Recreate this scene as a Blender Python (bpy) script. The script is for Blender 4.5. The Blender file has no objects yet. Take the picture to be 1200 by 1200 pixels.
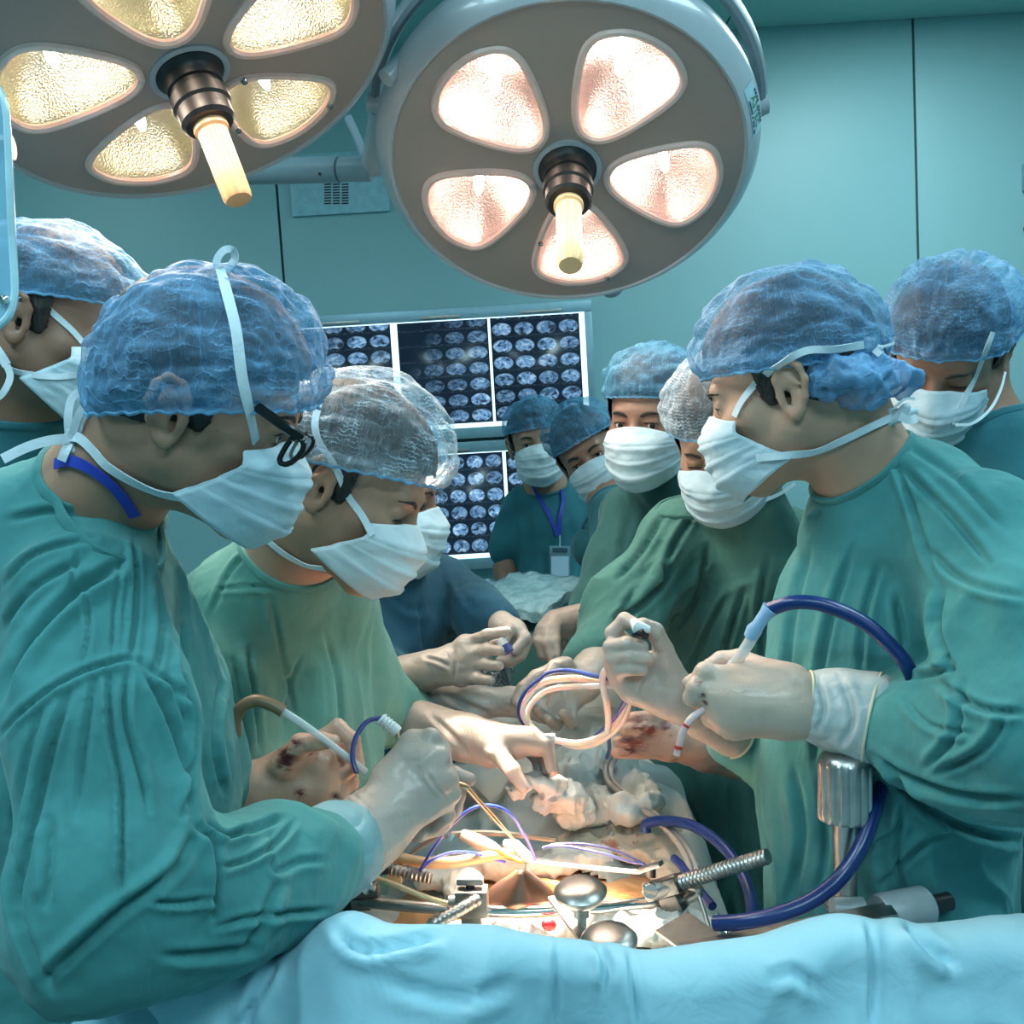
import bpy, bmesh, math, random
import numpy as np
from mathutils import Vector, Matrix
from mathutils.bvhtree import BVHTree

random.seed(7)
SC = bpy.context.scene
COL = SC.collection
PI = math.pi

# ---------------------------------------------------------------- camera
F_PX = 1200.0
PITCH, ROLL = math.radians(5.2), math.radians(3.4)
CAM = np.array([0.0, 0.0, 1.65])
cf = np.array([0.0, math.cos(PITCH), -math.sin(PITCH)])
u0 = np.array([0.0, math.sin(PITCH), math.cos(PITCH)])
r0 = np.array([1.0, 0.0, 0.0])
cr = math.cos(ROLL) * r0 - math.sin(ROLL) * u0
cu = math.sin(ROLL) * r0 + math.cos(ROLL) * u0
cam_d = bpy.data.cameras.new('camera')
cam_d.sensor_width = 36.0
cam_d.lens = 36.0
cam_d.clip_start = 0.02
cam = bpy.data.objects.new('camera', cam_d)
COL.objects.link(cam)
M = Matrix(((cr[0], cu[0], -cf[0], CAM[0]), (cr[1], cu[1], -cf[1], CAM[1]), (cr[2], cu[2], -cf[2], CAM[2]), (0, 0, 0, 1)))
cam.matrix_world = M
SC.camera = cam

# ---------------------------------------------------------------- view, world, room lights
SC.view_settings.view_transform = 'Standard'
SC.view_settings.look = 'None'
SC.view_settings.exposure = 0.0
SC.view_settings.gamma = 1.0
SC.view_settings.use_curve_mapping = False
SC.cycles.use_denoising = True
SC.cycles.max_bounces = 6
SC.cycles.transparent_max_bounces = 16
SC.cycles.sample_clamp_indirect = 12.0
world = bpy.data.worlds.new('room_air')
SC.world = world
world.use_nodes = True
world.node_tree.nodes['Background'].inputs[0].default_value = (0.30, 0.62, 0.70, 1)
world.node_tree.nodes['Background'].inputs[1].default_value = 0.35


def area_light(name, loc, size, power, color, target=None, sy=None):
    l = bpy.data.lights.new(name, 'AREA')
    l.energy = power
    l.color = color
    l.size = size
    if sy:
        l.shape = 'RECTANGLE'
        l.size_y = sy
    o = bpy.data.objects.new(name, l)
    o.location = loc
    if target is not None:
        o.rotation_euler = (Vector(target) - Vector(loc)).to_track_quat('-Z', 'Y').to_euler()
    COL.objects.link(o)
    return o


CEIL_Z = 3.17
WALL_Y = 4.3
# fluorescent ceiling panels: two out of view above and behind the photographer, two over the side aisles
area_light('ceiling_panel_light', (-1.1, 0.4, CEIL_Z - 0.03), 0.6, 36, (0.60, 0.90, 1.0), (-1.1, 0.4, 0), 1.2)
area_light('ceiling_panel_light', (1.5, 1.0, CEIL_Z - 0.03), 0.6, 34, (0.60, 0.90, 1.0), (1.5, 1.0, 0), 1.2)
area_light('ceiling_panel_light', (0.3, -0.9, CEIL_Z - 0.03), 1.2, 40, (0.60, 0.90, 1.0), (0.3, -0.9, 0), 0.6)
area_light('ceiling_panel_light', (1.6, 3.0, CEIL_Z - 0.03), 0.6, 34, (0.66, 0.95, 1.0), (1.6, 3.0, 0), 1.2)
area_light('ceiling_panel_light', (-1.9, 2.7, CEIL_Z - 0.03), 0.6, 13, (0.62, 0.95, 1.0), (-1.9, 2.7, 0), 1.2)


# ---------------------------------------------------------------- geometry helpers
def W(px, py, d):
    """world point on the ray of pixel (px, py) at depth d metres along the lens axis"""
    return CAM + d * (cf + (px - 600.0) / F_PX * cr + (600.0 - py) / F_PX * cu)


def PZ(px, py, z):
    v = cf + (px - 600.0) / F_PX * cr + (600.0 - py) / F_PX * cu
    return CAM + v * ((z - CAM[2]) / v[2])


def PY(px, py, y):
    v = cf + (px - 600.0) / F_PX * cr + (600.0 - py) / F_PX * cu
    return CAM + v * ((y - CAM[1]) / v[1])


def proj(P):
    q = np.asarray(P, float) - CAM
    d = q @ cf
    return 600 + F_PX * (q @ cr) / d, 600 - F_PX * (q @ cu) / d, d


def unit(v):
    v = np.asarray(v, float)
    return v / (np.linalg.norm(v) + 1e-12)


def camdir(x, y, z):
    """direction given as right / up / towards the viewer"""
    return unit(x * cr + y * cu - z * cf)


_perm = np.random.RandomState(3).permutation(256)
_val = np.random.RandomState(4).rand(256) * 2 - 1


def noise3(P, seed=0):
    P = np.asarray(P, float) + seed * 17.31
    i = np.floor(P).astype(np.int64)
    f = P - i
    f = f * f * f * (f * (f * 6 - 15) + 10)
    r = 0
    for a in (0, 1):
        wa = f[:, 0] if a else 1 - f[:, 0]
        pa = _perm[(i[:, 0] + a) & 255]
        for b in (0, 1):
            wb = wa * (f[:, 1] if b else 1 - f[:, 1])
            pb = _perm[(pa + i[:, 1] + b) & 255]
            for c in (0, 1):
                wc = wb * (f[:, 2] if c else 1 - f[:, 2])
                r = r + wc * _val[_perm[(pb + i[:, 2] + c) & 255]]
    return r


def fbm(P, n=3, seed=0):
    r, a, s = 0, 1.0, 0
    P = np.asarray(P, float)
    for k in range(n):
        r = r + a * noise3(P, seed + k)
        s += a
        a *= 0.5
        P = P * 2.03
    return r / s


def mesh_obj(name, V, Fc, mat=None, parent=None, smooth=True, mats=None, midx=None, uv=None):
    """V (n,3); Fc list of faces or an (m,3)/(m,4) array"""
    me = bpy.data.meshes.new(name)
    V = np.asarray(V, np.float32)
    if isinstance(Fc, np.ndarray):
        m, k = Fc.shape
        me.vertices.add(len(V))
        me.vertices.foreach_set('co', V.ravel())
        me.loops.add(m * k)
        me.loops.foreach_set('vertex_index', Fc.astype(np.int32).ravel())
        me.polygons.add(m)
        me.polygons.foreach_set('loop_start', np.arange(0, m * k, k, dtype=np.int32))
        me.polygons.foreach_set('loop_total', np.full(m, k, np.int32))
        me.update(calc_edges=True)
    else:
        me.from_pydata(V.tolist(), [], [list(map(int, f)) for f in Fc])
    if smooth:
        me.polygons.foreach_set('use_smooth', np.ones(len(me.polygons), bool))
    for mm in (mats or ([mat] if mat else [])):
        me.materials.append(mm)
    if midx is not None:
        me.polygons.foreach_set('material_index', np.asarray(midx, np.int32))
    if uv is not None:
        lay = me.uv_layers.new(name='UVMap')
        li = np.zeros(len(me.loops), np.int32)
        me.loops.foreach_get('vertex_index', li)
        lay.data.foreach_set('uv', np.asarray(uv, np.float32)[li].ravel())
    me.validate()
    o = bpy.data.objects.new(name, me)
    COL.objects.link(o)
    if parent is not None:
        attach(o, parent)
    return o


def attach(o, parent):
    """child keeps its world place; all objects here have unrotated, unscaled parents"""
    o.parent = parent
    t = Vector((0, 0, 0))
    p = parent
    while p is not None:
        t += p.location
        p = p.parent
    o.location = o.location - t
    return o


def empty(name, loc):
    o = bpy.data.objects.new(name, None)
    o.empty_display_size = 0.1
    o.location = Vector([float(x) for x in loc])
    COL.objects.link(o)
    return o


def tag(o, label=None, cat=None, group=None, kind=None):
    if label: o['label'] = label
    if cat: o['category'] = cat
    if group: o['group'] = group
    if kind: o['kind'] = kind
    return o


class MB:
    """collects primitives into one mesh"""
    def __init__(s):
        s.V, s.F, s.n = [], [], 0

    def add(s, V, Fc):
        V = np.asarray(V, float)
        s.V.append(V)
        s.F += [[int(i) + s.n for i in f] for f in Fc]
        s.n += len(V)
        return s

    def box(s, c, sx, sy, sz, R=None, bev=0.0):
        """box, optionally chamfered by bev, R 3x3 with columns = axes"""
        hx, hy, hz = sx / 2, sy / 2, sz / 2
        bm = bmesh.new()
        bmesh.ops.create_cube(bm, size=1)
        for v in bm.verts:
            v.co = Vector((v.co.x * sx, v.co.y * sy, v.co.z * sz))
        if bev > 0:
            bmesh.ops.bevel(bm, geom=bm.edges[:], offset=bev, segments=2, affect='EDGES', profile=0.7)
        bm.verts.index_update()
        V = np.array([v.co[:] for v in bm.verts])
        Fc = [[v.index for v in f.verts] for f in bm.faces]
        bm.free()
        R = np.eye(3) if R is None else np.asarray(R)
        return s.add(V @ R.T + np.asarray(c, float), Fc)

    def tube(s, pts, r, n=12, cap=True, flat=None, up=None):
        """tube along points; r scalar or list; flat=(w,h) elliptic scale"""
        pts = np.asarray(pts, float)
        m = len(pts)
        r = np.broadcast_to(np.asarray(r, float), (m,))
        T = np.gradient(pts, axis=0)
        T /= np.linalg.norm(T, axis=1)[:, None] + 1e-12
        ref = unit(up) if up is not None else (np.array([0, 0, 1.0]) if abs(T[0][2]) < 0.9 else np.array([1.0, 0, 0]))
        N = unit(ref - T[0] * (ref @ T[0]))
        V = []
        fw, fh = flat if flat else (1, 1)
        for i in range(m):
            N = unit(N - T[i] * (N @ T[i]))
            B = np.cross(T[i], N)
            for k in range(n):
                a = 2 * PI * k / n
                V.append(pts[i] + r[i] * (math.cos(a) * N * fh + math.sin(a) * B * fw))
        Fc = []
        for i in range(m - 1):
            for k in range(n):
                k2 = (k + 1) % n
                Fc.append([i * n + k, i * n + k2, (i + 1) * n + k2, (i + 1) * n + k])
        if cap:
            Fc.append([k for k in range(n)][::-1])
            Fc.append([(m - 1) * n + k for k in range(n)])
        return s.add(V, Fc)

    def lathe(s, prof, o, ax, n=32, flute=None, open0=False):
        """prof list of (r, h) along axis ax from origin o; flute=(count, depth, i0, i1) scallops rows i0..i1"""
        o = np.asarray(o, float)
        ax = unit(ax)
        a0 = unit(np.cross(ax, [0.3, 0.9, 0.1]))
        b0 = np.cross(ax, a0)
        V, Fc = [], []
        for i, (r, h) in enumerate(prof):
            for k in range(n):
                a = 2 * PI * k / n
                rr = r
                if flute and flute[2] <= i <= flute[3]:
                    rr = r - flute[1] * (0.5 + 0.5 * math.cos(flute[0] * a)) ** 3
                V.append(o + ax * h + rr * (math.cos(a) * a0 + math.sin(a) * b0))
        for i in range(len(prof) - 1):
            for k in range(n):
                k2 = (k + 1) % n
                Fc.append([i * n + k, i * n + k2, (i + 1) * n + k2, (i + 1) * n + k])
        if prof[0][0] > 1e-5 and not open0: Fc.append(list(range(n))[::-1])
        if prof[-1][0] > 1e-5: Fc.append([(len(prof) - 1) * n + k for k in range(n)])
        return s.add(V, Fc)

    def build(s, name, mat, parent=None, smooth=True, angle=35):
        o = mesh_obj(name, np.concatenate(s.V), s.F, mat, parent, smooth)
        bm = bmesh.new()
        bm.from_mesh(o.data)
        bmesh.ops.recalc_face_normals(bm, faces=bm.faces[:])
        if smooth:
            lim = math.radians(angle)
            for e in bm.edges:
                if len(e.link_faces) == 2 and e.calc_face_angle(0) > lim:
                    e.smooth = False
        bm.to_mesh(o.data)
        bm.free()
        return o


def spline(pts, n=8, closed=False):
    """Catmull-Rom through points"""
    P = np.asarray(pts, float)
    m = len(P)
    out = []
    rng = range(m if closed else m - 1)
    for i in rng:
        p1, p2 = P[i], P[(i + 1) % m]
        p0 = P[i - 1] if (i > 0 or closed) else 2 * p1 - p2
        p3 = P[(i + 2) % m] if (i + 2 < m or closed) else 2 * p2 - p1
        for k in range(n):
            t = k / n
            out.append(0.5 * (2 * p1 + (p2 - p0) * t + (2 * p0 - 5 * p1 + 4 * p2 - p3) * t * t + (3 * p1 - p0 - 3 * p2 + p3) * t ** 3))
    if not closed: out.append(P[-1])
    return np.array(out)


# ---------------------------------------------------------------- smooth-union volume modelling
class Vol:
    def __init__(s, h):
        s.h = h
        s.ops = []

    def cap(s, a, b, ra, rb, k=0.02, sq=None, sub=False):
        """tapered capsule; sq = (direction, factor>1 flattens along it)"""
        a, b = np.asarray(a, float), np.asarray(b, float)
        R = max(ra, rb)
        lo, hi = np.minimum(a, b) - R, np.maximum(a, b) + R

        def fn(X, Y, Z):
            ba = b - a
            L2 = ba @ ba + 1e-12
            px, py, pz = X - a[0], Y - a[1], Z - a[2]
            t = np.clip((px * ba[0] + py * ba[1] + pz * ba[2]) / L2, 0, 1)
            qx, qy, qz = px - t * ba[0], py - t * ba[1], pz - t * ba[2]
            if sq is not None:
                dd = unit(sq[0])
                s_ = (sq[1] - 1) * (qx * dd[0] + qy * dd[1] + qz * dd[2])
                qx, qy, qz = qx + s_ * dd[0], qy + s_ * dd[1], qz + s_ * dd[2]
            return np.sqrt(qx * qx + qy * qy + qz * qz) - (ra + (rb - ra) * t)
        s.ops.append((fn, lo, hi, k, sub))
        return s

    def chain(s, pts, k=0.02, sq=None, k0=None):
        """pts: list of (point, radius)"""
        for i in range(len(pts) - 1):
            s.cap(pts[i][0], pts[i + 1][0], pts[i][1], pts[i + 1][1], k, sq)
        return s

    def ell(s, c, r, R=None, k=0.02, sub=False):
        c, r = np.asarray(c, float), np.asarray(r, float)
        R = np.eye(3) if R is None else np.asarray(R)
        m = r.max()
        if R is not None:
            ext = np.abs(R) @ r
        lo, hi = c - ext, c + ext

        def fn(X, Y, Z):
            x, y, z = X - c[0], Y - c[1], Z - c[2]
            a = (x * R[0, 0] + y * R[1, 0] + z * R[2, 0])
            b = (x * R[0, 1] + y * R[1, 1] + z * R[2, 1])
            d = (x * R[0, 2] + y * R[1, 2] + z * R[2, 2])
            k0_ = np.sqrt((a / r[0]) ** 2 + (b / r[1]) ** 2 + (d / r[2]) ** 2)
            k1_ = np.sqrt((a / r[0] ** 2) ** 2 + (b / r[1] ** 2) ** 2 + (d / r[2] ** 2) ** 2)
            return k0_ * (k0_ - 1) / (k1_ + 1e-9)
        s.ops.append((fn, lo, hi, k, sub))
        return s

    def mesh(s, smooth=1, clip=None):
        h = s.h
        los = np.min([o[1] for o in s.ops if not o[4]], axis=0) - 3 * h
        his = np.max([o[2] for o in s.ops if not o[4]], axis=0) + 3 * h
        if clip is not None:
            los, his = np.maximum(los, clip[0]), np.minimum(his, clip[1])
        n = np.ceil((his - los) / h).astype(int) + 1
        D = np.full(n, 0.08, np.float32)
        ax = [los[i] + h * np.arange(n[i]) for i in range(3)]
        for fn, lo, hi, k, sub in s.ops:
            m = k + 2.5 * h
            i0 = np.clip(np.floor((lo - m - los) / h).astype(int), 0, n)
            i1 = np.clip(np.ceil((hi + m - los) / h).astype(int) + 1, 0, n)
            if (i1 <= i0).any(): continue
            sl = tuple(slice(i0[j], i1[j]) for j in range(3))
            X = ax[0][sl[0]].astype(np.float32)[:, None, None]
            Y = ax[1][sl[1]].astype(np.float32)[None, :, None]
            Z = ax[2][sl[2]].astype(np.float32)[None, None, :]
            d = fn(X, Y, Z).astype(np.float32)
            A = D[sl]
            if sub:
                hh = np.maximum(k - np.abs(A + d), 0) / max(k, 1e-6)
                D[sl] = np.maximum(A, -d) + hh * hh * k * 0.25
            else:
                hh = np.maximum(k - np.abs(A - d), 0) / max(k, 1e-6)
                D[sl] = np.minimum(A, d) - hh * hh * k * 0.25
        D[0], D[-1], D[:, 0], D[:, -1], D[:, :, 0], D[:, :, -1] = (0.05,) * 6
        return surface_nets(D, los, h, smooth)


def surface_nets(D, lo, h, smooth=1):
    S = D < 0
    nx, ny, nz = D.shape
    c = np.zeros((nx - 1, ny - 1, nz - 1), np.uint8)
    for a in (0, 1):
        for b in (0, 1):
            for d in (0, 1):
                c += S[a:nx - 1 + a, b:ny - 1 + b, d:nz - 1 + d]
    act = (c > 0) & (c < 8)
    idx = np.full(act.shape, -1, np.int64)
    I = np.argwhere(act)
    idx[act] = np.arange(len(I))
    corners = np.array([[a, b, d] for a in (0, 1) for b in (0, 1) for d in (0, 1)])
    vals = np.stack([D[I[:, 0] + q[0], I[:, 1] + q[1], I[:, 2] + q[2]] for q in corners], 1)
    acc = np.zeros((len(I), 3))
    cnt = np.zeros(len(I))
    for i in range(8):
        for j in range(i + 1, 8):
            if np.abs(corners[i] - corners[j]).sum() != 1: continue
            vi, vj = vals[:, i], vals[:, j]
            m = (vi < 0) != (vj < 0)
            t = np.where(m, vi / np.where(m, vi - vj, 1), 0)
            p = corners[i] + t[:, None] * (corners[j] - corners[i])
            acc += p * m[:, None]
            cnt += m
    V = lo + h * (I + acc / cnt[:, None])
    quads = []
    for axn in range(3):
        sa = [slice(None)] * 3
        sb = [slice(None)] * 3
        sa[axn], sb[axn] = slice(0, -1), slice(1, None)
        A, B = S[tuple(sa)], S[tuple(sb)]
        E = np.argwhere(A != B)
        o1, o2 = [(1, 2), (2, 0), (0, 1)][axn]
        ok = (E[:, o1] > 0) & (E[:, o2] > 0) & (E[:, o1] < D.shape[o1] - 1) & (E[:, o2] < D.shape[o2] - 1)
        E = E[ok]
        e1, e2 = np.zeros(3, int), np.zeros(3, int)
        e1[o1], e2[o2] = 1, 1
        g = lambda q: idx[q[:, 0], q[:, 1], q[:, 2]]
        q = np.stack([g(E - e1 - e2), g(E - e2), g(E), g(E - e1)], 1)
        flip = ~A[E[:, 0], E[:, 1], E[:, 2]]
        q[flip] = q[flip][:, ::-1]
        quads.append(q)
    Q = np.concatenate(quads)
    Q = Q[(Q >= 0).all(1)]
    for _ in range(smooth):
        V = laplace(V, Q, 0.5)
    return V, Q


def laplace(V, Q, a=0.5):
    n = len(V)
    A = np.zeros((n, 3))
    c = np.zeros(n)
    for i in range(4):
        u, v = Q[:, i], Q[:, (i + 1) % 4]
        for k in range(3):
            A[:, k] += np.bincount(u, V[v, k], n)
        c += np.bincount(u, minlength=n)
    return V * (1 - a) + a * A / np.maximum(c, 1)[:, None]


def subdivide(V, Q):
    """splits every quad in four, keeping the surface smooth"""
    n = len(V)
    E = np.concatenate([Q[:, [i, (i + 1) % 4]] for i in range(4)])
    Es = np.sort(E, 1)
    key = Es[:, 0] * n + Es[:, 1]
    uk, inv = np.unique(key, return_inverse=True)
    em = (V[uk // n] + V[uk % n]) / 2
    fm = V[Q].mean(1)
    m = len(Q)
    e = [n + inv[i * m:(i + 1) * m] for i in range(4)]
    f = n + len(uk) + np.arange(m)
    Q2 = np.concatenate([np.stack([Q[:, i], e[i], f, e[i - 1]], 1) for i in range(4)])
    V2 = np.concatenate([V, em, fm])
    return laplace(V2, Q2, 0.5), Q2


def normals(V, Q):
    Nf = np.cross(V[Q[:, 2]] - V[Q[:, 0]], V[Q[:, 3]] - V[Q[:, 1]])
    n = len(V)
    N = np.zeros((n, 3))
    for i in range(4):
        for k in range(3):
            N[:, k] += np.bincount(Q[:, i], Nf[:, k], n)
    return N / (np.linalg.norm(N, axis=1)[:, None] + 1e-12)


def bvh_of(*meshes):
    Vs, Fs, n = [], [], 0
    for V, Q in meshes:
        Vs.append(np.asarray(V)); Fs += (np.asarray(Q) + n).tolist(); n += len(V)
    return BVHTree.FromPolygons(np.concatenate(Vs).tolist(), Fs)


def hit(px, py, bvh, off=0.002, default=1.3):
    """first surface point under a pixel, lifted by off along the surface normal"""
    v = unit(cf + (px - 600.0) / F_PX * cr + (600.0 - py) / F_PX * cu)
    loc, nor, _, _ = bvh.ray_cast(Vector(CAM), Vector(v))
    if loc is None:
        return W(px, py, default), -v
    nor = np.array(nor)
    if nor @ v > 0: nor = -nor
    return np.array(loc) + nor * off, nor


def ribbon(pts, nors, width, name, mat, parent, thick=0.0007, n=6, wave=0.0):
    """flat tape along points, facing nors"""
    P = spline(pts, n)
    Nn = spline(nors, n)
    T = np.gradient(P, axis=0)
    V = []
    w = np.broadcast_to(np.asarray(width, float), (len(P),)) if np.ndim(width) == 0 else np.interp(np.linspace(0, 1, len(P)), np.linspace(0, 1, len(width)), width)
    for i in range(len(P)):
        t, nn = unit(T[i]), unit(Nn[i])
        s_ = unit(np.cross(t, nn))
        nn = unit(np.cross(s_, t))
        for a, b in ((-1, -1), (-0.35, -0.2), (0.35, -0.2), (1, -1), (1, 1), (-1, 1)):
            q = P[i] + s_ * (a * w[i] / 2) + nn * (b * thick)
            V.append(q)
    Fc = []
    for i in range(len(P) - 1):
        for k in range(6):
            k2 = (k + 1) % 6
            Fc.append([i * 6 + k, i * 6 + k2, i * 6 + 6 + k2, i * 6 + 6 + k])
    Fc += [list(range(6))[::-1], [(len(P) - 1) * 6 + k for k in range(6)]]
    mb = MB().add(V, Fc)
    return mb.build(name, mat, parent, True, 50)


# ---------------------------------------------------------------- materials
class Mat:
    def __init__(s, name):
        s.m = bpy.data.materials.new(name)
        s.m.use_nodes = True
        s.nt = s.m.node_tree
        s.p = s.nt.nodes['Principled BSDF']
        s.out = s.nt.nodes['Material Output']
        s._co = None

    def n(s, t, **kw):
        nd = s.nt.nodes.new(t)
        for k, v in kw.items():
            if k.startswith('i_'):
                key = k[2:]
                key = int(key) if key.isdigit() else key.replace('_', ' ')
                nd.inputs[key].default_value = v
            else:
                setattr(nd, k, v)
        return nd

    def l(s, a, b):
        s.nt.links.new(a, b)

    def co(s, kind='Object'):
        if s._co is None: s._co = s.n('ShaderNodeTexCoord')
        return s._co.outputs[kind]

    def mapped(s, scale=(1, 1, 1), rot=(0, 0, 0), src=None):
        mp = s.n('ShaderNodeMapping')
        mp.inputs['Scale'].default_value = scale
        mp.inputs['Rotation'].default_value = rot
        s.l(src or s.co(), mp.inputs[0])
        return mp.outputs[0]

    def noise(s, scale, vec=None, detail=4, rough=0.55, dist=0.0):
        nd = s.n('ShaderNodeTexNoise')
        nd.inputs['Scale'].default_value = scale
        nd.inputs['Detail'].default_value = detail
        nd.inputs['Roughness'].default_value = rough
        nd.inputs['Distortion'].default_value = dist
        s.l(vec if vec is not None else s.co(), nd.inputs['Vector'])
        return nd.outputs['Fac']

    def ramp(s, fac, stops):
        nd = s.n('ShaderNodeValToRGB')
        el = nd.color_ramp.elements
        while len(el) < len(stops): el.new(0.5)
        for e, (p, c) in zip(el, stops):
            e.position = p
            e.color = (*c, 1) if len(c) == 3 else c
        s.l(fac, nd.inputs[0])
        return nd.outputs[0]

    def math(s, op, a, b=None, c=None, clamp=False):
        nd = s.n('ShaderNodeMath')
        nd.operation = op
        nd.use_clamp = clamp
        for i, x in enumerate((a, b, c)):
            if x is None: continue
            if isinstance(x, (int, float)): nd.inputs[i].default_value = x
            else: s.l(x, nd.inputs[i])
        return nd.outputs[0]

    def mixc(s, fac, a, b, mode='MIX'):
        nd = s.n('ShaderNodeMix')
        nd.data_type = 'RGBA'
        nd.blend_type = mode
        for i, x in ((0, fac), (6, a), (7, b)):
            if isinstance(x, (int, float)): nd.inputs[i].default_value = x
            elif isinstance(x, tuple): nd.inputs[i].default_value = (*x, 1) if len(x) == 3 else x
            else: s.l(x, nd.inputs[i])
        return nd.outputs[2]

    def bump(s, h, strength=0.3, dist=0.002, prev=None):
        nd = s.n('ShaderNodeBump')
        nd.inputs['Strength'].default_value = strength
        nd.inputs['Distance'].default_value = dist
        s.l(h, nd.inputs['Height'])
        if prev is not None: s.l(prev, nd.inputs['Normal'])
        return nd.outputs[0]

    def set(s, **kw):
        for k, v in kw.items():
            k = k.replace('_', ' ')
            inp = s.p.inputs[k]
            if isinstance(v, (int, float)): inp.default_value = v
            elif isinstance(v, tuple): inp.default_value = (*v, 1) if (len(v) == 3 and inp.type == 'RGBA') else v
            else: s.l(v, inp)
        return s


def simple(name, col, rough=0.5, metal=0.0, var=0.08, scale=30, bump=0.0, bscale=200, **kw):
    m = Mat(name)
    nz = m.noise(scale)
    dark = tuple(c * (1 - var * 2) for c in col)
    lite = tuple(min(1, c * (1 + var)) for c in col)
    m.set(Base_Color=m.ramp(nz, [(0.3, dark), (0.7, lite)]), Roughness=rough, Metallic=metal, **kw)
    if bump:
        m.set(Normal=m.bump(m.noise(bscale), bump, 0.001))
    return m.m


def cloth(name, col, weave=900, wr=1.0, rough=0.85, var=0.12, stain=None):
    """woven cloth: colour variation, weave and small creases in the relief"""
    m = Mat(name)
    c2 = tuple(c * (1 - 1.6 * var) for c in col)
    c3 = tuple(min(1, c * (1 + var)) for c in col)
    base = m.ramp(m.noise(9, detail=5), [(0.3, c2), (0.55, col), (0.75, c3)])
    if stain is not None:
        sc, th, scol = stain
        msk = m.ramp(m.noise(sc, detail=6, rough=0.7), [(th, (0, 0, 0)), (th + 0.03, (1, 1, 1))])
        base = m.mixc(msk, base, scol)
    wv = m.noise(weave, detail=2)
    v = m.mapped((1, 1, 0.4), (0.3, 0.2, 0.4))
    cr_ = m.noise(22, v, detail=3, rough=0.6, dist=0.35)
    ridg = m.math('ABSOLUTE', m.math('SUBTRACT', cr_, 0.5))
    b1 = m.bump(wv, 0.18, 0.0008)
    b2 = m.bump(ridg, 0.30 * wr, 0.010, b1)
    m.set(Base_Color=base, Roughness=rough, Normal=b2, Sheen_Weight=0.15, Sheen_Roughness=0.5)
    m.p.inputs['Sheen Tint'].default_value = (0.7, 1, 1, 1)
    m.p.inputs['Specular IOR Level'].default_value = 0.2
    return m.m
# ================================================================ materials used widely
WALLC = (0.29, 0.50, 0.525)
M_wall = simple('teal_wall_panel', WALLC, 0.42, var=0.02, scale=1.3, bump=0.04, bscale=60)
M_ceil = simple('ceiling_panel', (0.30, 0.55, 0.52), 0.5, var=0.02, scale=2)
M_floor = simple('vinyl_floor', (0.10, 0.22, 0.23), 0.35, var=0.1, scale=5)
M_groove = simple('joint_dark_grey', (0.05, 0.12, 0.12), 0.8)  # dark backing that shows in the panel joints
M_enamel = simple('lamp_enamel', (0.42, 0.47, 0.51), 0.28, var=0.02, scale=3, Coat_Weight=0.4)
M_face = simple('lamp_face', (0.38, 0.31, 0.28), 0.6, var=0.02, scale=4)
M_dark = simple('black_rubber', (0.012, 0.013, 0.014), 0.4)
M_steel = simple('brushed_steel', (0.46, 0.44, 0.42), 0.36, 1.0, var=0.08, scale=60)
M_steel2 = simple('satin_steel', (0.42, 0.41, 0.40), 0.36, 1.0, var=0.1, scale=80)
M_chrome = simple('polished_steel', (0.75, 0.74, 0.73), 0.12, 1.0, var=0.03)
M_frame = simple('aluminium_frame', (0.30, 0.47, 0.55), 0.35, 0.5, var=0.04)
M_ivory = simple('ivory_plastic', (0.72, 0.55, 0.34), 0.35, var=0.04, scale=20, Subsurface_Weight=0.2, Subsurface_Radius=(0.01, 0.006, 0.003))


def struct(o, kind='structure'):
    o['kind'] = kind
    return o


def wbox(name, lo, hi, mat, parent=None, bev=0.0):
    lo, hi = np.array(lo, float), np.array(hi, float)
    s_ = hi - lo
    return MB().box((lo + hi) / 2, s_[0], s_[1], s_[2], bev=bev).build(name, mat, parent, bev > 0)


XL, XR, YB = -2.9, 2.9, -2.2
struct(wbox('floor', (XL, YB, -0.05), (XR, WALL_Y, 0.0), M_floor))
ceiling = struct(wbox('ceiling', (XL, YB, CEIL_Z), (XR, WALL_Y, CEIL_Z + 0.1), M_groove))
wall_b = struct(wbox('wall_back', (XL - 0.1, WALL_Y, 0.0), (XR + 0.1, WALL_Y + 0.1, CEIL_Z), M_groove))
wall_l = struct(wbox('wall_left', (XL - 0.1, YB, 0.0), (XL, WALL_Y, CEIL_Z), M_wall))
wall_r = struct(wbox('wall_right', (XR, YB, 0.0), (XR + 0.1, WALL_Y, CEIL_Z), M_wall))
wall_f = struct(wbox('wall_front', (XL - 0.1, YB - 0.1, 0.0), (XR + 0.1, YB, CEIL_Z), M_wall))

seamL = PY(329, 270, WALL_Y)[0]
seamR = PY(1071, 170, WALL_Y)[0]
xs = [XL + 0.001, seamL, seamR, XR - 0.001]
for i in range(3):
    g = 0.005
    wbox('wall_panel', (xs[i] + g, WALL_Y - 0.018, 0.0), (xs[i + 1] - g, WALL_Y + 0.002, CEIL_Z - 0.001), M_wall, wall_b, 0.003)
cs = PY(846, 38, WALL_Y)[0]
ys = [YB, -0.1, 1.0, 2.1, 3.2, WALL_Y - 0.02]
cxs = [XL, cs - 2.0, cs, cs + 1.6, XR]
for i in range(4):
    for j in range(2):
        ya, yb = ((YB, 1.3), (1.3, WALL_Y - 0.02))[j]
        wbox('ceiling_panel', (cxs[i] + 0.004, ya + 0.004, CEIL_Z - 0.014), (cxs[i + 1] - 0.004, yb - 0.004, CEIL_Z + 0.001), M_ceil, ceiling)
struct(wbox('baseboard_back', (XL, WALL_Y - 0.035, 0.0), (XR, WALL_Y - 0.018, 0.1), M_frame))

# ---------------------------------------------------------------- film viewers on the back wall


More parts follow.
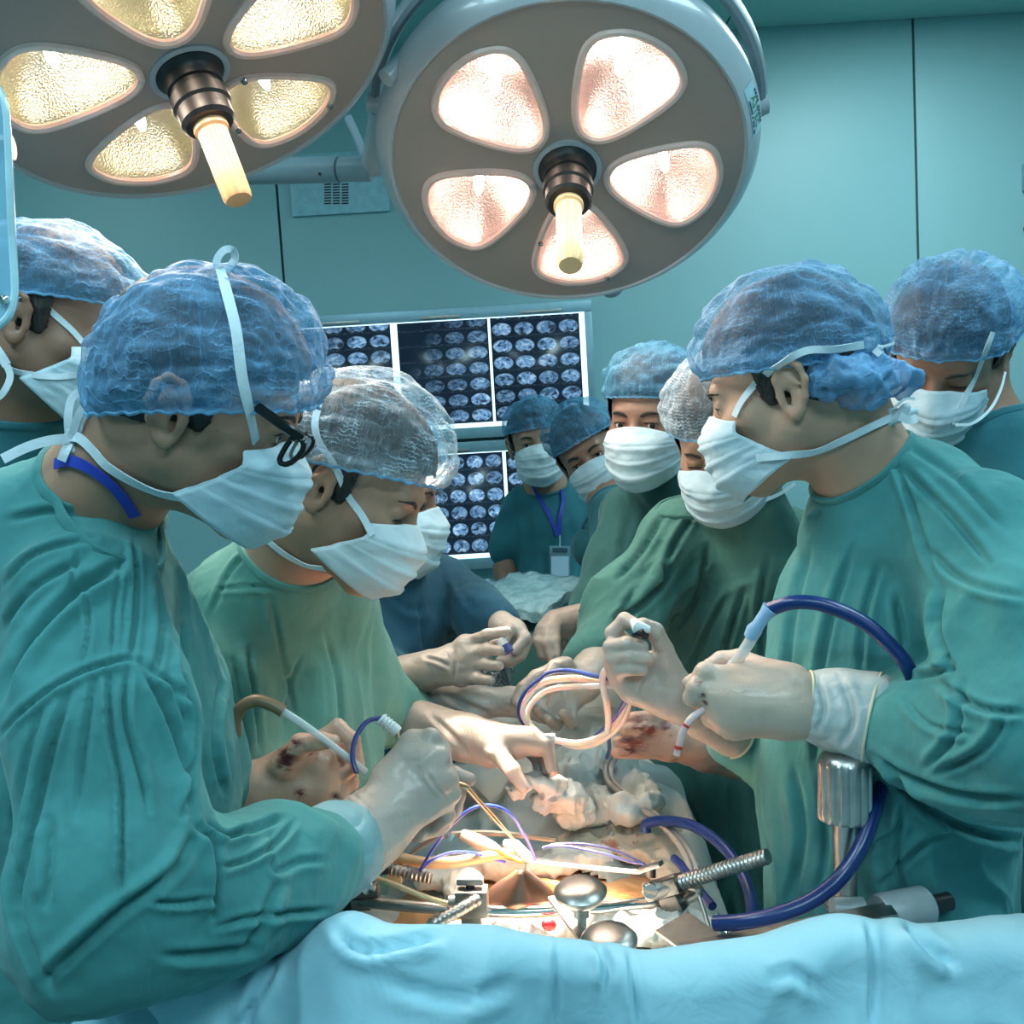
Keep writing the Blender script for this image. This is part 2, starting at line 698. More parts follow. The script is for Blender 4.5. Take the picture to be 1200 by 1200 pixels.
def film_mat(name, nx, ny, seed, dens, strength=2.2):
    """backlit film: a dark sheet printed with rows of small tomographic slices"""
    m = Mat(name)
    uv = m.co('UV')
    sx = m.n('ShaderNodeSeparateXYZ')
    m.l(uv, sx.inputs[0])
    U = m.math('MULTIPLY', sx.outputs[0], nx)
    Vv = m.math('MULTIPLY', sx.outputs[1], ny)
    fu, fv = m.math('FRACT', U), m.math('FRACT', Vv)
    iu, iv = m.math('FLOOR', U), m.math('FLOOR', Vv)
    cell = m.math('ADD', m.math('MULTIPLY', iu, 3.7), m.math('MULTIPLY', iv, 11.3))
    du = m.math('SUBTRACT', fu, 0.5)
    dv = m.math('SUBTRACT', fv, 0.48)
    cmb = m.n('ShaderNodeCombineXYZ')
    m.l(U, cmb.inputs[0]); m.l(Vv, cmb.inputs[1])
    cmb.inputs[2].default_value = seed
    wob = m.math('MULTIPLY', m.math('SUBTRACT', m.noise(2.6, cmb.outputs[0], 2), 0.5), 0.16)
    # body outline with a dent for the spine
    dent = m.math('MULTIPLY', m.math('SUBTRACT', 1.0, m.math('MULTIPLY', m.math('ABSOLUTE', du), 6.0), clamp=True), m.math('MULTIPLY', m.math('GREATER_THAN', 0.0, dv), 0.12))
    r = m.math('ADD', m.math('SQRT', m.math('ADD', m.math('POWER', m.math('DIVIDE', du, 0.46), 2.0), m.math('POWER', m.math('DIVIDE', dv, 0.42), 2.0))), wob)
    r = m.math('ADD', r, m.math('MULTIPLY', dent, 2.2))
    inside = m.ramp(r, [(0.86, (1, 1, 1)), (0.95, (0, 0, 0))])
    rim = m.ramp(r, [(0.80, (0, 0, 0)), (0.88, (1, 1, 1)), (0.97, (0, 0, 0))])
    org = m.noise(3.4, cmb.outputs[0], 3, 0.6, 0.8)
    organ = m.ramp(org, [(0.36, (0.02, 0.03, 0.05)), (0.47, (0.12, 0.28, 0.52)), (0.58, (0.26, 0.50, 0.80)), (0.72, (0.65, 0.90, 1.0))])
    wn = m.n('ShaderNodeTexWhiteNoise', noise_dimensions='1D')
    m.l(m.math('ADD', cell, seed), wn.inputs['W'])
    bright = m.math('ADD', m.math('MULTIPLY', wn.outputs[0], 0.5), 0.55)
    # dimmer, smaller slices on part of the sheet
    fade = m.math('ADD', m.math('MULTIPLY', sx.outputs[0], dens[0]), m.math('MULTIPLY', m.math('SUBTRACT', 1.0, sx.outputs[1]), dens[1]))
    bright = m.math('MULTIPLY', bright, m.math('ADD', fade, dens[2], clamp=True))
    mask = m.math('MAXIMUM', m.math('MULTIPLY', inside, 1.0), m.math('MULTIPLY', rim, 0.8))
    col = m.mixc(inside, (0.30, 0.5, 0.72), organ)
    tot = m.mixc(m.math('MULTIPLY', mask, bright), (0.004, 0.010, 0.022), col)
    # tiny printed captions beside every slice
    cap = m.math('MULTIPLY', m.math('GREATER_THAN', m.noise(26, cmb.outputs[0], 1), 0.63), m.math('LESS_THAN', fv, 0.12))
    tot = m.mixc(m.math('MULTIPLY', cap, 0.25), tot, (0.4, 0.6, 0.8))
    m.set(Base_Color=(0.01, 0.015, 0.02), Roughness=0.25, Emission_Color=tot, Emission_Strength=strength)
    return m.m


M_panel = Mat('viewer_light_panel').set(Base_Color=(0.7, 0.85, 0.95), Emission_Color=(0.62, 0.90, 1.0), Emission_Strength=1.7).m
VY = WALL_Y - 0.115


def viewer(name, label, px0, px1, zt, zb, films):
    """films: (px_left, px_right, material) at the viewer front"""
    x0, x1 = PY(px0, 440, VY)[0], PY(px1, 440, VY)[0]
    root = tag(empty(name, ((x0 + x1) / 2, WALL_Y - 0.02, zb)), label, 'light box')
    fw = 0.045
    wbox('housing', (x0 + 0.002, VY + 0.012, zb + 0.002), (x1 - 0.002, WALL_Y - 0.019, zt - 0.002), M_frame, root)
    for a, b in (((x0, zt - fw), (x1, zt)), ((x0, zb), (x1, zb + fw)), ((x0, zb + fw), (x0 + 0.022, zt - fw)), ((x1 - 0.03, zb + fw), (x1, zt - fw))):
        wbox('frame_rail', (a[0], VY - 0.012, a[1]), (b[0], VY + 0.012, b[1]), M_frame, root, 0.004)
    wbox('light_panel', (x0 + 0.022, VY + 0.004, zb + fw), (x1 - 0.03, VY + 0.013, zt - fw), M_panel, root)
    for (fa, fb, mt) in films:
        xa, xb = PY(fa, 440, VY)[0], PY(fb, 440, VY)[0]
        za, zb_ = zb + fw + 0.018, zt - fw - 0.004
        V = [(xa, VY, za), (xb, VY, za), (xb, VY, zb_), (xa, VY, zb_), (xa, VY + 0.0015, za), (xb, VY + 0.0015, za), (xb, VY + 0.0015, zb_), (xa, VY + 0.0015, zb_)]
        Fq = np.array([[0, 1, 2, 3], [7, 6, 5, 4], [0, 4, 5, 1], [1, 5, 6, 2], [2, 6, 7, 3], [3, 7, 4, 0]])
        f = mesh_obj('film_sheet', V, Fq, mt, root, False, uv=[(0, 0), (1, 0), (1, 1), (0, 1)] * 2)
    # clips along the top rail
    for k in range(3):
        xc = x0 + (x1 - x0) * (k + 0.5) / 3
        MB().box((xc, VY - 0.016, zt - fw * 0.75), 0.16, 0.008, 0.012, bev=0.002).build('film_clip', M_steel, root)
    return root


zt1 = PY(600, 357, VY)[2]
zb1 = PY(600, 511, VY)[2]
zb2 = PY(600, 664, VY)[2]
fm1 = film_mat('film_upper_left', 4, 6.5, 3.0, (0.5, 0.2, 0.35), 1.15)
fm2 = film_mat('film_upper_middle', 4, 6.6, 14.0, (0.9, 0.55, -0.35), 1.2)
fm3 = film_mat('film_upper_right', 4, 6.2, 29.0, (0.0, 0.0, 0.80), 1.1)
fm4 = film_mat('film_lower_left', 5, 6.0, 41.0, (0.0, 0.1, 0.85), 1.25)
viewer('film_viewer', 'upper wall light box with three backlit sheets of body scans', 345, 697, zt1, zb1,
       [(354, 461, fm1), (469, 575, fm2), (578, 682, fm3)])
viewer('film_viewer', 'lower wall light box with scan films partly hidden by the badge wearer', 345, 697, zb1 - 0.012, zb2,
       [(354, 470, fm4), (473, 583, fm4), (587, 682, fm3)])

# ---------------------------------------------------------------- wall vent behind the lamp arm
va, vb = PY(343, 254, WALL_Y - 0.03), PY(452, 175, WALL_Y - 0.03)
vent = tag(empty('wall_vent', ((va[0] + vb[0]) / 2, WALL_Y - 0.02, va[2])), 'pale blue wall vent plate with a slotted grille behind the lamp arm', 'vent')
wbox('plate', (va[0], WALL_Y - 0.035, va[2]), (vb[0], WALL_Y - 0.019, vb[2]), simple('vent_plate', (0.33, 0.58, 0.66), 0.4), vent, 0.003)
for c in range(3):
    for r in range(8):
        p = PY(384 + c * 10.2 - r * 0 , 216 + r * 3.2, WALL_Y - 0.036)
        wbox('vent_slot', (p[0] - 0.014, WALL_Y - 0.0365, p[2] - 0.0028), (p[0] + 0.014, WALL_Y - 0.0345, p[2] + 0.0028), M_dark, vent)

# small switch unit that just enters the frame on the right
sw = PY(1203, 208, WALL_Y - 0.03)
o = tag(empty('wall_switch', (sw[0], WALL_Y - 0.02, sw[2])), 'small dark wall fitting cut by the right edge of the picture', 'switch')
MB().box((sw[0] + 0.02, WALL_Y - 0.03, sw[2]), 0.07, 0.024, 0.11, bev=0.006).build('cover', M_frame, o)
MB().box((sw[0] + 0.02, WALL_Y - 0.045, sw[2]), 0.03, 0.012, 0.05, bev=0.004).build('rocker', M_dark, o)
sw = PY(1203, 268, WALL_Y - 0.03)
o = MB().lathe([(0.0, 0.0), (0.02, 0.0), (0.02, 0.02), (0.012, 0.045), (0, 0.047)], (sw[0] + 0.012, WALL_Y - 0.018, sw[2]), (0, -1, 0), 20).build('wall_hook', M_dark)
tag(o, 'small black wall hook below the fitting at the right edge', 'hook')
# ================================================================ surgical lamps
mg = Mat('lamp_cover_glass')
_tr = mg.n('ShaderNodeBsdfTransparent')
_tr.inputs[0].default_value = (1.0, 0.95, 0.93, 1)
_gl = mg.n('ShaderNodeBsdfGlossy')
_gl.inputs['Roughness'].default_value = 0.06
_lw = mg.n('ShaderNodeLayerWeight')
_lw.inputs[0].default_value = 0.5
_fac = mg.math('ADD', mg.math('MULTIPLY', mg.math('POWER', _lw.outputs['Facing'], 4.0), 0.5), 0.03)
_mx = mg.n('ShaderNodeMixShader')
mg.l(_fac, _mx.inputs[0]); mg.l(_tr.outputs[0], _mx.inputs[1]); mg.l(_gl.outputs[0], _mx.inputs[2])
mg.l(_mx.outputs[0], mg.out.inputs[0])
M_glass = mg.m


def reflector_mat(name, col):
    m = Mat(name)
    vo = m.n('ShaderNodeTexVoronoi')
    vo.inputs['Scale'].default_value = 320
    m.l(m.co(), vo.inputs[0])
    m.set(Base_Color=m.ramp(m.noise(6), [(0.3, tuple(c * 0.8 for c in col)), (0.7, col)]), Metallic=1.0, Roughness=0.36,
          Normal=m.bump(vo.outputs[0], 0.5, 0.002))
    return m.m


M_frame_pink = simple('clear_pink_rim', (0.92, 0.66, 0.60), 0.25, var=0.04, Subsurface_Weight=0.6, Subsurface_Radius=(0.03, 0.02, 0.015))


def lamp(name, label, C, n, R, ang0, power, bulb, refl_col, aim, handle_l, col_h, spill=0.1):
    """C face centre, n outward face normal (towards the field), R outer radius"""
    n = unit(n)
    ex = unit(cr - n * (cr @ n))
    ey = np.cross(n, ex)
    if ey @ cu < 0: ey = -ey
    s_ = R / 0.35
    L = lambda x, y, h: C + s_ * (x * ex + y * ey + h * n)
    root = tag(empty(name, C), label, 'surgical lamp')
    # housing
    prof = [(0.3145, 0.0), (0.3165, 0.004), (0.3205, 0.005), (0.3245, 0.001), (0.336, -0.012), (0.346, -0.028), (0.350, -0.045), (0.347, -0.068),
            (0.335, -0.09), (0.30, -0.12), (0.22, -0.155), (0.12, -0.175), (0.0, -0.18)]
    MB().lathe([(a * s_, b * s_) for a, b in prof], C, n, 96, open0=True).build('housing', M_enamel, root)
    # face plate with five openings
    shape = [(0.069, 0.0), (0.076, 0.022), (0.10, 0.045), (0.145, 0.069), (0.19, 0.087), (0.222, 0.0935), (0.247, 0.086), (0.266, 0.064), (0.279, 0.034), (0.283, 0.0)]
    half = spline([(a, b, 0) for a, b in shape], 4)[:, :2]
    outl = np.concatenate([half, (half * [1, -1])[::-1][1:-1]])
    refl = reflector_mat(name + '_reflector', refl_col)
    mb_bulb = Mat(name + '_bulb').set(Base_Color=(1, 0.9, 0.8), Emission_Color=(1.0, 0.80, 0.66), Emission_Strength=bulb).m
    holes = []
    for k in range(5):
        a = math.radians(ang0 + 72 * k)
        ca, sa = math.cos(a), math.sin(a)
        rot = lambda q: np.stack([q[:, 0] * ca - q[:, 1] * sa, q[:, 0] * sa + q[:, 1] * ca], 1)
        holes.append((rot(outl), a, rot))
    from mathutils.geometry import delaunay_2d_cdt
    th = np.linspace(0, 2 * PI, 96, endpoint=False)
    loops = [np.stack([np.cos(th), np.sin(th)], 1) * 0.3145] + [h_[0] for h_ in holes]
    pts2, eds = [], []
    for P in loops:
        b0 = len(pts2)
        pts2 += [Vector((p[0], p[1])) for p in P]
        eds += [(b0 + i, b0 + (i + 1) % len(P)) for i in range(len(P))]
    vv, _, ff, _, _, _ = delaunay_2d_cdt(pts2, eds, [], 0, 1e-6)

    def inside(q, P):
        x0_, y0_ = P[:, 0], P[:, 1]
        x1_, y1_ = np.roll(x0_, -1), np.roll(y0_, -1)
        c_ = ((y0_ > q[1]) != (y1_ > q[1])) & (q[0] < (x1_ - x0_) * (q[1] - y0_) / (y1_ - y0_ + 1e-12) + x0_)
        return c_.sum() % 2 == 1
    keepf = []
    for f_ in ff:
        q = np.mean([vv[i][:] for i in f_], axis=0)
        if not any(inside(q, h_[0]) for h_ in holes): keepf.append(list(f_))
    P3_ = [L(p[0], p[1], 0.0) for p in vv]
    a_, b_, c_ = (P3_[i] for i in keepf[0])
    if np.cross(b_ - a_, c_ - a_) @ n < 0: keepf = [f_[::-1] for f_ in keepf]
    me = bpy.data.meshes.new('face_plate')
    me.from_pydata([tuple(p) for p in P3_], [], keepf)
    me.materials.append(M_face)
    o = bpy.data.objects.new('face_plate', me)
    COL.objects.link(o); attach(o, root)
    for P, a, rot in holes:
        cen = np.array([0.185 * math.cos(a), 0.185 * math.sin(a)])
        w = MB()
        rim = [L(*(cen + (p - cen) * 0.965), 0.0005) for p in P]
        rim.append(rim[0]); rim.append(rim[1])
        w.tube(rim, 0.0072 * s_, 8, cap=False)
        win = w.build('lamp_window_rim', M_frame_pink, root)
        # inner second lip
        V, Fc = [], []
        rows = [(0.99, 0.001), (0.93, -0.006), (0.90, -0.02), (0.85, -0.045), (0.70, -0.072), (0.45, -0.088), (0.2, -0.095), (0.04, -0.096)]
        m_ = len(P)
        for sc_, h in rows:
            for p in P: V.append(L(*(cen + (p - cen) * sc_), h))
        for i in range(len(rows) - 1):
            for j in range(m_):
                j2 = (j + 1) % m_
                Fc.append([i * m_ + j, i * m_ + j2, (i + 1) * m_ + j2, (i + 1) * m_ + j])
        Fc.append([(len(rows) - 1) * m_ + j for j in range(m_)])
        MB().add(V, Fc).build('reflector', refl, root)
        g = MB()
        Vg = [L(*(cen + (p - cen) * 0.95), 0.0) for p in P]
        Vg.append(L(*cen, 0.0015))
        g.add(Vg, [[i_, (i_ + 1) % m_, m_] for i_ in range(m_)])
        g.build('cover_glass', M_glass, root)
        bl = MB()
        bpos = [L(*cen, -0.09), L(*cen, -0.075), L(*cen, -0.05), L(*cen, -0.034)]
        bl.tube(bpos, [0.007 * s_, 0.0095 * s_, 0.0095 * s_, 0.004 * s_], 12)
        bl.build('bulb', mb_bulb, root)
        for fr_, off in ((0.27, 0.05), (0.16, -0.07), (0.085, 0.03)):
            q = np.array([[fr_, off]])
            q = rot(q)[0]
            MB().lathe([(0.0, 0.012), (0.0045, 0.011), (0.006, 0.007), (0.0045, 0.003), (0.0045, -0.002), (0, -0.002)], L(q[0], q[1], 0), n, 12).build('retaining_screw', M_chrome, root)
    # hub and sterile handle
    hub = MB().lathe([(x * s_, y * s_) for x, y in [(0.052, 0.0), (0.052, 0.006), (0.046, 0.012), (0.043, 0.018), (0.043, 0.03), (0.039, 0.032), (0.039, 0.042), (0.045, 0.044), (0.045, 0.062), (0.041, 0.066), (0.041, 0.088), (0.036, 0.094), (0.024, 0.096), (0.0, 0.096)]], C, n, 48)
    hub.build('handle_collar', M_dark, root)
    MB().lathe([(x * s_, y * s_) for x, y in [(0.062, 0.0), (0.062, 0.004), (0.053, 0.005), (0.053, 0.0)]], C, n, 48).build('hub_ring', M_enamel, root)
    MB().lathe([(x * s_, y * s_) for x, y in [(0.0255, 0.09), (0.0265, 0.10), (0.0265, 0.104), (0.0225, 0.108), (0.0225, 0.13), (0.0225, handle_l * 0.8), (0.022, handle_l - 0.006), (0.019, handle_l), (0.0, handle_l)]],
               C, n, 60, flute=(10, 0.0016, 4, 6)).build('handle', simple(name + '_handle', col_h, 0.38, var=0.03), root)
    # yoke: a half ring behind the rim, with two pivots
    yk = [L(0.358 * math.cos(t), 0.358 * math.sin(t), -0.135) for t in np.linspace(math.radians(5), math.radians(175), 60)]
    MB().tube(yk, 0.013 * s_, 10, flat=(1.0, 1.9), up=n).build('yoke', simple(name + '_yoke', (0.20, 0.25, 0.28), 0.35), root)
    for t in (8, 172):
        t = math.radians(t)
        MB().tube([L(0.30 * math.cos(t), 0.30 * math.sin(t), -0.11), L(0.368 * math.cos(t), 0.368 * math.sin(t), -0.125)], 0.020 * s_, 20).build('pivot', M_enamel, root)
    # small latch on the lower rim
    t = math.radians(-72)
    MB().tube([L(0.338 * math.cos(t), 0.338 * math.sin(t), -0.05), L(0.365 * math.cos(t), 0.365 * math.sin(t), -0.05)], 0.022 * s_, 16).build('rim_latch', M_enamel, root)
    for P, a, rot in holes:
        for e_, sz, bl_ in ((power, 11.5, 0.75), (spill, 150, 1.0)):
            l = bpy.data.lights.new('lamp_beam', 'SPOT')
            l.energy = e_
            l.color = (1.0, 0.83, 0.66)
            l.spot_size = math.radians(sz)
            l.spot_blend = bl_
            l.shadow_soft_size = 0.03
            lo = bpy.data.objects.new('lamp_beam', l)
            q = L(0.185 * math.cos(a), 0.185 * math.sin(a), 0.004)
            lo.location = q
            lo.rotation_euler = (Vector(aim) - Vector(q)).to_track_quat('-Z', 'Y').to_euler()
            COL.objects.link(lo); attach(lo, root)
    return root, L, s_


def lamp_normal(px, py, d, tilt, imdir):
    C = W(px, py, d)
    v = unit(CAM - C)
    w = camdir(imdir[0], -imdir[1], 0)
    w = unit(w - v * (w @ v))
    return C, math.cos(tilt) * v + math.sin(tilt) * w


FIELD = W(628, 1048, 1.335)
C1, n1 = lamp_normal(665, 198, 1.85, math.radians(38), (0.03, 1))
right_lamp, L1, s1 = lamp('surgical_lamp', 'right round surgical lamp with five lit petal windows facing the viewer', C1, n1, 0.349, -9, 220, 30, (0.95, 0.82, 0.80), FIELD, 0.25, (0.80, 0.56, 0.30), 4)
C2, n2 = lamp_normal(222, 85, 1.55, math.radians(54), (0.36, 0.93))
left_lamp, L2, s2 = lamp('surgical_lamp', 'left round surgical lamp cut by the top left corner of the picture', C2, n2, 0.347, 15, 1050, 30, (0.80, 0.82, 0.66), FIELD, 0.225, (0.72, 0.40, 0.20), 11)

# maker's sticker on the right lamp's rim
def rimpt(t, prof_h, r, lift=0.0008):
    return L1((r + lift) * math.cos(t), (r + lift) * math.sin(t), prof_h)
V, Fc = [], []
T0, T1 = math.radians(28.5), math.radians(11.5)
prs = [(0.3285, -0.004), (0.336, -0.012), (0.341, -0.02), (0.346, -0.028)]
for i in range(13):
    t = T0 + (T1 - T0) * i / 12
    for r, h in prs: V.append(rimpt(t, h, r, 0.0012))
for i in range(12):
    for j in range(3): Fc.append([i * 4 + j, i * 4 + j + 1, i * 4 + 5 + j, i * 4 + 4 + j])
stk = MB().add(V, Fc).build('sticker', simple('sticker_paper', (0.42, 0.62, 0.68), 0.4), right_lamp)
M_green = simple('green_print', (0.03, 0.22, 0.07), 0.5)
M_navy = simple('navy_print', (0.02, 0.05, 0.12), 0.5)


def rim_text(body, mat, t0, t1, ha, hb, size):
    """bends flat lettering over the rim: text x runs clockwise, y runs outward"""
    cd = bpy.data.curves.new('t', 'FONT')
    cd.body = body
    cd.size = 1.0
    cd.resolution_u = 2
    ob = bpy.data.objects.new('t', cd)
    COL.objects.link(ob)
    bpy.context.view_layer.update()
    me = bpy.data.meshes.new_from_object(ob)
    bpy.data.objects.remove(ob)
    Vt = np.array([v.co[:] for v in me.vertices])
    Fq = [list(p.vertices) for p in me.polygons]
    x0, x1 = Vt[:, 0].min(), Vt[:, 0].max()
    y0, y1 = Vt[:, 1].min(), Vt[:, 1].max()
    out = []
    for v in Vt:
        u = (v[0] - x0) / (x1 - x0)
        w = (v[1] - y0) / (y1 - y0)
        t = t0 + (t1 - t0) * u
        f = ha + (hb - ha) * w
        r = np.interp(f, [0, 1, 2, 3], [p[0] for p in prs])
        h = np.interp(f, [0, 1, 2, 3], [p[1] for p in prs])
        out.append(rimpt(t, h, r, 0.0022))
    mesh_obj('lettering', out, Fq, mat, stk, False)


rim_text('ASTEC', M_green, math.radians(24.5), math.radians(14), 0.75, 2.15, 1)
rim_text('---- -----', M_navy, math.radians(25.5), math.radians(14), 2.3, 2.8, 1)
rim_text('------ - --- --', M_navy, math.radians(24), math.radians(12.5), 0.15, 0.5, 1)

# ---------------------------------------------------------------- arms
M_arm = simple('arm_enamel', (0.28, 0.38, 0.43), 0.3, var=0.02)
mount = W(250, -560, 2.3)
mount[2] = CEIL_Z
ar = tag(empty('lamp_arm', mount), 'grey enamelled jointed arm carrying the right lamp, reaching in behind the left lamp', 'lamp arm')
pA, pB = W(436, 198, 2.02), W(296, 201, 2.10)
MB().tube([pA, W(400, 198.5, 2.04)], 0.0245, 24).build('arm_sleeve', M_arm, ar)
MB().tube([W(398, 198.5, 2.04), pB, W(200, 204, 2.16)], 0.026, 24).build('arm_tube', M_arm, ar)
MB().lathe([(0, 0), (0.0035, 0), (0.0035, 0.002), (0, 0.002)], W(375, 204, 2.03), -cf, 10).build('screw', M_dark, ar)
MB().tube(spline([W(408, 138, 2.05), W(418, 160, 2.04), W(428, 185, 2.03), W(436, 196, 2.02)], 6), 0.0085, 12).build('brace', M_arm, ar)
end = W(200, 204, 2.16)
up = end.copy(); up[2] += 0.10
MB().tube([end - [0, 0, 0.03], up], 0.038, 24).build('arm_joint', M_arm, ar)
el = mount.copy(); el[2] = CEIL_Z - 0.32
MB().tube([up - [0, 0, 0.02], el], 0.028, 20).build('arm_upper_tube', M_arm, ar)
MB().tube([el - [0, 0, 0.06], mount + [0, 0, -0.015]], 0.045, 24).build('ceiling_column', M_arm, ar)
MB().lathe([(0, -0.06), (0.16, -0.06), (0.17, -0.04), (0.17, -0.0145), (0, -0.0145)], mount, (0, 0, 1), 40).build('ceiling_flange', M_arm, ar)
# yoke link of the right lamp to its arm
MB().tube([L1(-0.34, 0.05, -0.13), pA + (L1(0, 0, -0.1) - C1) * 0.0], 0.022, 16).build('yoke_link', M_enamel, right_lamp)
# curved tube between the lamps: carrying rail of the left lamp
al = tag(empty('lamp_arm', mount + np.array([0.05, -0.1, 0])), 'pale curved tubular arm between the two round lamps at the top', 'lamp arm')
MB().tube(spline([W(452, 92, 1.72), W(480, 66, 1.74), W(512, 48, 1.76), W(534, 24, 1.78), W(540, -10, 1.80), W(528, -60, 1.84), W(480, -140, 1.9)], 8), 0.0155, 20).build('curved_tube', M_enamel, al)
q = W(480, -140, 1.9); q2 = mount + np.array([0.05, -0.1, -0.5]); q2[2] = CEIL_Z - 0.3
MB().tube([q, q2], 0.024, 16).build('arm_upper_tube', M_arm, al)
MB().tube([q2 - [0, 0, 0.05], [q2[0], q2[1], CEIL_Z - 0.015]], 0.035, 20).build('ceiling_column', M_arm, al)

# ---------------------------------------------------------------- clear plastic shield at the left edge
m = Mat('clear_blue_plastic')
m.set(Base_Color=(0.30, 0.60, 0.78), Roughness=0.15, Alpha=m.ramp(m.noise(5), [(0.3, (0.5, 0.5, 0.5)), (0.7, (0.62, 0.62, 0.62))]))
V = []
d0 = 0.62
pts = [(-60, 96), (-14, 96), (-2, 104), (6, 126), (9, 160), (13, 260), (17, 330), (16, 352), (10, 370), (-4, 384), (-60, 390)]
fr_ = [W(x, y, d0) for x, y in pts]
bk = [p + cf * 0.006 for p in fr_]
N_ = len(pts)
sh = tag(empty('plastic_shield', fr_[0]), 'clear pale blue plastic shield with rounded corner at the left edge', 'shield')
MB().add(fr_ + bk, [list(range(N_)), list(range(N_, 2 * N_))[::-1]] + [[i, (i + 1) % N_, N_ + (i + 1) % N_, N_ + i] for i in range(N_)]).build('sheet', m.m, sh, True, 20)
MB().tube(spline(fr_[1:-1], 4), 0.0022, 8).build('edge_bead', simple('pale_bead', (0.5, 0.75, 0.85), 0.2), sh)
MB().lathe([(0, 0.003), (0.003, 0.002), (0.003, 0), (0, 0)], W(6, 352, d0 - 0.001), -cf, 12).build('screw', M_chrome, sh)
pp_ = W(-330, 380, d0)
pole = MB().tube([pp_ * [1, 1, 0], pp_ + [0, 0, 0.15]], 0.012, 12)
MB().tube([pp_ + [0, 0, 0.1], fr_[0] * [1, 1, 0] + [0.03, 0.01, pp_[2] + 0.1]], 0.008, 10).build('arm', M_steel2, sh)
pole.build('stand_pole', M_steel2, sh)
# ================================================================ people builders
M_gown = {
    'teal': cloth('gown_teal_cotton', (0.058, 0.235, 0.240)),
    'green': cloth('gown_green_cotton', (0.050, 0.150, 0.130)),
    'jade': cloth('gown_jade_cotton', (0.095, 0.250, 0.215)),
    'dark': cloth('gown_dark_green_cotton', (0.028, 0.105, 0.105)),
    'scrub': cloth('scrub_teal_cotton', (0.030, 0.150, 0.185)),
    'navy': cloth('scrub_navy_cotton', (0.018, 0.075, 0.120)),
}


def skin_mat(name, col):
    m = Mat(name)
    base = m.ramp(m.noise(14, detail=5), [(0.3, tuple(c * 0.85 for c in col)), (0.6, col), (0.8, (min(1, col[0] * 1.12), col[1] * 1.02, col[2]))])
    sp = m.ramp(m.noise(160, detail=2), [(0.70, (1, 1, 1)), (0.76, (0.75, 0.62, 0.55))])
    base = m.mixc(0.5, base, m.mixc(1.0, base, sp, 'MULTIPLY'))
    m.set(Base_Color=base, Roughness=0.48, Subsurface_Weight=0.18, Subsurface_Radius=(0.012, 0.005, 0.003),
          Normal=m.bump(m.noise(420, detail=3), 0.15, 0.0008))
    m.p.inputs['Subsurface Scale'].default_value = 0.6
    return m.m


M_skin = {'pale': skin_mat('skin_light', (0.50, 0.30, 0.21)), 'mid': skin_mat('skin_medium', (0.42, 0.235, 0.155)), 'dark': skin_mat('skin_tan', (0.30, 0.160, 0.105))}
m = Mat('short_black_hair')
m.set(Base_Color=m.ramp(m.noise(300, m.mapped((1, 1, 0.15)), 2), [(0.35, (0.006, 0.005, 0.005)), (0.7, (0.03, 0.026, 0.024))]), Roughness=0.55,
      Normal=m.bump(m.noise(500, m.mapped((1, 1, 0.12)), 2), 0.6, 0.002))
M_hair = m.m
M_white_eye = simple('eye_white', (0.7, 0.68, 0.64), 0.2, var=0.02)
M_iris = simple('dark_iris', (0.02, 0.012, 0.008), 0.1, var=0.02)


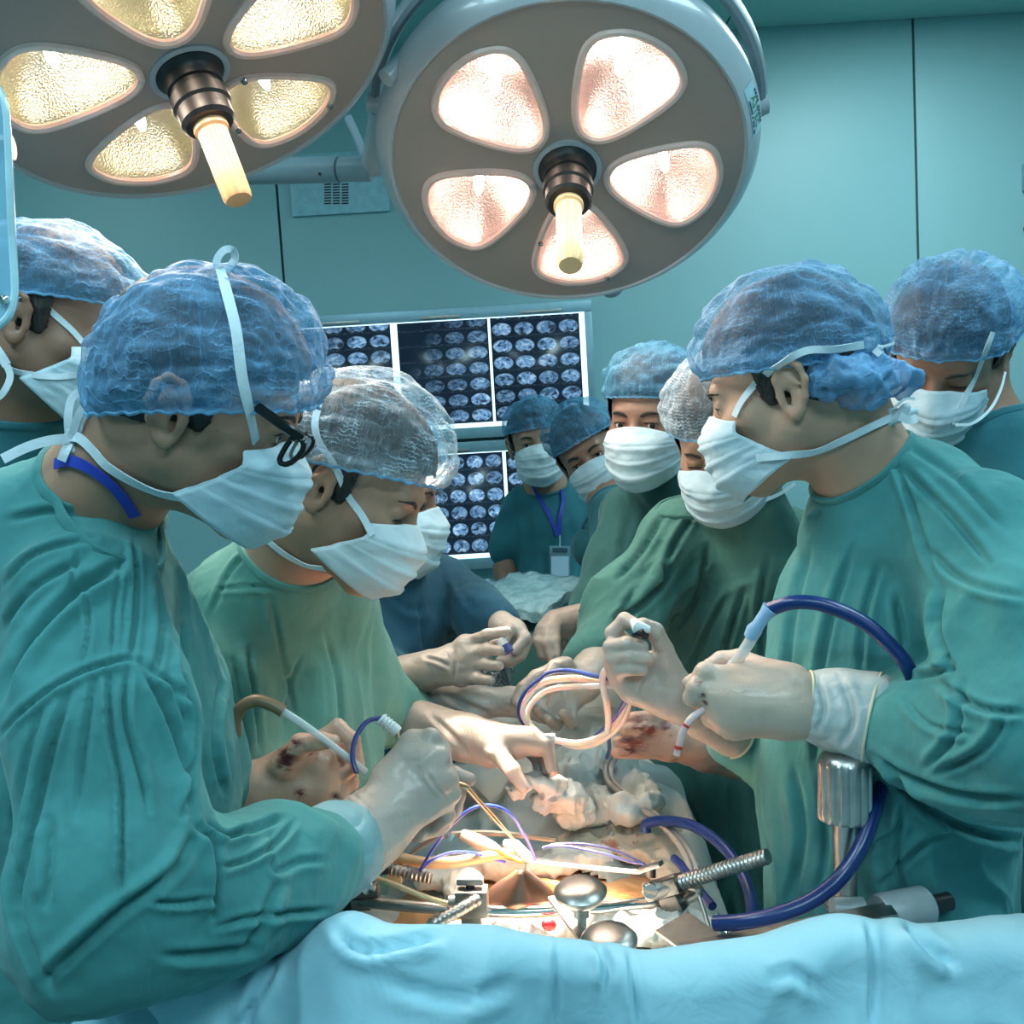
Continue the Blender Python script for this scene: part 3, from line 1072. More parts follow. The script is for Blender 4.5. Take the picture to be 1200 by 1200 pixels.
def cap_mat(name, col, op, crimp=0.25, crease=9.0):
    """thin crimped non-woven: see-through film, denser and paler along its creases"""
    m = Mat(name)
    uv = m.co('UV')
    # crimped pleats: short wavy lines in broken rows
    w = m.n('ShaderNodeTexWave', wave_type='BANDS', bands_direction='Y')
    w.inputs['Scale'].default_value = crease
    w.inputs['Distortion'].default_value = 7.0
    w.inputs['Detail'].default_value = 2
    w.inputs['Detail Scale'].default_value = 1.4
    m.l(uv, w.inputs[0])
    wave = m.ramp(w.outputs['Fac'], [(0.72, (0, 0, 0)), (0.95, (1, 1, 1))])
    brk = m.ramp(m.noise(24, detail=2), [(0.45, (0, 0, 0)), (0.6, (1, 1, 1))])
    wave = m.math('MULTIPLY', wave, brk)
    # long creases running from crown to hem
    st = m.noise(1.0, m.mapped((26, 2.2, 1), src=uv), 3, 0.6, 0.9)
    ridge = m.ramp(m.math('ABSOLUTE', m.math('SUBTRACT', st, 0.5)), [(0.0, (1, 1, 1)), (0.035, (0, 0, 0))])
    # crackle
    nz = m.n('ShaderNodeTexNoise')
    nz.inputs['Scale'].default_value = 16
    m.l(m.co(), nz.inputs[0])
    vo = m.n('ShaderNodeTexVoronoi', feature='DISTANCE_TO_EDGE')
    vo.inputs['Scale'].default_value = 30
    m.l(m.mixc(0.10, m.co(), nz.outputs['Color']), vo.inputs[0])
    edge = m.ramp(vo.outputs[0], [(0.0, (1, 1, 1)), (0.035, (0, 0, 0))])
    big = m.ramp(m.noise(9, detail=4, dist=0.8), [(0.48, (0, 0, 0)), (0.72, (1, 1, 1))])
    sep = m.n('ShaderNodeSeparateXYZ')
    m.l(uv, sep.inputs[0])
    hem = m.ramp(sep.outputs[1], [(0.0, (1, 1, 1)), (0.16, (0, 0, 0))])
    a = m.math('MULTIPLY', edge, 0.22)
    a = m.math('ADD', a, m.math('MULTIPLY', wave, crimp))
    a = m.math('ADD', a, m.math('MULTIPLY', ridge, 0.24))
    a = m.math('ADD', a, m.math('MULTIPLY', big, 0.24))
    a = m.math('ADD', a, m.math('MULTIPLY', hem, 0.30))
    lw = m.n('ShaderNodeLayerWeight')
    lw.inputs[0].default_value = 0.30
    a = m.math('ADD', a, m.math('MULTIPLY', lw.outputs['Facing'], 0.55))
    a = m.math('ADD', a, op, clamp=True)
    h = m.math('ADD', m.math('MULTIPLY', edge, 0.4), m.math('ADD', m.math('MULTIPLY', wave, 0.5), m.math('MULTIPLY', ridge, 0.4)))
    m.set(Base_Color=m.mixc(m.math('MULTIPLY', wave, 0.5), col, tuple(min(1, c * 1.2 + 0.1) for c in col)), Roughness=0.55, Alpha=a, Normal=m.bump(h, 0.6, 0.004))
    m.p.inputs['Specular IOR Level'].default_value = 0.4
    return m.m


M_cap = cap_mat('cap_blue_nonwoven', (0.18, 0.43, 0.72), 0.17, 0.16)
M_cap_pale = cap_mat('cap_pale_nonwoven', (0.55, 0.68, 0.78), 0.05, 0.42, 12.0)
M_cap_far = cap_mat('cap_blue_dense', (0.12, 0.38, 0.62), 0.16, 0.1)


def mask_mat(name, col):
    m = Mat(name)
    w = m.noise(900, detail=1)
    m.set(Base_Color=m.ramp(m.noise(14, detail=4), [(0.3, tuple(c * 0.88 for c in col)), (0.7, col)]), Roughness=0.75, Subsurface_Weight=0.15,
          Subsurface_Radius=(0.01, 0.01, 0.01), Normal=m.bump(w, 0.12, 0.0006, m.bump(m.noise(40, detail=3, dist=1.0), 0.35, 0.004)))
    return m.m


M_mask = mask_mat('mask_pale_blue', (0.50, 0.66, 0.74))
M_mask_w = mask_mat('mask_white', (0.66, 0.74, 0.77))
M_tape = mask_mat('mask_tie_white', (0.66, 0.76, 0.82))


class Frame:
    def __init__(s, px, py, d, fwd, up, scale=1.0):
        s.o = W(px, py, d)
        s.y = camdir(*fwd)
        z = camdir(*up)
        s.z = unit(z - s.y * (z @ s.y))
        s.x = np.cross(s.y, s.z)
        s.R = np.stack([s.x, s.y, s.z], 1)
        s.s = scale

    def to(s, P):
        return s.o + (np.asarray(P, float) * s.s) @ s.R.T

    def inv(s, P):
        return ((np.asarray(P, float) - s.o) @ s.R) / s.s


def head_volume(fr, h, neck_to, closed=(False, False), chest=None, nose=1.0):
    """skin of head and neck (down into the collar) as one surface; neck_to and chest are world points"""
    v = Vol(h / fr.s)
    v.ell((0, -0.012, 0.036), (0.0775, 0.098, 0.087), k=0.02)
    v.ell((0, 0.030, -0.030), (0.064, 0.062, 0.080), k=0.03)
    v.cap((-0.052, 0.004, -0.048), (-0.014, 0.070, -0.098), 0.020, 0.016, 0.025)
    v.cap((0.052, 0.004, -0.048), (0.014, 0.070, -0.098), 0.020, 0.016, 0.025)
    v.ell((0, 0.072, -0.094), (0.024, 0.020, 0.020), k=0.02)
    v.cap((-0.034, 0.080, 0.020), (0.034, 0.080, 0.020), 0.011, 0.011, 0.018)          # brow ridge
    v.cap((-0.036, 0.072, -0.024), (-0.052, 0.050, -0.022), 0.016, 0.014, 0.02)          # cheekbones
    v.cap((0.036, 0.072, -0.024), (0.052, 0.050, -0.022), 0.016, 0.014, 0.02)
    for sx in (-1, 1): v.ell((sx * 0.032, 0.104, -0.001), (0.019, 0.020, 0.013), k=0.014, sub=True)
    v.cap((0, 0.088, 0.006), (0, 0.1 + 0.008 * nose, -0.034), 0.008, 0.0115, 0.010)
    for sx in (-1, 1): v.ell((sx * 0.012, 0.098, -0.037), (0.0085, 0.010, 0.008), k=0.007)
    v.cap((-0.016, 0.091, -0.062), (0.016, 0.091, -0.062), 0.007, 0.007, 0.008)
    v.cap((-0.014, 0.089, -0.072), (0.014, 0.089, -0.072), 0.008, 0.008, 0.008)
    for sx in (-1, 1):                                                                    # lids over the eyeballs
        zz = -0.002
        v.ell((sx * 0.032, 0.0765, zz), (0.0145, 0.0125, 0.0125), k=0.004)
        v.cap((sx * 0.022, 0.088, 0.006), (sx * 0.043, 0.083, 0.005), 0.0035, 0.0035, 0.006)
        if not closed[0]:
            v.ell((sx * 0.032, 0.0925, -0.003), (0.0125, 0.006, 0.0036), k=0.002, sub=True)
        else:
            v.cap((sx * 0.020, 0.0905, -0.007), (sx * 0.044, 0.0855, -0.006), 0.0012, 0.0012, 0.004, sub=True)
    for sx in (-1, 1):                                                                    # ears
        c = np.array([sx * 0.079, -0.008, -0.006])
        ring = [(0.000, 0.012, -0.024), (0.002, 0.014, -0.004), (0.005, 0.014, 0.014), (0.009, 0.006, 0.027), (0.012, -0.008, 0.030), (0.013, -0.017, 0.020), (0.012, -0.019, 0.004), (0.008, -0.013, -0.014), (0.003, -0.004, -0.028), (0.001, 0.005, -0.032)]
        pts = [(c + np.array([sx * a, b, d_]), 0.0042) for a, b, d_ in ring]
        v.chain(pts, 0.004)
        v.ell(c + np.array([sx * 0.003, -0.003, 0.002]), (0.0045, 0.013, 0.024), np.array([[1, 0.25 * sx, 0], [-0.25 * sx, 1, 0], [0, 0, 1]]), k=0.005)
        v.ell(c + np.array([sx * 0.002, 0.003, -0.029]), (0.005, 0.008, 0.009), k=0.006)
        v.cap(c + np.array([sx * 0.006, 0.002, 0.014]), c + np.array([sx * 0.008, -0.010, 0.002]), 0.0032, 0.003, 0.003)
        v.ell(c + np.array([sx * 0.009, 0.004, -0.006]), (0.006, 0.0055, 0.009), k=0.004, sub=True)
        v.cap(c + np.array([sx * 0.001, 0.015, -0.006]), c + np.array([sx * 0.001, 0.015, -0.012]), 0.0035, 0.0035, 0.004)
    nb = fr.inv(neck_to)
    v.cap((0, -0.030, -0.050), nb, 0.056, 0.060, 0.03)
    v.cap((0, -0.055, -0.010), nb * 0.8 + np.array([0, -0.015, 0]), 0.042, 0.045, 0.03)
    if chest is not None:
        cc = fr.inv(chest)
        v.cap(nb, cc, 0.055, 0.060, 0.04)
    V, Q = v.mesh(1)
    return fr.to(V), Q


def cap_mesh(fr, tilt=0.30, R=(0.094, 0.122, 0.104), c=(0, -0.014, 0.040), lat0=-0.30, puff=1.0, seed=1, back=0.0, nu=200, nv=60, rimr=0.0, front=0.0):
    """bouffant cap: a gathered dome closed by a ruffled elastic rim; tilt lowers its back; back adds a sagging pouch behind"""
    V, uv = [], []
    R = np.array(R)
    ct, st = math.cos(tilt), math.sin(tilt)
    U = np.linspace(0, 2 * PI, nu, endpoint=False)
    rows = np.linspace(0, 1, nv)
    rs = np.random.RandomState(seed)
    ph = rs.rand(8) * 6.28
    P = []
    for v in rows:
        lat = lat0 + (PI / 2 - lat0) * v ** 0.92
        cl, sl = math.cos(lat), math.sin(lat)
        x, y = np.cos(U) * cl, np.sin(U) * cl
        z = np.full(nu, sl)
        rim = math.exp(-(v / 0.035) ** 2)
        gather = math.exp(-v / 0.16)
        crown = math.exp(-((1 - v) / 0.2) ** 2)
        pl = np.sin(38 * U + ph[0] + 2 * np.sin(3 * U + ph[1])) * 0.5 + np.sin(61 * U + ph[2] + 3 * np.sin(2 * U)) * 0.5
        sw = 0.03 * puff * math.sin(PI * min(1, v * 1.5)) if v < 0.66 else 0
        r = 1 + sw - (0.045 + rimr) * rim + 0.016 * pl * gather * (1 - 0.6 * rim)
        bk = np.clip(-np.sin(U), 0, 1) ** 2
        fr_ = np.clip(np.sin(U), 0, 1) ** 2
        r = r + back * bk * math.exp(-((v - 0.16) / 0.15) ** 2) + front * fr_ * math.exp(-((v - 0.2) / 0.2) ** 2)
        q = np.stack([x * r * R[0], y * r * R[1], z * r * R[2] + 0.004 * np.sin(37 * U + ph[3]) * rim * 0.3], 1)
        P.append(q)
    P = np.concatenate(P)
    n = P / R
    # crimped creases
    d1 = fbm(P * [34, 14, 30] + 5, 3, seed)
    d2 = noise3(P * [70, 22, 60], seed + 9)
    d3 = fbm(P * 11, 2, seed + 4)
    amp = 0.9 + 0.5 * puff
    P = P + (n / (np.linalg.norm(n, axis=1)[:, None] + 1e-9)) * ((np.abs(d1) * 0.010 + d2 * 0.0016 + d3 * 0.007) * amp)[:, None]
    P[:, 1], P[:, 2] = P[:, 1] * ct - P[:, 2] * st, P[:, 1] * st + P[:, 2] * ct
    P = P + np.array(c)
    uvs = np.stack([np.tile(U / (2 * PI), nv), np.repeat(rows, nu)], 1)
    i = np.arange(nv - 1)[:, None] * nu
    j = np.arange(nu)[None, :]
    j2 = (j + 1) % nu
    Q = np.stack([i + j, i + j2, i + nu + j2, i + nu + j], 2).reshape(-1, 4)
    return fr.to(P), Q, uvs * [6, 1]


def mask_mesh(fr, seed=1, w=1.0, top=-0.004, bot=-0.130, nose=0.129, side_y=0.012, open_bottom=0.0, n=(61, 41)):
    """pleated surgical mask wrapped over nose and chin"""
    S, T = np.linspace(-1, 1, n[0]), np.linspace(0, 1, n[1])
    out = []
    for t in T:
        # centre profile
        y = np.interp(t, [0, 0.22, 0.5, 0.8, 1.0], [nose - 0.024, nose, nose, nose - 0.008, nose - 0.032])
        z = top + (bot - top) * t
        for s_ in S:
            a = abs(s_)
            ph = s_ * math.radians(58 + 30 * t) * w
            e = a ** 1.6
            zt = z * (1 - e) + e * (-0.022 + (-0.060) * t)
            zt -= 0.006 * (1 - e) * 0 + 0.010 * e * (0 if t > 0.5 else 0)
            rx = 0.079 - 0.010 * t * (1 - 0.3 * a)
            yy = side_y + (y - side_y) * math.cos(ph) ** 0.85 if math.cos(ph) > 0 else side_y
            xx = rx * math.sin(ph)
            # nose tent at the top edge
            yy -= 0.004 * (1 - t) ** 2 * math.exp(-((a - 0.33) / 0.18) ** 2)
            pl = 0.0
            for c_ in (0.30, 0.52, 0.74):
                dlt = (t - c_) / 0.09
                if -0.15 < dlt < 1: pl += 0.0038 * (1 - max(0, dlt)) * (1 - 0.75 * e)
            rad = unit([xx, yy - side_y + 0.03, 0])
            out.append(np.array([xx, yy, zt]) + rad * pl)
    V = np.array(out)
    dv = fbm(V * [22, 22, 30], 2, seed + 3) * 0.0045 + np.abs(fbm(V * [30, 30, 60], 2, seed)) * 0.003
    N_ = V * [1, 1, 0]
    N_ /= np.linalg.norm(N_, axis=1)[:, None]
    V = V + N_ * dv[:, None]
    nu, nv = n
    i = np.arange(nv - 1)[:, None] * nu
    j = np.arange(nu - 1)[None, :]
    Q = np.stack([i + j, i + nu + j, i + nu + j + 1, i + j + 1], 2).reshape(-1, 4)
    return fr.to(V), Q


def solid(o, t, off=0.0):
    md = o.modifiers.new('thickness', 'SOLIDIFY')
    md.thickness = t
    md.offset = off
    return o


# -------- cloth folds
def fold_creases(V, Q, creases, face=True):
    """presses drawn creases into cloth near their lines; each: (points, width px, depth m[, side])"""
    N = normals(V, Q)
    x, y, d = proj(V)
    tc = CAM - V
    tc /= np.linalg.norm(tc, axis=1)[:, None]
    fc = np.clip((np.sum(N * tc, 1) + 0.05) * 3, 0, 1)
    disp = np.zeros(len(V))
    for cr_ in creases:
        pts, w, dep = cr_[:3]
        side = cr_[3] if len(cr_) > 3 else 1
        P = spline([(a, b, 0) for a, b in pts], 5)[:, :2]
        m = (x > P[:, 0].min() - 4 * w) & (x < P[:, 0].max() + 4 * w) & (y > P[:, 1].min() - 4 * w) & (y < P[:, 1].max() + 4 * w) & (fc > 0)
        ii = np.nonzero(m)[0]
        if len(ii) == 0: continue
        q = np.stack([x[ii], y[ii]], 1)
        best = np.full(len(ii), 1e9)
        sd = np.zeros(len(ii))
        tt = np.zeros(len(ii))
        L = np.concatenate([[0], np.cumsum(np.linalg.norm(np.diff(P, axis=0), axis=1))])
        for k in range(len(P) - 1):
            a, b = P[k], P[k + 1]
            ab = b - a
            l2 = ab @ ab + 1e-9
            t = np.clip(((q - a) @ ab) / l2, 0, 1)
            r = q - (a + t[:, None] * ab)
            dd = np.hypot(r[:, 0], r[:, 1])
            better = dd < best
            best[better] = dd[better]
            sd[better] = (np.sign(ab[0] * r[:, 1] - ab[1] * r[:, 0]) * dd)[better]
            tt[better] = ((L[k] + t * math.sqrt(l2)) / L[-1])[better]
        tap = np.clip(np.minimum(tt, 1 - tt) * 5 + 0.15, 0, 1)
        g = -np.exp(-(best / (0.75 * w)) ** 2) + 0.75 * np.exp(-((sd * side - 1.7 * w) / (1.2 * w)) ** 2) + 0.3 * np.exp(-((sd * side + 1.6 * w) / (1.0 * w)) ** 2)
        disp[ii] += g * dep * 1.25 * tap * fc[ii]
    return V + N * disp[:, None]


def fold_noise(V, Q, regions, amp=0.006, seed=0, fine=0.0012, calm=None):
    """soft folds; regions: (px, py, depth, dir_x, dir_y[, weight]) flow directions, blended"""
    N = normals(V, Q)
    tot, ws = np.zeros(len(V)), np.zeros(len(V)) + 1e-9
    for k, r in enumerate(regions):
        c = W(r[0], r[1], r[2])
        f = camdir(r[3], -r[4], 0)
        s_ = unit(np.cross(f, cf))
        t = np.cross(s_, f)
        w = np.exp(-np.sum((V - c) ** 2, 1) / (2 * 0.11 ** 2)) + 1e-6
        L = V @ np.stack([f * 2.6, s_ * 15, t * 12], 1)
        wp = noise3(V * 7, seed + 50)[:, None] * 0.55
        a = noise3(L + wp, seed + k)
        b = noise3(L * 2.2 + wp * 1.5 + 7, seed + k + 20)
        g = (1 - np.abs(a) * 2.8) * 0.9 + (0.5 - np.abs(b) * 1.6) * 0.38
        tot += g * w
        ws += w
    g = tot / ws
    if calm is not None:
        g = g * np.clip((np.linalg.norm(V - calm, axis=1) - 0.085) / 0.06, 0, 1)
    return V + N * (g * amp * 1.6 + fbm(V * 45, 2, seed + 70) * fine)[:, None]


def gown_mesh(chains, h, regions, creases=(), amp=0.006, seed=0, zcut=0.7, k=0.05, smooth=1, neck=None, sub=False, cuts=()):
    """chains: lists of (px, py, depth, radius px[, squash depthwise])"""
    v = Vol(h)
    for ch in chains:
        kk = k
        if isinstance(ch, tuple): kk, ch = ch
        pts = [(W(p[0], p[1], p[2]), p[3] * p[2] / F_PX) for p in ch]
        v.chain(pts, kk)
    if neck is not None:
        for a, b, ra, rb in neck:
            v.cap(a, b, ra, rb, 0.03)
    for a, b, ra, rb in cuts: v.cap(a, b, ra, rb, 0.006, sub=True)
    V, Q = v.mesh(smooth, clip=(np.array([-3, 0.0, zcut]), np.array([3, 4.2, 2.4])))
    if sub: V, Q = subdivide(V, Q)
    V = fold_noise(V, Q, regions, amp, seed, calm=(neck[0][0] if neck else None))
    if creases: V = fold_creases(V, Q, creases)
    V = laplace(V, Q, 0.25)
    return V, Q


def skirt_and_feet(root, base, r, mat, ztop, shoe_mat, facing):
    """gown below the table edge, trouser legs and shoes standing on the floor"""
    n = 48
    V, Fc = [], []
    rows = [(ztop + 0.06, 0.93), (ztop - 0.1, 1.0), (0.5, 1.03), (0.30, 1.06)]
    for z, s_ in rows:
        for k in range(n):
            a = 2 * PI * k / n
            rr = r * s_ * (1 + 0.04 * math.sin(9 * a) * (1 if z < ztop else 0.3))
            V.append((base[0] + rr * math.cos(a) * 1.0, base[1] + rr * math.sin(a) * 0.85, z))
    for i in range(len(rows) - 1):
        for k in range(n): Fc.append([i * n + k, i * n + (k + 1) % n, (i + 1) * n + (k + 1) % n, (i + 1) * n + k])
    solid(MB().add(V, Fc).build('gown_skirt', mat, root), 0.004)
    f = unit([facing[0], facing[1], 0])
    s_ = np.array([-f[1], f[0], 0])
    for sg in (-1, 1):
        c = np.array([base[0], base[1], 0]) + s_ * sg * 0.09
        v = Vol(0.012)
        v.cap(c + [0, 0, 0.035], c + f * 0.15 + [0, 0, 0.03], 0.04, 0.034, 0.02)
        v.cap(c + [0, 0, 0.05], c + [0, 0, 0.45], 0.045, 0.065, 0.02)
        Vv, Qq = v.mesh(1)
        Vv[:, 2] = np.maximum(Vv[:, 2], 0.0)
        mesh_obj('shoe_and_trouser_leg', Vv, Qq, shoe_mat, root)


M_shoe = simple('clog_rubber', (0.04, 0.10, 0.12), 0.5)


def body_parts(P, root):
    """torso, arms hidden in the gown are part of the skin surface only as far as the collar"""


def eyes(fr, root, look=(0, 0), brow=True, closed=False, bvh=None):
    def on(x, z, lift=0.0008, y0=0.16):
        """point of the face straight behind (x, z)"""
        o_, d_ = fr.to((x, y0, z)), -fr.y
        loc = bvh.ray_cast(Vector(o_), Vector(d_))[0]
        return (np.array(loc) if loc is not None else fr.to((x, 0.085, z))) + fr.y * lift
    for sx in (-1, 1):
        c = np.array([sx * 0.032, 0.0775, -0.002])
        if not closed:
            ball = MB().lathe([(0, -0.0118), (0.006, -0.0100), (0.0105, -0.0055), (0.0118, 0), (0.0105, 0.0055), (0.006, 0.0100), (0, 0.0118)], fr.to(c), fr.y, 20).build('eyeball', M_white_eye, root)
            dr = unit([look[0], 1, look[1]])
            cc = fr.to(c + dr * 0.0092)
            MB().lathe([(0.0058, 0.0), (0.0050, 0.0019), (0.003, 0.0028), (0, 0.0031)], cc, fr.R @ dr, 16).build('iris', M_iris, ball)
        zl = -0.006 if closed else 0.0015
        lash = [on(sx * x_, zl + dz_, 0.0007) for x_, dz_ in ((0.019, -0.001), (0.025, 0.0006), (0.032, 0.001), (0.039, 0.0), (0.045, -0.002))]
        MB().tube(spline(lash, 4), np.interp(np.linspace(0, 1, 17), [0, 0.3, 0.8, 1], [0.0004, 0.0011, 0.0013, 0.0005]) * fr.s, 6).build('eyelash', M_hair, root)
        if brow:
            pts = [on(sx * a, z, 0.0014) for a, z in ((0.014, 0.0150), (0.022, 0.0185), (0.031, 0.0210), (0.040, 0.0205), (0.048, 0.0165))]
            MB().tube(spline(pts, 4), np.interp(np.linspace(0, 1, 17), [0, 0.2, 0.6, 1], [0.0018, 0.0034, 0.0028, 0.0009]) * fr.s, 8, flat=(1.0, 0.6), up=fr.y).build('eyebrow', M_hair, root)


def neckline(root, fr, nb, skin, gown, mat, r=0.0038):
    """bound neck edge of the gown, laid where cloth and neck meet"""
    ax = unit(fr.o - nb)
    e1 = unit(np.cross(ax, cf)); e2 = np.cross(ax, e1)
    ts = np.arange(0.10, -0.12, -0.003)
    res = []
    for k in range(56):
        a = 2 * PI * k / 56
        d_ = math.cos(a) * e1 + math.sin(a) * e2
        t0 = None
        for t in ts:
            o_ = nb + ax * t + d_ * 0.30
            hg = gown.ray_cast(Vector(o_), Vector(-d_), 0.3)
            if hg[0] is None: continue
            hs_ = skin.ray_cast(Vector(o_), Vector(-d_), 0.3)
            if hs_[0] is None or hg[3] <= hs_[3]:
                t0 = (t, 0.30 - hg[3])
                break
        res.append(t0 or (np.nan, np.nan))
    R_ = np.array(res)
    if np.isnan(R_).sum() > 28: return
    for c_ in (0, 1):
        x = R_[:, c_]
        ok = ~np.isnan(x)
        x = np.interp(np.arange(56), np.nonzero(ok)[0], x[ok])
        med = np.median(np.stack([np.roll(x, s_) for s_ in range(-3, 4)]), axis=0)
        x = np.mean(np.stack([np.roll(med, s_) for s_ in (-2, -1, 0, 1, 2)]), axis=0)
        R_[:, c_] = x
    P = []
    for k in range(56):
        a = 2 * PI * k / 56
        d_ = math.cos(a) * e1 + math.sin(a) * e2
        P.append(nb + ax * R_[k, 0] + d_ * (R_[k, 1] + 0.0005))
    P = spline(P, 2, closed=True)
    P = np.concatenate([P, P[:2]])
    MB().tube(P, r, 8, cap=False, flat=(1.0, 1.6), up=ax).build('neckline', mat, root)


def hair_shell(fr, h=0.005, low=-0.035, sideburn=True):
    v = Vol(h)
    v.ell((0, -0.008, 0.040), (0.085, 0.105, 0.094), k=0.01)
    v.ell((0, -0.060, -0.012), (0.064, 0.050, 0.052), k=0.03)
    if sideburn:
        for sx in (-1, 1): v.cap((sx * 0.073, 0.016, 0.020), (sx * 0.0715, 0.017, -0.012), 0.009, 0.006, 0.012)
    # cut away face and neck
    v.ell((0, 0.120, -0.03), (0.095, 0.075, 0.080), k=0.01, sub=True)
    V, Q = v.mesh(1)
    keep = V[:, 2] > low - 0.25 * np.clip(V[:, 1], -0.2, 0) * -1 * 0.3
    keep &= (V[:, 2] > (0.020 + 0.42 * V[:, 1])) | (V[:, 1] < 0.030) & (V[:, 2] > -0.030)
    N = normals(V, Q)
    V = V + N * (noise3(V * 160, 3) * 0.0012)[:, None]
    Q = Q[keep[Q].all(1)]
    return fr.to(V), Q
# ================================================================ people
def collar(fr, nb, up=0.0, r=0.070, down=0.09, r2=0.10):
    ax = unit(fr.o - nb)
    return [(nb + ax * up, nb - ax * down, r, r2)]



def person(name, label, fr, skin, neck_to, chest, base_px, group=None, h=0.0035, closed=False, look=(0, 0), brows=True, nose=1.0, floor_xy=None):
    root = tag(empty(name, (floor_xy[0], floor_xy[1], 0)), label, 'person', group)
    V, Q = head_volume(fr, h, neck_to, (closed, closed), chest, nose)
    mesh_obj('body', V, Q, M_skin[skin], root)
    hv = hair_shell(fr, max(0.004, h))
    mesh_obj('hair', hv[0], hv[1], M_hair, root)
    eyes(fr, root, look, brows, closed, bvh_of((V, Q)))
    return root, (V, Q)


def add_cap(root, fr, mat, **kw):
    V, Q, uv = cap_mesh(fr, **kw)
    mesh_obj('cap', V, Q, mat, root, uv=uv)
    nu = kw.get('nu', 200)
    # elastic hem: a small ruffled roll along the rim
    rim = V[:nu]
    rim = np.concatenate([rim, rim[:2]])
    MB().tube(rim[::2], 0.0019, 6, cap=False).build('cap_hem', M_capband, root)
    return V, Q


M_capband = simple('cap_hem_blue', (0.16, 0.42, 0.66), 0.7, var=0.15, scale=80, Alpha=0.75)


def add_mask(root, fr, mat, **kw):
    V, Q = mask_mesh(fr, **kw)
    o = mesh_obj('mask', V, Q, mat, root)
    solid(o, 0.0012, -1)
    n = kw.get('n', (61, 41))
    # stitched hems along top, bottom and sides
    idx = np.arange(n[0] * n[1]).reshape(n[1], n[0])
    for e in (idx[0], idx[-1], idx[:, 0], idx[:, -1]):
        MB().tube(V[e][::2], 0.0013, 6).build('mask_hem', mat, o)
    return V, Q, idx


def tie(root, pts, bvh, width=0.0085, off=0.003, name='mask_tie', mat=None):
    """pts: (px, py[, depth]) laid on the surface seen there, or at the depth given"""
    P, N = [], []
    for p in pts:
        if len(p) == 2:
            a, n_ = hit(p[0], p[1], bvh, off)
        else:
            a, n_ = W(*p), -cf
        P.append(a); N.append(n_)
    return ribbon(P, N, width, name, mat or M_tape, root)


def knot(root, px, py, d, r=0.011, name='mask_knot', seed=0):
    c = W(px, py, d)
    v = Vol(0.0025)
    rs = np.random.RandomState(seed)
    for k in range(4):
        a, b = rs.randn(3) * r * 0.5, rs.randn(3) * r * 0.5
        v.cap(c + a, c + b, r * 0.42, r * 0.38, 0.003)
    V, Q = v.mesh(1)
    return mesh_obj(name, V, Q, M_tape, root)


def loop_tape(root, pts, width=0.008, name='mask_bow', nrm=None):
    P = [W(*p) for p in pts]
    N = [(-cf if nrm is None else nrm)] * len(P)
    return ribbon(P, N, width, name, M_tape, root)


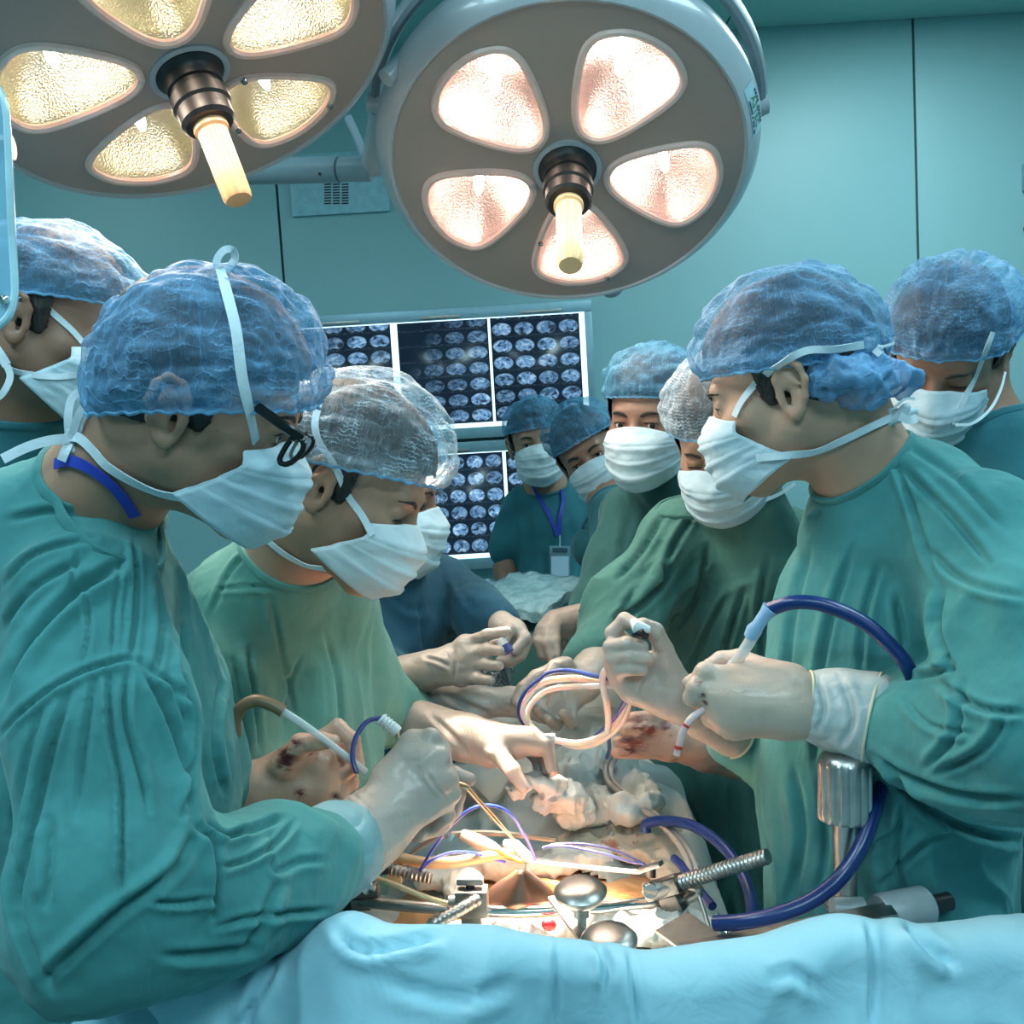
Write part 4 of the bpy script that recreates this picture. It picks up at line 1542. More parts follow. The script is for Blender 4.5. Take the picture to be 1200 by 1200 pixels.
# ---------------------------------------------------------------- A: front left, glasses
frA = Frame(236, 474, 1.00, (0.93, -0.33, -0.10), (0.31, 0.93, 0.10), 0.97)
neckA = W(112, 588, 1.06)
A, skA = person('person', 'front left person in teal gown with black glasses and blue cap, mask tied behind', frA, 'mid', neckA, W(70, 680, 1.08), None, h=0.0028, floor_xy=W(60, 1100, 1.1)[:2])
capA = add_cap(A, frA, M_cap, tilt=0.36, R=(0.112, 0.113, 0.114), c=(0, 0.002, 0.022), lat0=-0.22, puff=1.5, seed=3, back=0.02, nu=260, nv=90)
mkA = add_mask(A, frA, M_mask, seed=2, bot=-0.122, nose=0.125)
gA = gown_mesh([
    [(10, 640, 1.06, 62), (150, 668, 1.06, 50)],
    [(75, 660, 1.08, 88), (95, 760, 1.10, 128), (112, 900, 1.13, 150), (110, 1180, 1.16, 168)],
    (0.04, [(100, 700, 0.99, 88), (118, 850, 0.94, 96), (135, 1020, 0.90, 104), (120, 1080, 0.90, 108)]),
    (0.035, [(130, 1075, 0.90, 92), (240, 1060, 0.96, 84), (322, 1024, 1.04, 70), (362, 1007, 1.085, 62)]),
    (0.03, [(190, 780, 1.18, 66), (232, 880, 1.22, 46), (262, 925, 1.24, 36)]),
], 0.0055, [(60, 620, 1.0, 1, -0.5), (30, 780, 0.95, 0.6, -1), (210, 720, 1.05, 0.15, 1), (110, 900, 0.9, 0.02, 1), (230, 860, 1.05, 0.2, 1), (300, 1020, 1.0, 1, -0.35), (160, 1120, 0.9, 1, -0.3)],
    creases=[
    ([(157, 628), (160, 700), (154, 776)], 4, 0.004), ([(146, 640), (136, 700), (132, 772)], 3, 0.003, -1),
    ([(0, 862), (40, 822), (92, 790), (142, 774), (165, 776)], 4, 0.006), ([(165, 776), (200, 805), (222, 828)], 4, 0.004),
    ([(128, 782), (130, 860), (143, 930), (141, 1060)], 4, 0.006), ([(150, 782), (147, 840), (163, 900), (175, 950)], 4, 0.006, -1),
    ([(112, 790), (100, 870), (90, 960)], 5, 0.004), ([(84, 800), (60, 880), (42, 960), (20, 1060)], 5, 0.006), ([(50, 825), (30, 900), (15, 980)], 5, 0.004, -1),
    ([(165, 776), (198, 850), (220, 920), (226, 965)], 5, 0.007), ([(0, 822), (30, 762), (78, 705), (145, 658)], 7, 0.010), ([(0, 745), (38, 690), (100, 655)], 6, 0.006),
    ([(0, 690), (40, 650), (110, 630)], 5, 0.004), ([(10, 610), (60, 600), (120, 605)], 5, 0.004, -1), ([(102, 690), (104, 740), (97, 782)], 3, 0.004), ([(92, 645), (83, 705)], 3, 0.003),
    ([(205, 640), (228, 690), (250, 740), (264, 792)], 4, 0.005), ([(214, 735), (213, 790), (228, 850), (222, 910), (214, 960)], 4, 0.007), ([(186, 680), (190, 740), (182, 790)], 5, 0.004),
    ([(192, 790), (213, 838), (218, 858)], 4, 0.005), ([(258, 800), (250, 870), (262, 930)], 4, 0.006, -1),
    ([(227, 965), (246, 985), (253, 1020), (250, 1080)], 5, 0.008), ([(240, 962), (262, 980), (292, 972)], 4, 0.007), ([(264, 985), (300, 972), (332, 958)], 4, 0.006, -1),
    ([(254, 1018), (290, 1008), (322, 990), (346, 962)], 4, 0.007), ([(175, 1056), (212, 1058), (250, 1052)], 4, 0.005), ([(250, 1088), (290, 1076), (335, 1070), (386, 1066)], 4, 0.006),
    ([(326, 1035), (304, 1085), (282, 1122)], 6, 0.006, -1), ([(318, 980), (322, 1020), (352, 1010), (385, 1008)], 5, 0.004), ([(228, 975), (202, 1022), (142, 1066), (92, 1110), (52, 1150)], 7, 0.008),
    ([(190, 1120), (240, 1118), (300, 1110)], 6, 0.006), ([(20, 1000), (25, 1080), (60, 1160)], 6, 0.006), ([(60, 960), (55, 1060)], 6, 0.005)],
    neck=collar(frA, neckA, -0.015, 0.072), amp=0.0045, seed=11, k=0.05, sub=True, cuts=[(W(418, 989, 1.15), W(470, 970, 1.2), 0.059, 0.07)])
mesh_obj('gown', gA[0], gA[1], M_gown['teal'], A)
neckline(A, frA, neckA, bvh_of(skA), bvh_of(gA), M_gown['teal'])
skirt_and_feet(A, W(100, 1150, 1.16), 0.19, M_gown['teal'], 0.72, M_shoe, (0.7, 0.7))
bA = bvh_of(skA, capA[:2], gA)
# ties: over the crown, and round the jaw to the nape
tie(A, [(298, 518), (290, 480), (284, 440), (277, 390), (268, 350), (258, 322), (256, 315)], bA, 0.0095)
loop_tape(A, [(256, 322, 0.95), (254, 306, 0.95), (262, 294, 0.95), (272, 293, 0.955), (275, 304, 0.96), (264, 318, 0.96)], 0.007)
tie(A, [(218, 580), (190, 574), (160, 562), (130, 545), (112, 526), (98, 514), (84, 513)], bA, 0.0095, 0.005)
knot(A, 82, 516, 0.985, 0.013, seed=4)
loop_tape(A, [(82, 516, 0.98), (80, 492, 0.975), (84, 468, 0.975), (97, 459, 0.975), (102, 470, 0.98), (92, 488, 0.985), (86, 508, 0.985)], 0.008)
loop_tape(A, [(84, 514, 0.975), (92, 488, 0.965), (106, 469, 0.96), (118, 467, 0.96), (118, 478, 0.965), (98, 488, 0.97), (90, 510, 0.975)], 0.008)
loop_tape(A, [(84, 514, 0.98), (60, 516, 0.97), (32, 524, 0.965), (3, 538, 0.96)], 0.0095)
loop_tape(A, [(82, 518, 0.98), (76, 530, 0.975), (72, 540, 0.975)], 0.009)
M_lan = simple('lanyard_blue', (0.02, 0.05, 0.42), 0.55, var=0.05)
tie(A, [(68, 545), (84, 540), (104, 546), (128, 562), (146, 582), (158, 602)], bA, 0.011, 0.004, 'lanyard', M_lan)
# spectacles
gl = MB()
M_spec = simple('black_spectacle_frame', (0.008, 0.008, 0.009), 0.25)
tP = [hit(*q, bA, 0.004)[0] for q in ((295, 474), (306, 480))]
sp = [tP[0], W(322, 493, 0.935), W(340, 506, 0.93), W(355, 516, 0.935)]
spec = MB().tube(spline([W(292, 470, 0.918), W(310, 483, 0.912), W(334, 500, 0.908), W(354, 513, 0.915)], 5), 0.0032, 8, flat=(1, 1.6)).build('glasses', M_spec, A)
_c = [W(344, 511, 0.915), W(357, 518, 0.915), W(353, 532, 0.917), W(338, 545, 0.92), W(326, 542, 0.92), W(333, 526, 0.918)]
rimP = []
for k_ in range(6):
    a_, b_, c_ = _c[k_ - 1], _c[k_], _c[(k_ + 1) % 6]
    rimP += [b_ + (a_ - b_) * 0.25, b_ * 0.75 + a_ * 0.125 + c_ * 0.125, b_ + (c_ - b_) * 0.25]
rimP = spline(rimP, 3, closed=True)
MB().tube(np.concatenate([rimP, rimP[:2]]), 0.0026, 8, cap=False).build('lens_rim', M_spec, spec)
rim2 = rimP + frA.x * -0.066 * 1.0
MB().tube(np.concatenate([rim2, rim2[:2]]), 0.0018, 8, cap=False).build('lens_rim', M_spec, spec)
MB().tube([rimP[2], (rimP[2] + rim2[2]) / 2 + frA.y * 0.006, rim2[2]], 0.0018, 8).build('bridge', M_spec, spec)
mgl = Mat('spectacle_lens'); mgl.set(Base_Color=(0.8, 0.9, 0.95), Roughness=0.05, Alpha=0.12)
for rr in (rimP, rim2): MB().add(rr, [list(range(len(rr)))]).build('lens', mgl.m, spec)

# ---------------------------------------------------------------- C: second left, brightly lit cap
frC = Frame(408, 568, 1.30, (0.86, -0.46, 0.12), (0.46, 0.88, 0.05), 1.0)
neckC = W(335, 668, 1.38)
C, skC = person('person', 'person second from front left, brightly lit crinkled cap, looking down, white mask', frC, 'mid', neckC, W(330, 740, 1.42), None, h=0.003, closed=True, floor_xy=W(330, 1000, 1.5)[:2])
capC = add_cap(C, frC, M_cap_pale, tilt=0.26, R=(0.098, 0.120, 0.106), c=(0, -0.010, 0.040), lat0=-0.20, puff=1.5, seed=8, back=0.05, nu=240, nv=80, front=0.05)
mkC = add_mask(C, frC, M_mask_w, seed=5, bot=-0.112)
gC = gown_mesh([
    [(262, 706, 1.40, 36), (330, 690, 1.43, 40), (400, 690, 1.44, 34)],
    [(340, 740, 1.48, 84), (335, 860, 1.50, 104), (340, 1000, 1.52, 112), (345, 1150, 1.52, 118)],
    [(262, 715, 1.36, 40), (262, 800, 1.34, 46), (275, 880, 1.33, 48)],
    [(395, 715, 1.50, 42), (410, 790, 1.55, 44), (470, 838, 1.60, 25), (488, 848, 1.60, 23)],
], 0.007, [(250, 700, 1.36, 1, -0.3), (340, 760, 1.4, 0.1, 1), (270, 850, 1.3, 0.1, 1), (420, 760, 1.4, 0.25, 1)],
    creases=[([(295, 645), (270, 670), (247, 720)], 3, 0.004), ([(292, 760), (296, 820), (305, 880)], 4, 0.007), ([(275, 770), (285, 830), (283, 900)], 4, 0.006, -1),
             ([(318, 700), (330, 770), (345, 840)], 4, 0.005), ([(352, 770), (335, 810), (332, 850)], 3, 0.004), ([(380, 740), (395, 800), (400, 880)], 4, 0.005), ([(255, 690), (300, 688), (320, 690)], 3, 0.003)],
    neck=collar(frC, neckC, 0.0, 0.074), amp=0.005, seed=23, sub=True)
mesh_obj('gown', gC[0], gC[1], M_gown['jade'], C)
neckline(C, frC, neckC, bvh_of(skC), bvh_of(gC), M_gown['jade'])
skirt_and_feet(C, W(345, 1100, 1.52), 0.17, M_gown['jade'], 0.72, M_shoe, (0.9, 0.2))
bC = bvh_of(skC, capC[:2], gC, mkC[:2])
tie(C, [(436, 628), (424, 604), (408, 580), (392, 548), (376, 520), (370, 500), (372, 482), (376, 470)], bC, 0.0085, 0.003)
tie(C, [(382, 664), (360, 660), (336, 648), (318, 634), (306, 622)], bC, 0.0085, 0.004)
knot(C, 372, 470, 1.25, 0.010, seed=7)

# ---------------------------------------------------------------- I: front right
frI = Frame(928, 452, 1.25, (-0.87, -0.29, -0.40), (-0.27, 0.95, 0.0), 1.0)
neckI = W(1024, 572, 1.28)
I, skI = person('person', 'front right person in teal gown seen from behind the ear, puffed blue cap, mask tied', frI, 'pale', neckI, W(1060, 640, 1.28), None, h=0.003, floor_xy=W(1040, 1000, 1.32)[:2])
capI = add_cap(I, frI, M_cap, tilt=0.22, R=(0.094, 0.112, 0.104), c=(0, -0.008, 0.036), lat0=-0.16, puff=1.1, seed=12, back=0.0, nu=240, nv=80, front=0.05)
# the gathered pouch of the cap over the nape
v = Vol(0.004)
for (x, y, d, r) in ((966, 446, 1.155, 14), (980, 440, 1.16, 14), (998, 443, 1.165, 17), (1028, 440, 1.18, 21), (1058, 445, 1.20, 17), (1012, 456, 1.17, 12)):
    v.ell(W(x, y, d), np.array([1, 1, 1]) * r * d / F_PX, k=0.03)
Vp, Qp = v.mesh(1)
Np = normals(Vp, Qp)
Vp = Vp + Np * ((1 - 2.6 * np.abs(fbm(Vp * [46, 40, 34], 3, 5))) * 0.009 + (0.5 - np.abs(noise3(Vp * [120, 90, 100], 3))) * 0.004)[:, None]
mesh_obj('cap_pouch', Vp, Qp, cap_mat('cap_pouch_blue', (0.15, 0.37, 0.64), 0.15), I)
mkI = add_mask(I, frI, M_mask, seed=9, bot=-0.118)
gI = gown_mesh([
    [(1008, 608, 1.30, 34), (1070, 590, 1.28, 62)],
    [(1040, 640, 1.30, 100), (1042, 760, 1.33, 128), (1036, 930, 1.34, 134), (1040, 1160, 1.34, 140)],
    [(1080, 590, 1.24, 66), (1150, 640, 1.16, 70), (1200, 740, 1.08, 88), (1215, 850, 1.04, 100)],
    (0.03, [(1225, 868, 1.04, 112), (1130, 862, 1.11, 84), (1075, 858, 1.15, 62), (1052, 852, 1.17, 44)]),
    (0.02, [(960, 860, 1.42, 40), (900, 885, 1.42, 34), (858, 872, 1.40, 28)]),
], 0.0055, [(1100, 560, 1.2, 1, 0.5), (1150, 700, 1.1, 0.4, 1), (960, 800, 1.25, 0.05, 1), (1030, 1000, 1.25, 0.1, 1), (1120, 870, 1.1, 1, 0.1), (1000, 680, 1.25, -0.4, 1)],
    creases=[
    ([(1046, 538), (1068, 590), (1084, 640), (1104, 690)], 4, 0.005), ([(962, 600), (950, 612)], 3, 0.004), ([(1062, 522), (1120, 560), (1180, 622)], 6, 0.005), ([(1052, 545), (1110, 600), (1160, 660)], 5, 0.005, -1),
    ([(1084, 640), (1130, 680), (1200, 700)], 5, 0.005), ([(1104, 690), (1100, 740), (1118, 790)], 5, 0.008), ([(1120, 780), (1095, 790), (1050, 795)], 4, 0.006),
    ([(1000, 640), (975, 720), (960, 800), (955, 900)], 5, 0.006), ([(1030, 660), (1012, 730), (1008, 790)], 5, 0.006, -1), ([(950, 640), (930, 720), (922, 800)], 5, 0.005), ([(1050, 700), (1060, 760)], 5, 0.005),
    ([(1022, 886), (1060, 908), (1120, 930), (1200, 938)], 5, 0.008), ([(1040, 900), (1090, 950), (1150, 978), (1200, 985)], 6, 0.012), ([(1100, 800), (1150, 830), (1200, 836)], 5, 0.007), ([(1130, 800), (1120, 860), (1085, 900)], 5, 0.006),
    ([(1180, 840), (1150, 880), (1100, 905)], 5, 0.007), ([(1060, 820), (1090, 850), (1140, 860)], 4, 0.004), ([(1060, 960), (1040, 980), (1010, 1000)], 5, 0.005), ([(1062, 930), (1050, 1000), (1062, 1060)], 5, 0.005),
    ([(1120, 965), (1070, 1000), (1030, 1040)], 5, 0.005), ([(930, 900), (940, 980), (925, 1060)], 6, 0.006), ([(960, 900), (968, 990), (955, 1060)], 6, 0.005, -1)],
    neck=collar(frI, neckI, -0.01, 0.072), amp=0.0045, seed=31, sub=True)
mesh_obj('gown', gI[0], gI[1], M_gown['teal'], I)
neckline(I, frI, neckI, bvh_of(skI), bvh_of(gI), M_gown['teal'])
skirt_and_feet(I, W(1040, 1130, 1.34), 0.18, M_gown['teal'], 0.72, M_shoe, (-0.9, 0.1))
bI = bvh_of(skI, capI[:2], (Vp, Qp), mkI[:2], gI)
tie(I, [(863, 488), (872, 470), (890, 446), (914, 424), (944, 412), (975, 408), (1012, 404)], bI, 0.0085, 0.004)
tie(I, [(888, 536), (920, 534), (955, 527), (990, 513), (1022, 498), (1046, 488)], bI, 0.0088, 0.004)
knot(I, 1022, 406, 1.17, 0.010, seed=11)
knot(I, 1052, 486, 1.20, 0.013, seed=12)
loop_tape(I, [(1020, 404, 1.165), (1034, 406, 1.17), (1048, 402, 1.175)], 0.003)
loop_tape(I, [(1020, 406, 1.165), (1032, 416, 1.16)], 0.008)
loop_tape(I, [(1048, 478, 1.19), (1060, 468, 1.19), (1072, 467, 1.195)], 0.003)
loop_tape(I, [(1054, 488, 1.19), (1066, 492, 1.185), (1074, 490, 1.19)], 0.010)

# ---------------------------------------------------------------- B: back left
frB = Frame(58, 380, 1.42, (0.90, -0.30, -0.05), (0.28, 0.95, 0.0), 1.0)
B, skB = person('person', 'person at the far left edge behind the front one, blue cap, turned right', frB, 'dark', W(25, 490, 1.48), W(20, 560, 1.5), None, h=0.004, floor_xy=W(10, 1000, 1.6)[:2])
capB = add_cap(B, frB, M_cap, tilt=0.24, R=(0.092, 0.122, 0.098), lat0=-0.16, puff=1.0, seed=15, front=0.05)
mkB = add_mask(B, frB, M_mask, seed=11)
gB = gown_mesh([[(-30, 560, 1.52, 60), (60, 560, 1.52, 42)], [(10, 620, 1.55, 90), (10, 900, 1.6, 110), (10, 1100, 1.6, 110)], (0.03, [(-35, 600, 1.55, 46), (-60, 740, 1.60, 40), (-20, 840, 1.74, 34)]), (0.03, [(60, 590, 1.54, 42), (90, 740, 1.60, 38), (50, 840, 1.74, 34)])], 0.009, [(30, 600, 1.45, 1, 0.6), (10, 800, 1.5, 0, 1)], neck=collar(frB, W(25, 490, 1.48), -0.0, 0.072), amp=0.006, seed=41)
mesh_obj('gown', gB[0], gB[1], M_gown['scrub'], B)
neckline(B, frB, W(25, 490, 1.48), bvh_of(skB), bvh_of(gB), M_gown['scrub'])
skirt_and_feet(B, W(10, 1000, 1.6), 0.16, M_gown['scrub'], 0.7, M_shoe, (0.9, -0.2))
bB = bvh_of(skB, capB[:2], gB, mkB[:2])
tie(B, [(96, 402), (84, 388), (68, 372), (52, 358), (36, 350), (22, 347)], bB, 0.008, 0.003)
tie(B, [(92, 438), (70, 442), (45, 440), (22, 434), (6, 426)], bB, 0.008, 0.004)
loop_tape(B, [(8, 428, 1.33), (12, 442, 1.33), (4, 460, 1.33), (-8, 470, 1.34)], 0.009)
loop_tape(B, [(8, 428, 1.33), (-2, 412, 1.33), (-12, 400, 1.34)], 0.012)

# ---------------------------------------------------------------- J: behind right
frJ = Frame(1110, 408, 1.60, (-0.42, -0.66, 0.55), (-0.2, 0.75, 0.6), 1.0)
J, skJ = person('person', 'person behind the front right one, dark face bent down under a blue cap', frJ, 'dark', W(1160, 520, 1.62), W(1165, 590, 1.74), None, h=0.004, closed=True, floor_xy=W(1170, 800, 1.75)[:2])
capJ = add_cap(J, frJ, M_cap, tilt=0.26, R=(0.098, 0.122, 0.104), lat0=-0.16, puff=1.0, seed=19)
v = Vol(0.005)
for (x, y, d, r) in ((1168, 372, 1.62, 17), (1176, 382, 1.62, 14), (1172, 360, 1.62, 10)):
    v.ell(W(x, y, d), np.array([1, 1, 1]) * r * d / F_PX, k=0.02)
Vp, Qp = v.mesh(1)
Vp = Vp + normals(Vp, Qp) * (np.abs(fbm(Vp * 50, 2, 8)) * 0.014)[:, None]
mesh_obj('cap_pouch', Vp, Qp, bpy.data.materials['cap_pouch_blue'], J)
mkJ = add_mask(J, frJ, M_mask, seed=21)
gJ = gown_mesh([[(1150, 590, 1.66, 50), (1235, 580, 1.68, 62)], [(1190, 640, 1.72, 92), (1190, 1000, 1.75, 100)], (0.03, [(1240, 610, 1.68, 50), (1275, 750, 1.74, 42), (1230, 840, 1.88, 34)]), (0.03, [(1140, 620, 1.68, 44), (1115, 750, 1.76, 38), (1150, 840, 1.88, 34)])], 0.010, [(1180, 580, 1.6, 1, 0.6), (1190, 800, 1.7, 0, 1)], neck=collar(frJ, W(1160, 520, 1.62), 0.0, 0.075), amp=0.006, seed=43)
mesh_obj('gown', gJ[0], gJ[1], M_gown['scrub'], J)
neckline(J, frJ, W(1160, 520, 1.62), bvh_of(skJ), bvh_of(gJ), M_gown['scrub'])
skirt_and_feet(J, W(1190, 900, 1.75), 0.16, M_gown['scrub'], 0.7, M_shoe, (-0.8, -0.4))
bJ = bvh_of(skJ, capJ[:2], gJ, mkJ[:2])
tie(J, [(1118, 496), (1128, 470), (1142, 440), (1154, 410), (1162, 388)], bJ, 0.009, 0.003)
loop_tape(J, [(1120, 498, 1.50), (1140, 496, 1.50), (1160, 480, 1.52), (1172, 458, 1.54), (1178, 436, 1.56)], 0.004)
loop_tape(J, [(1168, 350, 1.58), (1176, 344, 1.58), (1180, 352, 1.58), (1174, 360, 1.58)], 0.006)

# ---------------------------------------------------------------- H: right, looking down into the field
frH = Frame(851, 516, 1.74, (-0.42, -0.50, 0.76), (-0.20, 0.92, 0.35), 1.0)
H, skH = person('person', 'green gowned person with lowered eyes left of the front right one, hand under tubing', frH, 'mid', W(880, 618, 1.80), W(865, 680, 1.85), None, h=0.0035, closed=True, floor_xy=W(860, 900, 1.95)[:2])
capH = add_cap(H, frH, M_cap_pale, tilt=0.16, R=(0.094, 0.116, 0.110), c=(0, -0.010, 0.046), lat0=-0.10, puff=1.0, seed=25, front=0.03)
mkH = add_mask(H, frH, M_mask, seed=27, bot=-0.116)
gH = gown_mesh([
    [(800, 632, 1.86, 42), (880, 640, 1.88, 34), (940, 640, 1.9, 42)],
    [(868, 720, 1.95, 105), (868, 860, 1.98, 112), (870, 1080, 2.0, 116)],
    [(796, 640, 1.84, 42), (738, 712, 1.78, 40), (700, 760, 1.73, 26), (690, 778, 1.72, 25)],
    [(930, 700, 1.86, 50), (930, 820, 1.80, 46), (905, 880, 1.72, 30)],
], 0.008, [(860, 700, 1.8, -0.35, 1), (740, 720, 1.75, -1, 0.7), (820, 640, 1.8, -0.7, 0.7), (860, 950, 1.9, 0, 1)],
    creases=[([(800, 650), (760, 700), (715, 735)], 5, 0.012), ([(815, 600), (790, 640), (770, 690)], 4, 0.010), ([(850, 700), (820, 760), (806, 800)], 4, 0.009), ([(872, 690), (850, 760), (830, 820)], 4, 0.009), ([(780, 600), (750, 650), (722, 680)], 4, 0.008), ([(745, 690), (725, 730), (735, 775)], 4, 0.008), ([(830, 640), (815, 700), (790, 740)], 4, 0.008), ([(900, 650), (890, 720), (896, 780)], 4, 0.008)],
    neck=collar(frH, W(880, 618, 1.80), 0.025, 0.074), amp=0.010, seed=53, sub=True)
mesh_obj('gown', gH[0], gH[1], M_gown['green'], H)
neckline(H, frH, W(880, 618, 1.80), bvh_of(skH), bvh_of(gH), M_gown['green'])
skirt_and_feet(H, W(870, 950, 2.0), 0.17, M_gown['green'], 0.7, M_shoe, (-0.9, -0.2))
bH = bvh_of(skH, capH[:2], gH, mkH[:2])
loop_tape(H, [(892, 560, 1.68), (884, 575, 1.67), (878, 584, 1.68), (895, 586, 1.70), (915, 578, 1.74), (932, 566, 1.78)], 0.006, 'mask_tie')

# ---------------------------------------------------------------- G: behind H
frG = Frame(764, 490, 2.00, (-0.48, -0.20, 0.85), (-0.05, 0.98, 0.2), 1.0)
G, skG = person('person', 'tall green gowned person between the badge wearer and the front right group, eyes open', frG, 'dark', W(800, 585, 2.06), W(790, 640, 2.1), None, h=0.004, look=(-0.25, -0.2), floor_xy=W(768, 800, 2.42)[:2])
capG = add_cap(G, frG, M_cap_far, tilt=0.12, R=(0.094, 0.116, 0.104), c=(0, -0.010, 0.046), lat0=-0.08, puff=0.9, seed=29)
mkG = add_mask(G, frG, M_mask, seed=31)
gG = gown_mesh([
    [(745, 600, 2.16, 34), (800, 600, 2.20, 30), (840, 610, 2.30, 28)],
    [(770, 680, 2.34, 66), (768, 760, 2.40, 70), (768, 950, 2.42, 74)],
    [(738, 606, 2.08, 34), (722, 665, 2.04, 30), (700, 720, 2.02, 24), (678, 728, 2.0, 20)],
], 0.009, [(760, 640, 2.05, -0.2, 1), (720, 680, 2.0, -0.6, 1)], creases=[([(738, 600), (728, 640), (724, 690)], 3, 0.006), ([(760, 590), (748, 640)], 3, 0.005)], neck=collar(frG, W(800, 585, 2.06), 0.02, 0.074), amp=0.009, seed=57)
mesh_obj('gown', gG[0], gG[1], M_gown['dark'], G)
neckline(G, frG, W(800, 585, 2.06), bvh_of(skG), bvh_of(gG), M_gown['dark'])
skirt_and_feet(G, W(768, 900, 2.42), 0.15, M_gown['dark'], 0.7, M_shoe, (-0.9, -0.2))
loop_tape(G, [(778, 535, 1.93), (776, 546, 1.93), (790, 548, 1.95), (802, 546, 1.98), (808, 542, 2.0)], 0.004, 'mask_tie')

# ---------------------------------------------------------------- F: tilted head
frF = Frame(692, 532, 2.65, (-0.18, -0.22, 0.95), (-0.52, 0.84, 0.1), 1.0)
F, skF = person('person', 'person leaning in with head tilted sideways between badge wearer and tall neighbour', frF, 'dark', W(725, 610, 2.5), W(740, 660, 2.55), None, h=0.0045, look=(0.05, 0.02), floor_xy=W(735, 800, 2.7)[:2])
capF = add_cap(F, frF, M_cap_far, tilt=0.10, R=(0.094, 0.114, 0.104), c=(0, -0.010, 0.046), lat0=-0.08, puff=0.8, seed=33)
mkF = add_mask(F, frF, M_mask, seed=35)
gF = gown_mesh([[(695, 640, 2.58, 24), (770, 640, 2.6, 24)], [(735, 690, 2.65, 50), (735, 860, 2.7, 60)]], 0.012, [(730, 660, 2.5, 0, 1)], neck=collar(frF, W(725, 610, 2.5), 0.02, 0.07), amp=0.006, seed=61)
mesh_obj('scrub_top', gF[0], gF[1], M_gown['scrub'], F)
neckline(F, frF, W(725, 610, 2.5), bvh_of(skF), bvh_of(gF), M_gown['scrub'])
skirt_and_feet(F, W(735, 850, 2.7), 0.14, M_gown['scrub'], 0.75, M_shoe, (-0.7, -0.7))

# ---------------------------------------------------------------- E: far back with badge
frE = Frame(629, 518, 3.10, (0.0, -0.10, 1.0), (-0.16, 0.98, 0.1), 1.0)
E_, skE = person('person', 'person at the back in short sleeved scrubs with blue lanyard and white badge', frE, 'mid', W(640, 572, 3.14), W(645, 610, 3.18), None, h=0.005, look=(0.1, -0.1), floor_xy=W(648, 900, 3.2)[:2])
capE = add_cap(E_, frE, M_cap_far, tilt=0.08, R=(0.094, 0.112, 0.104), c=(0, -0.010, 0.040), lat0=-0.05, puff=0.8, seed=37)
mkE = add_mask(E_, frE, M_mask_w, seed=39)
gE = gown_mesh([
    [(606, 590, 3.2, 20), (645, 580, 3.2, 17), (690, 594, 3.2, 20)],
    [(646, 620, 3.2, 48), (648, 700, 3.2, 52), (650, 850, 3.2, 54)],
    (0.02, [(603, 594, 3.19, 19), (594, 640, 3.17, 20), (592, 645, 3.17, 19)]),
    (0.02, [(694, 598, 3.19, 19), (704, 640, 3.17, 20)]),
], 0.011, [(645, 650, 3.15, 0.05, 1)], neck=collar(frE, W(640, 572, 3.14), 0.0, 0.066), amp=0.006, seed=63)
mesh_obj('scrub_top', gE[0], gE[1], M_gown['scrub'], E_)
neckline(E_, frE, W(640, 572, 3.14), bvh_of(skE), bvh_of(gE), M_gown['scrub'])
v = Vol(0.006)
v.chain([(W(594, 640, 3.17), 0.034), (W(592, 668, 3.16), 0.038), (W(602, 712, 3.08), 0.030), (W(610, 730, 3.05), 0.034)], 0.01)
mesh_obj('forearm', *v.mesh(1), M_skin['dark'], E_)
skirt_and_feet(E_, W(650, 850, 3.2), 0.14, M_gown['scrub'], 0.75, M_shoe, (0, -1))
bE = bvh_of(gE, skE)
for pts in ([(622, 558), (632, 582), (645, 606), (653, 628)], [(657, 573), (659, 588), (656, 606), (654, 628)]):
    tie(E_, pts, bE, 0.012, 0.006, 'lanyard', M_lan)
bd, bn = hit(655, 662, bE, 0.02, 3.0)
bR = np.stack([cr, -cf, cu], 1)
badge = MB().box(bd, 0.062, 0.004, 0.108, bR, 0.001).build('badge', simple('badge_sleeve', (0.16, 0.30, 0.36), 0.2, var=0.2), E_)
MB().box(bd - cf * 0.003 - cu * 0.012, 0.052, 0.002, 0.070, bR).build('badge_card', simple('badge_card_white', (0.50, 0.70, 0.85), 0.5, var=0.02), badge)
MB().box(bd - cf * 0.004 + cu * 0.042, 0.045, 0.002, 0.012, bR).build('badge_print', simple('badge_print_dark', (0.03, 0.10, 0.14), 0.4), badge)
MB().tube([bd + cu * 0.05, bd + cu * 0.085], 0.003, 8).build('badge_clip', M_chrome, badge)

# ---------------------------------------------------------------- D: navy scrubs, head behind C's
frD = Frame(444, 576, 1.74, (0.97, -0.22, 0.1), (0.2, 0.95, 0.1), 1.0)
D, skD = person('person', 'person in dark navy scrubs, head mostly hidden behind the brightly lit cap', frD, 'dark', W(455, 672, 1.80), W(475, 720, 1.85), None, h=0.0045, closed=True, floor_xy=W(480, 900, 1.9)[:2])
capD = add_cap(D, frD, M_cap_far, tilt=0.2, R=(0.092, 0.116, 0.10), lat0=-0.12, puff=0.8, seed=45)
mkD = add_mask(D, frD, M_mask, seed=47)
gD = gown_mesh([
    [(440, 690, 1.88, 36), (510, 682, 1.88, 34)],
    [(480, 760, 1.92, 72), (480, 950, 1.95, 80)],
    (0.03, [(524, 690, 1.86, 32), (560, 722, 1.80, 28), (585, 728, 1.76, 19)]),
    (0.03, [(440, 710, 1.84, 36), (440, 790, 1.72, 32), (462, 800, 1.66, 26)]),
], 0.008, [(500, 740, 1.85, 0.5, 1), (440, 760, 1.8, 0.2, 1)], creases=[([(455, 690), (475, 712), (500, 716)], 4, 0.006), ([(530, 670), (545, 700), (560, 720)], 3, 0.005), ([(490, 700), (500, 780)], 4, 0.005)], neck=collar(frD, W(455, 672, 1.80), 0.0, 0.07), amp=0.009, seed=67)
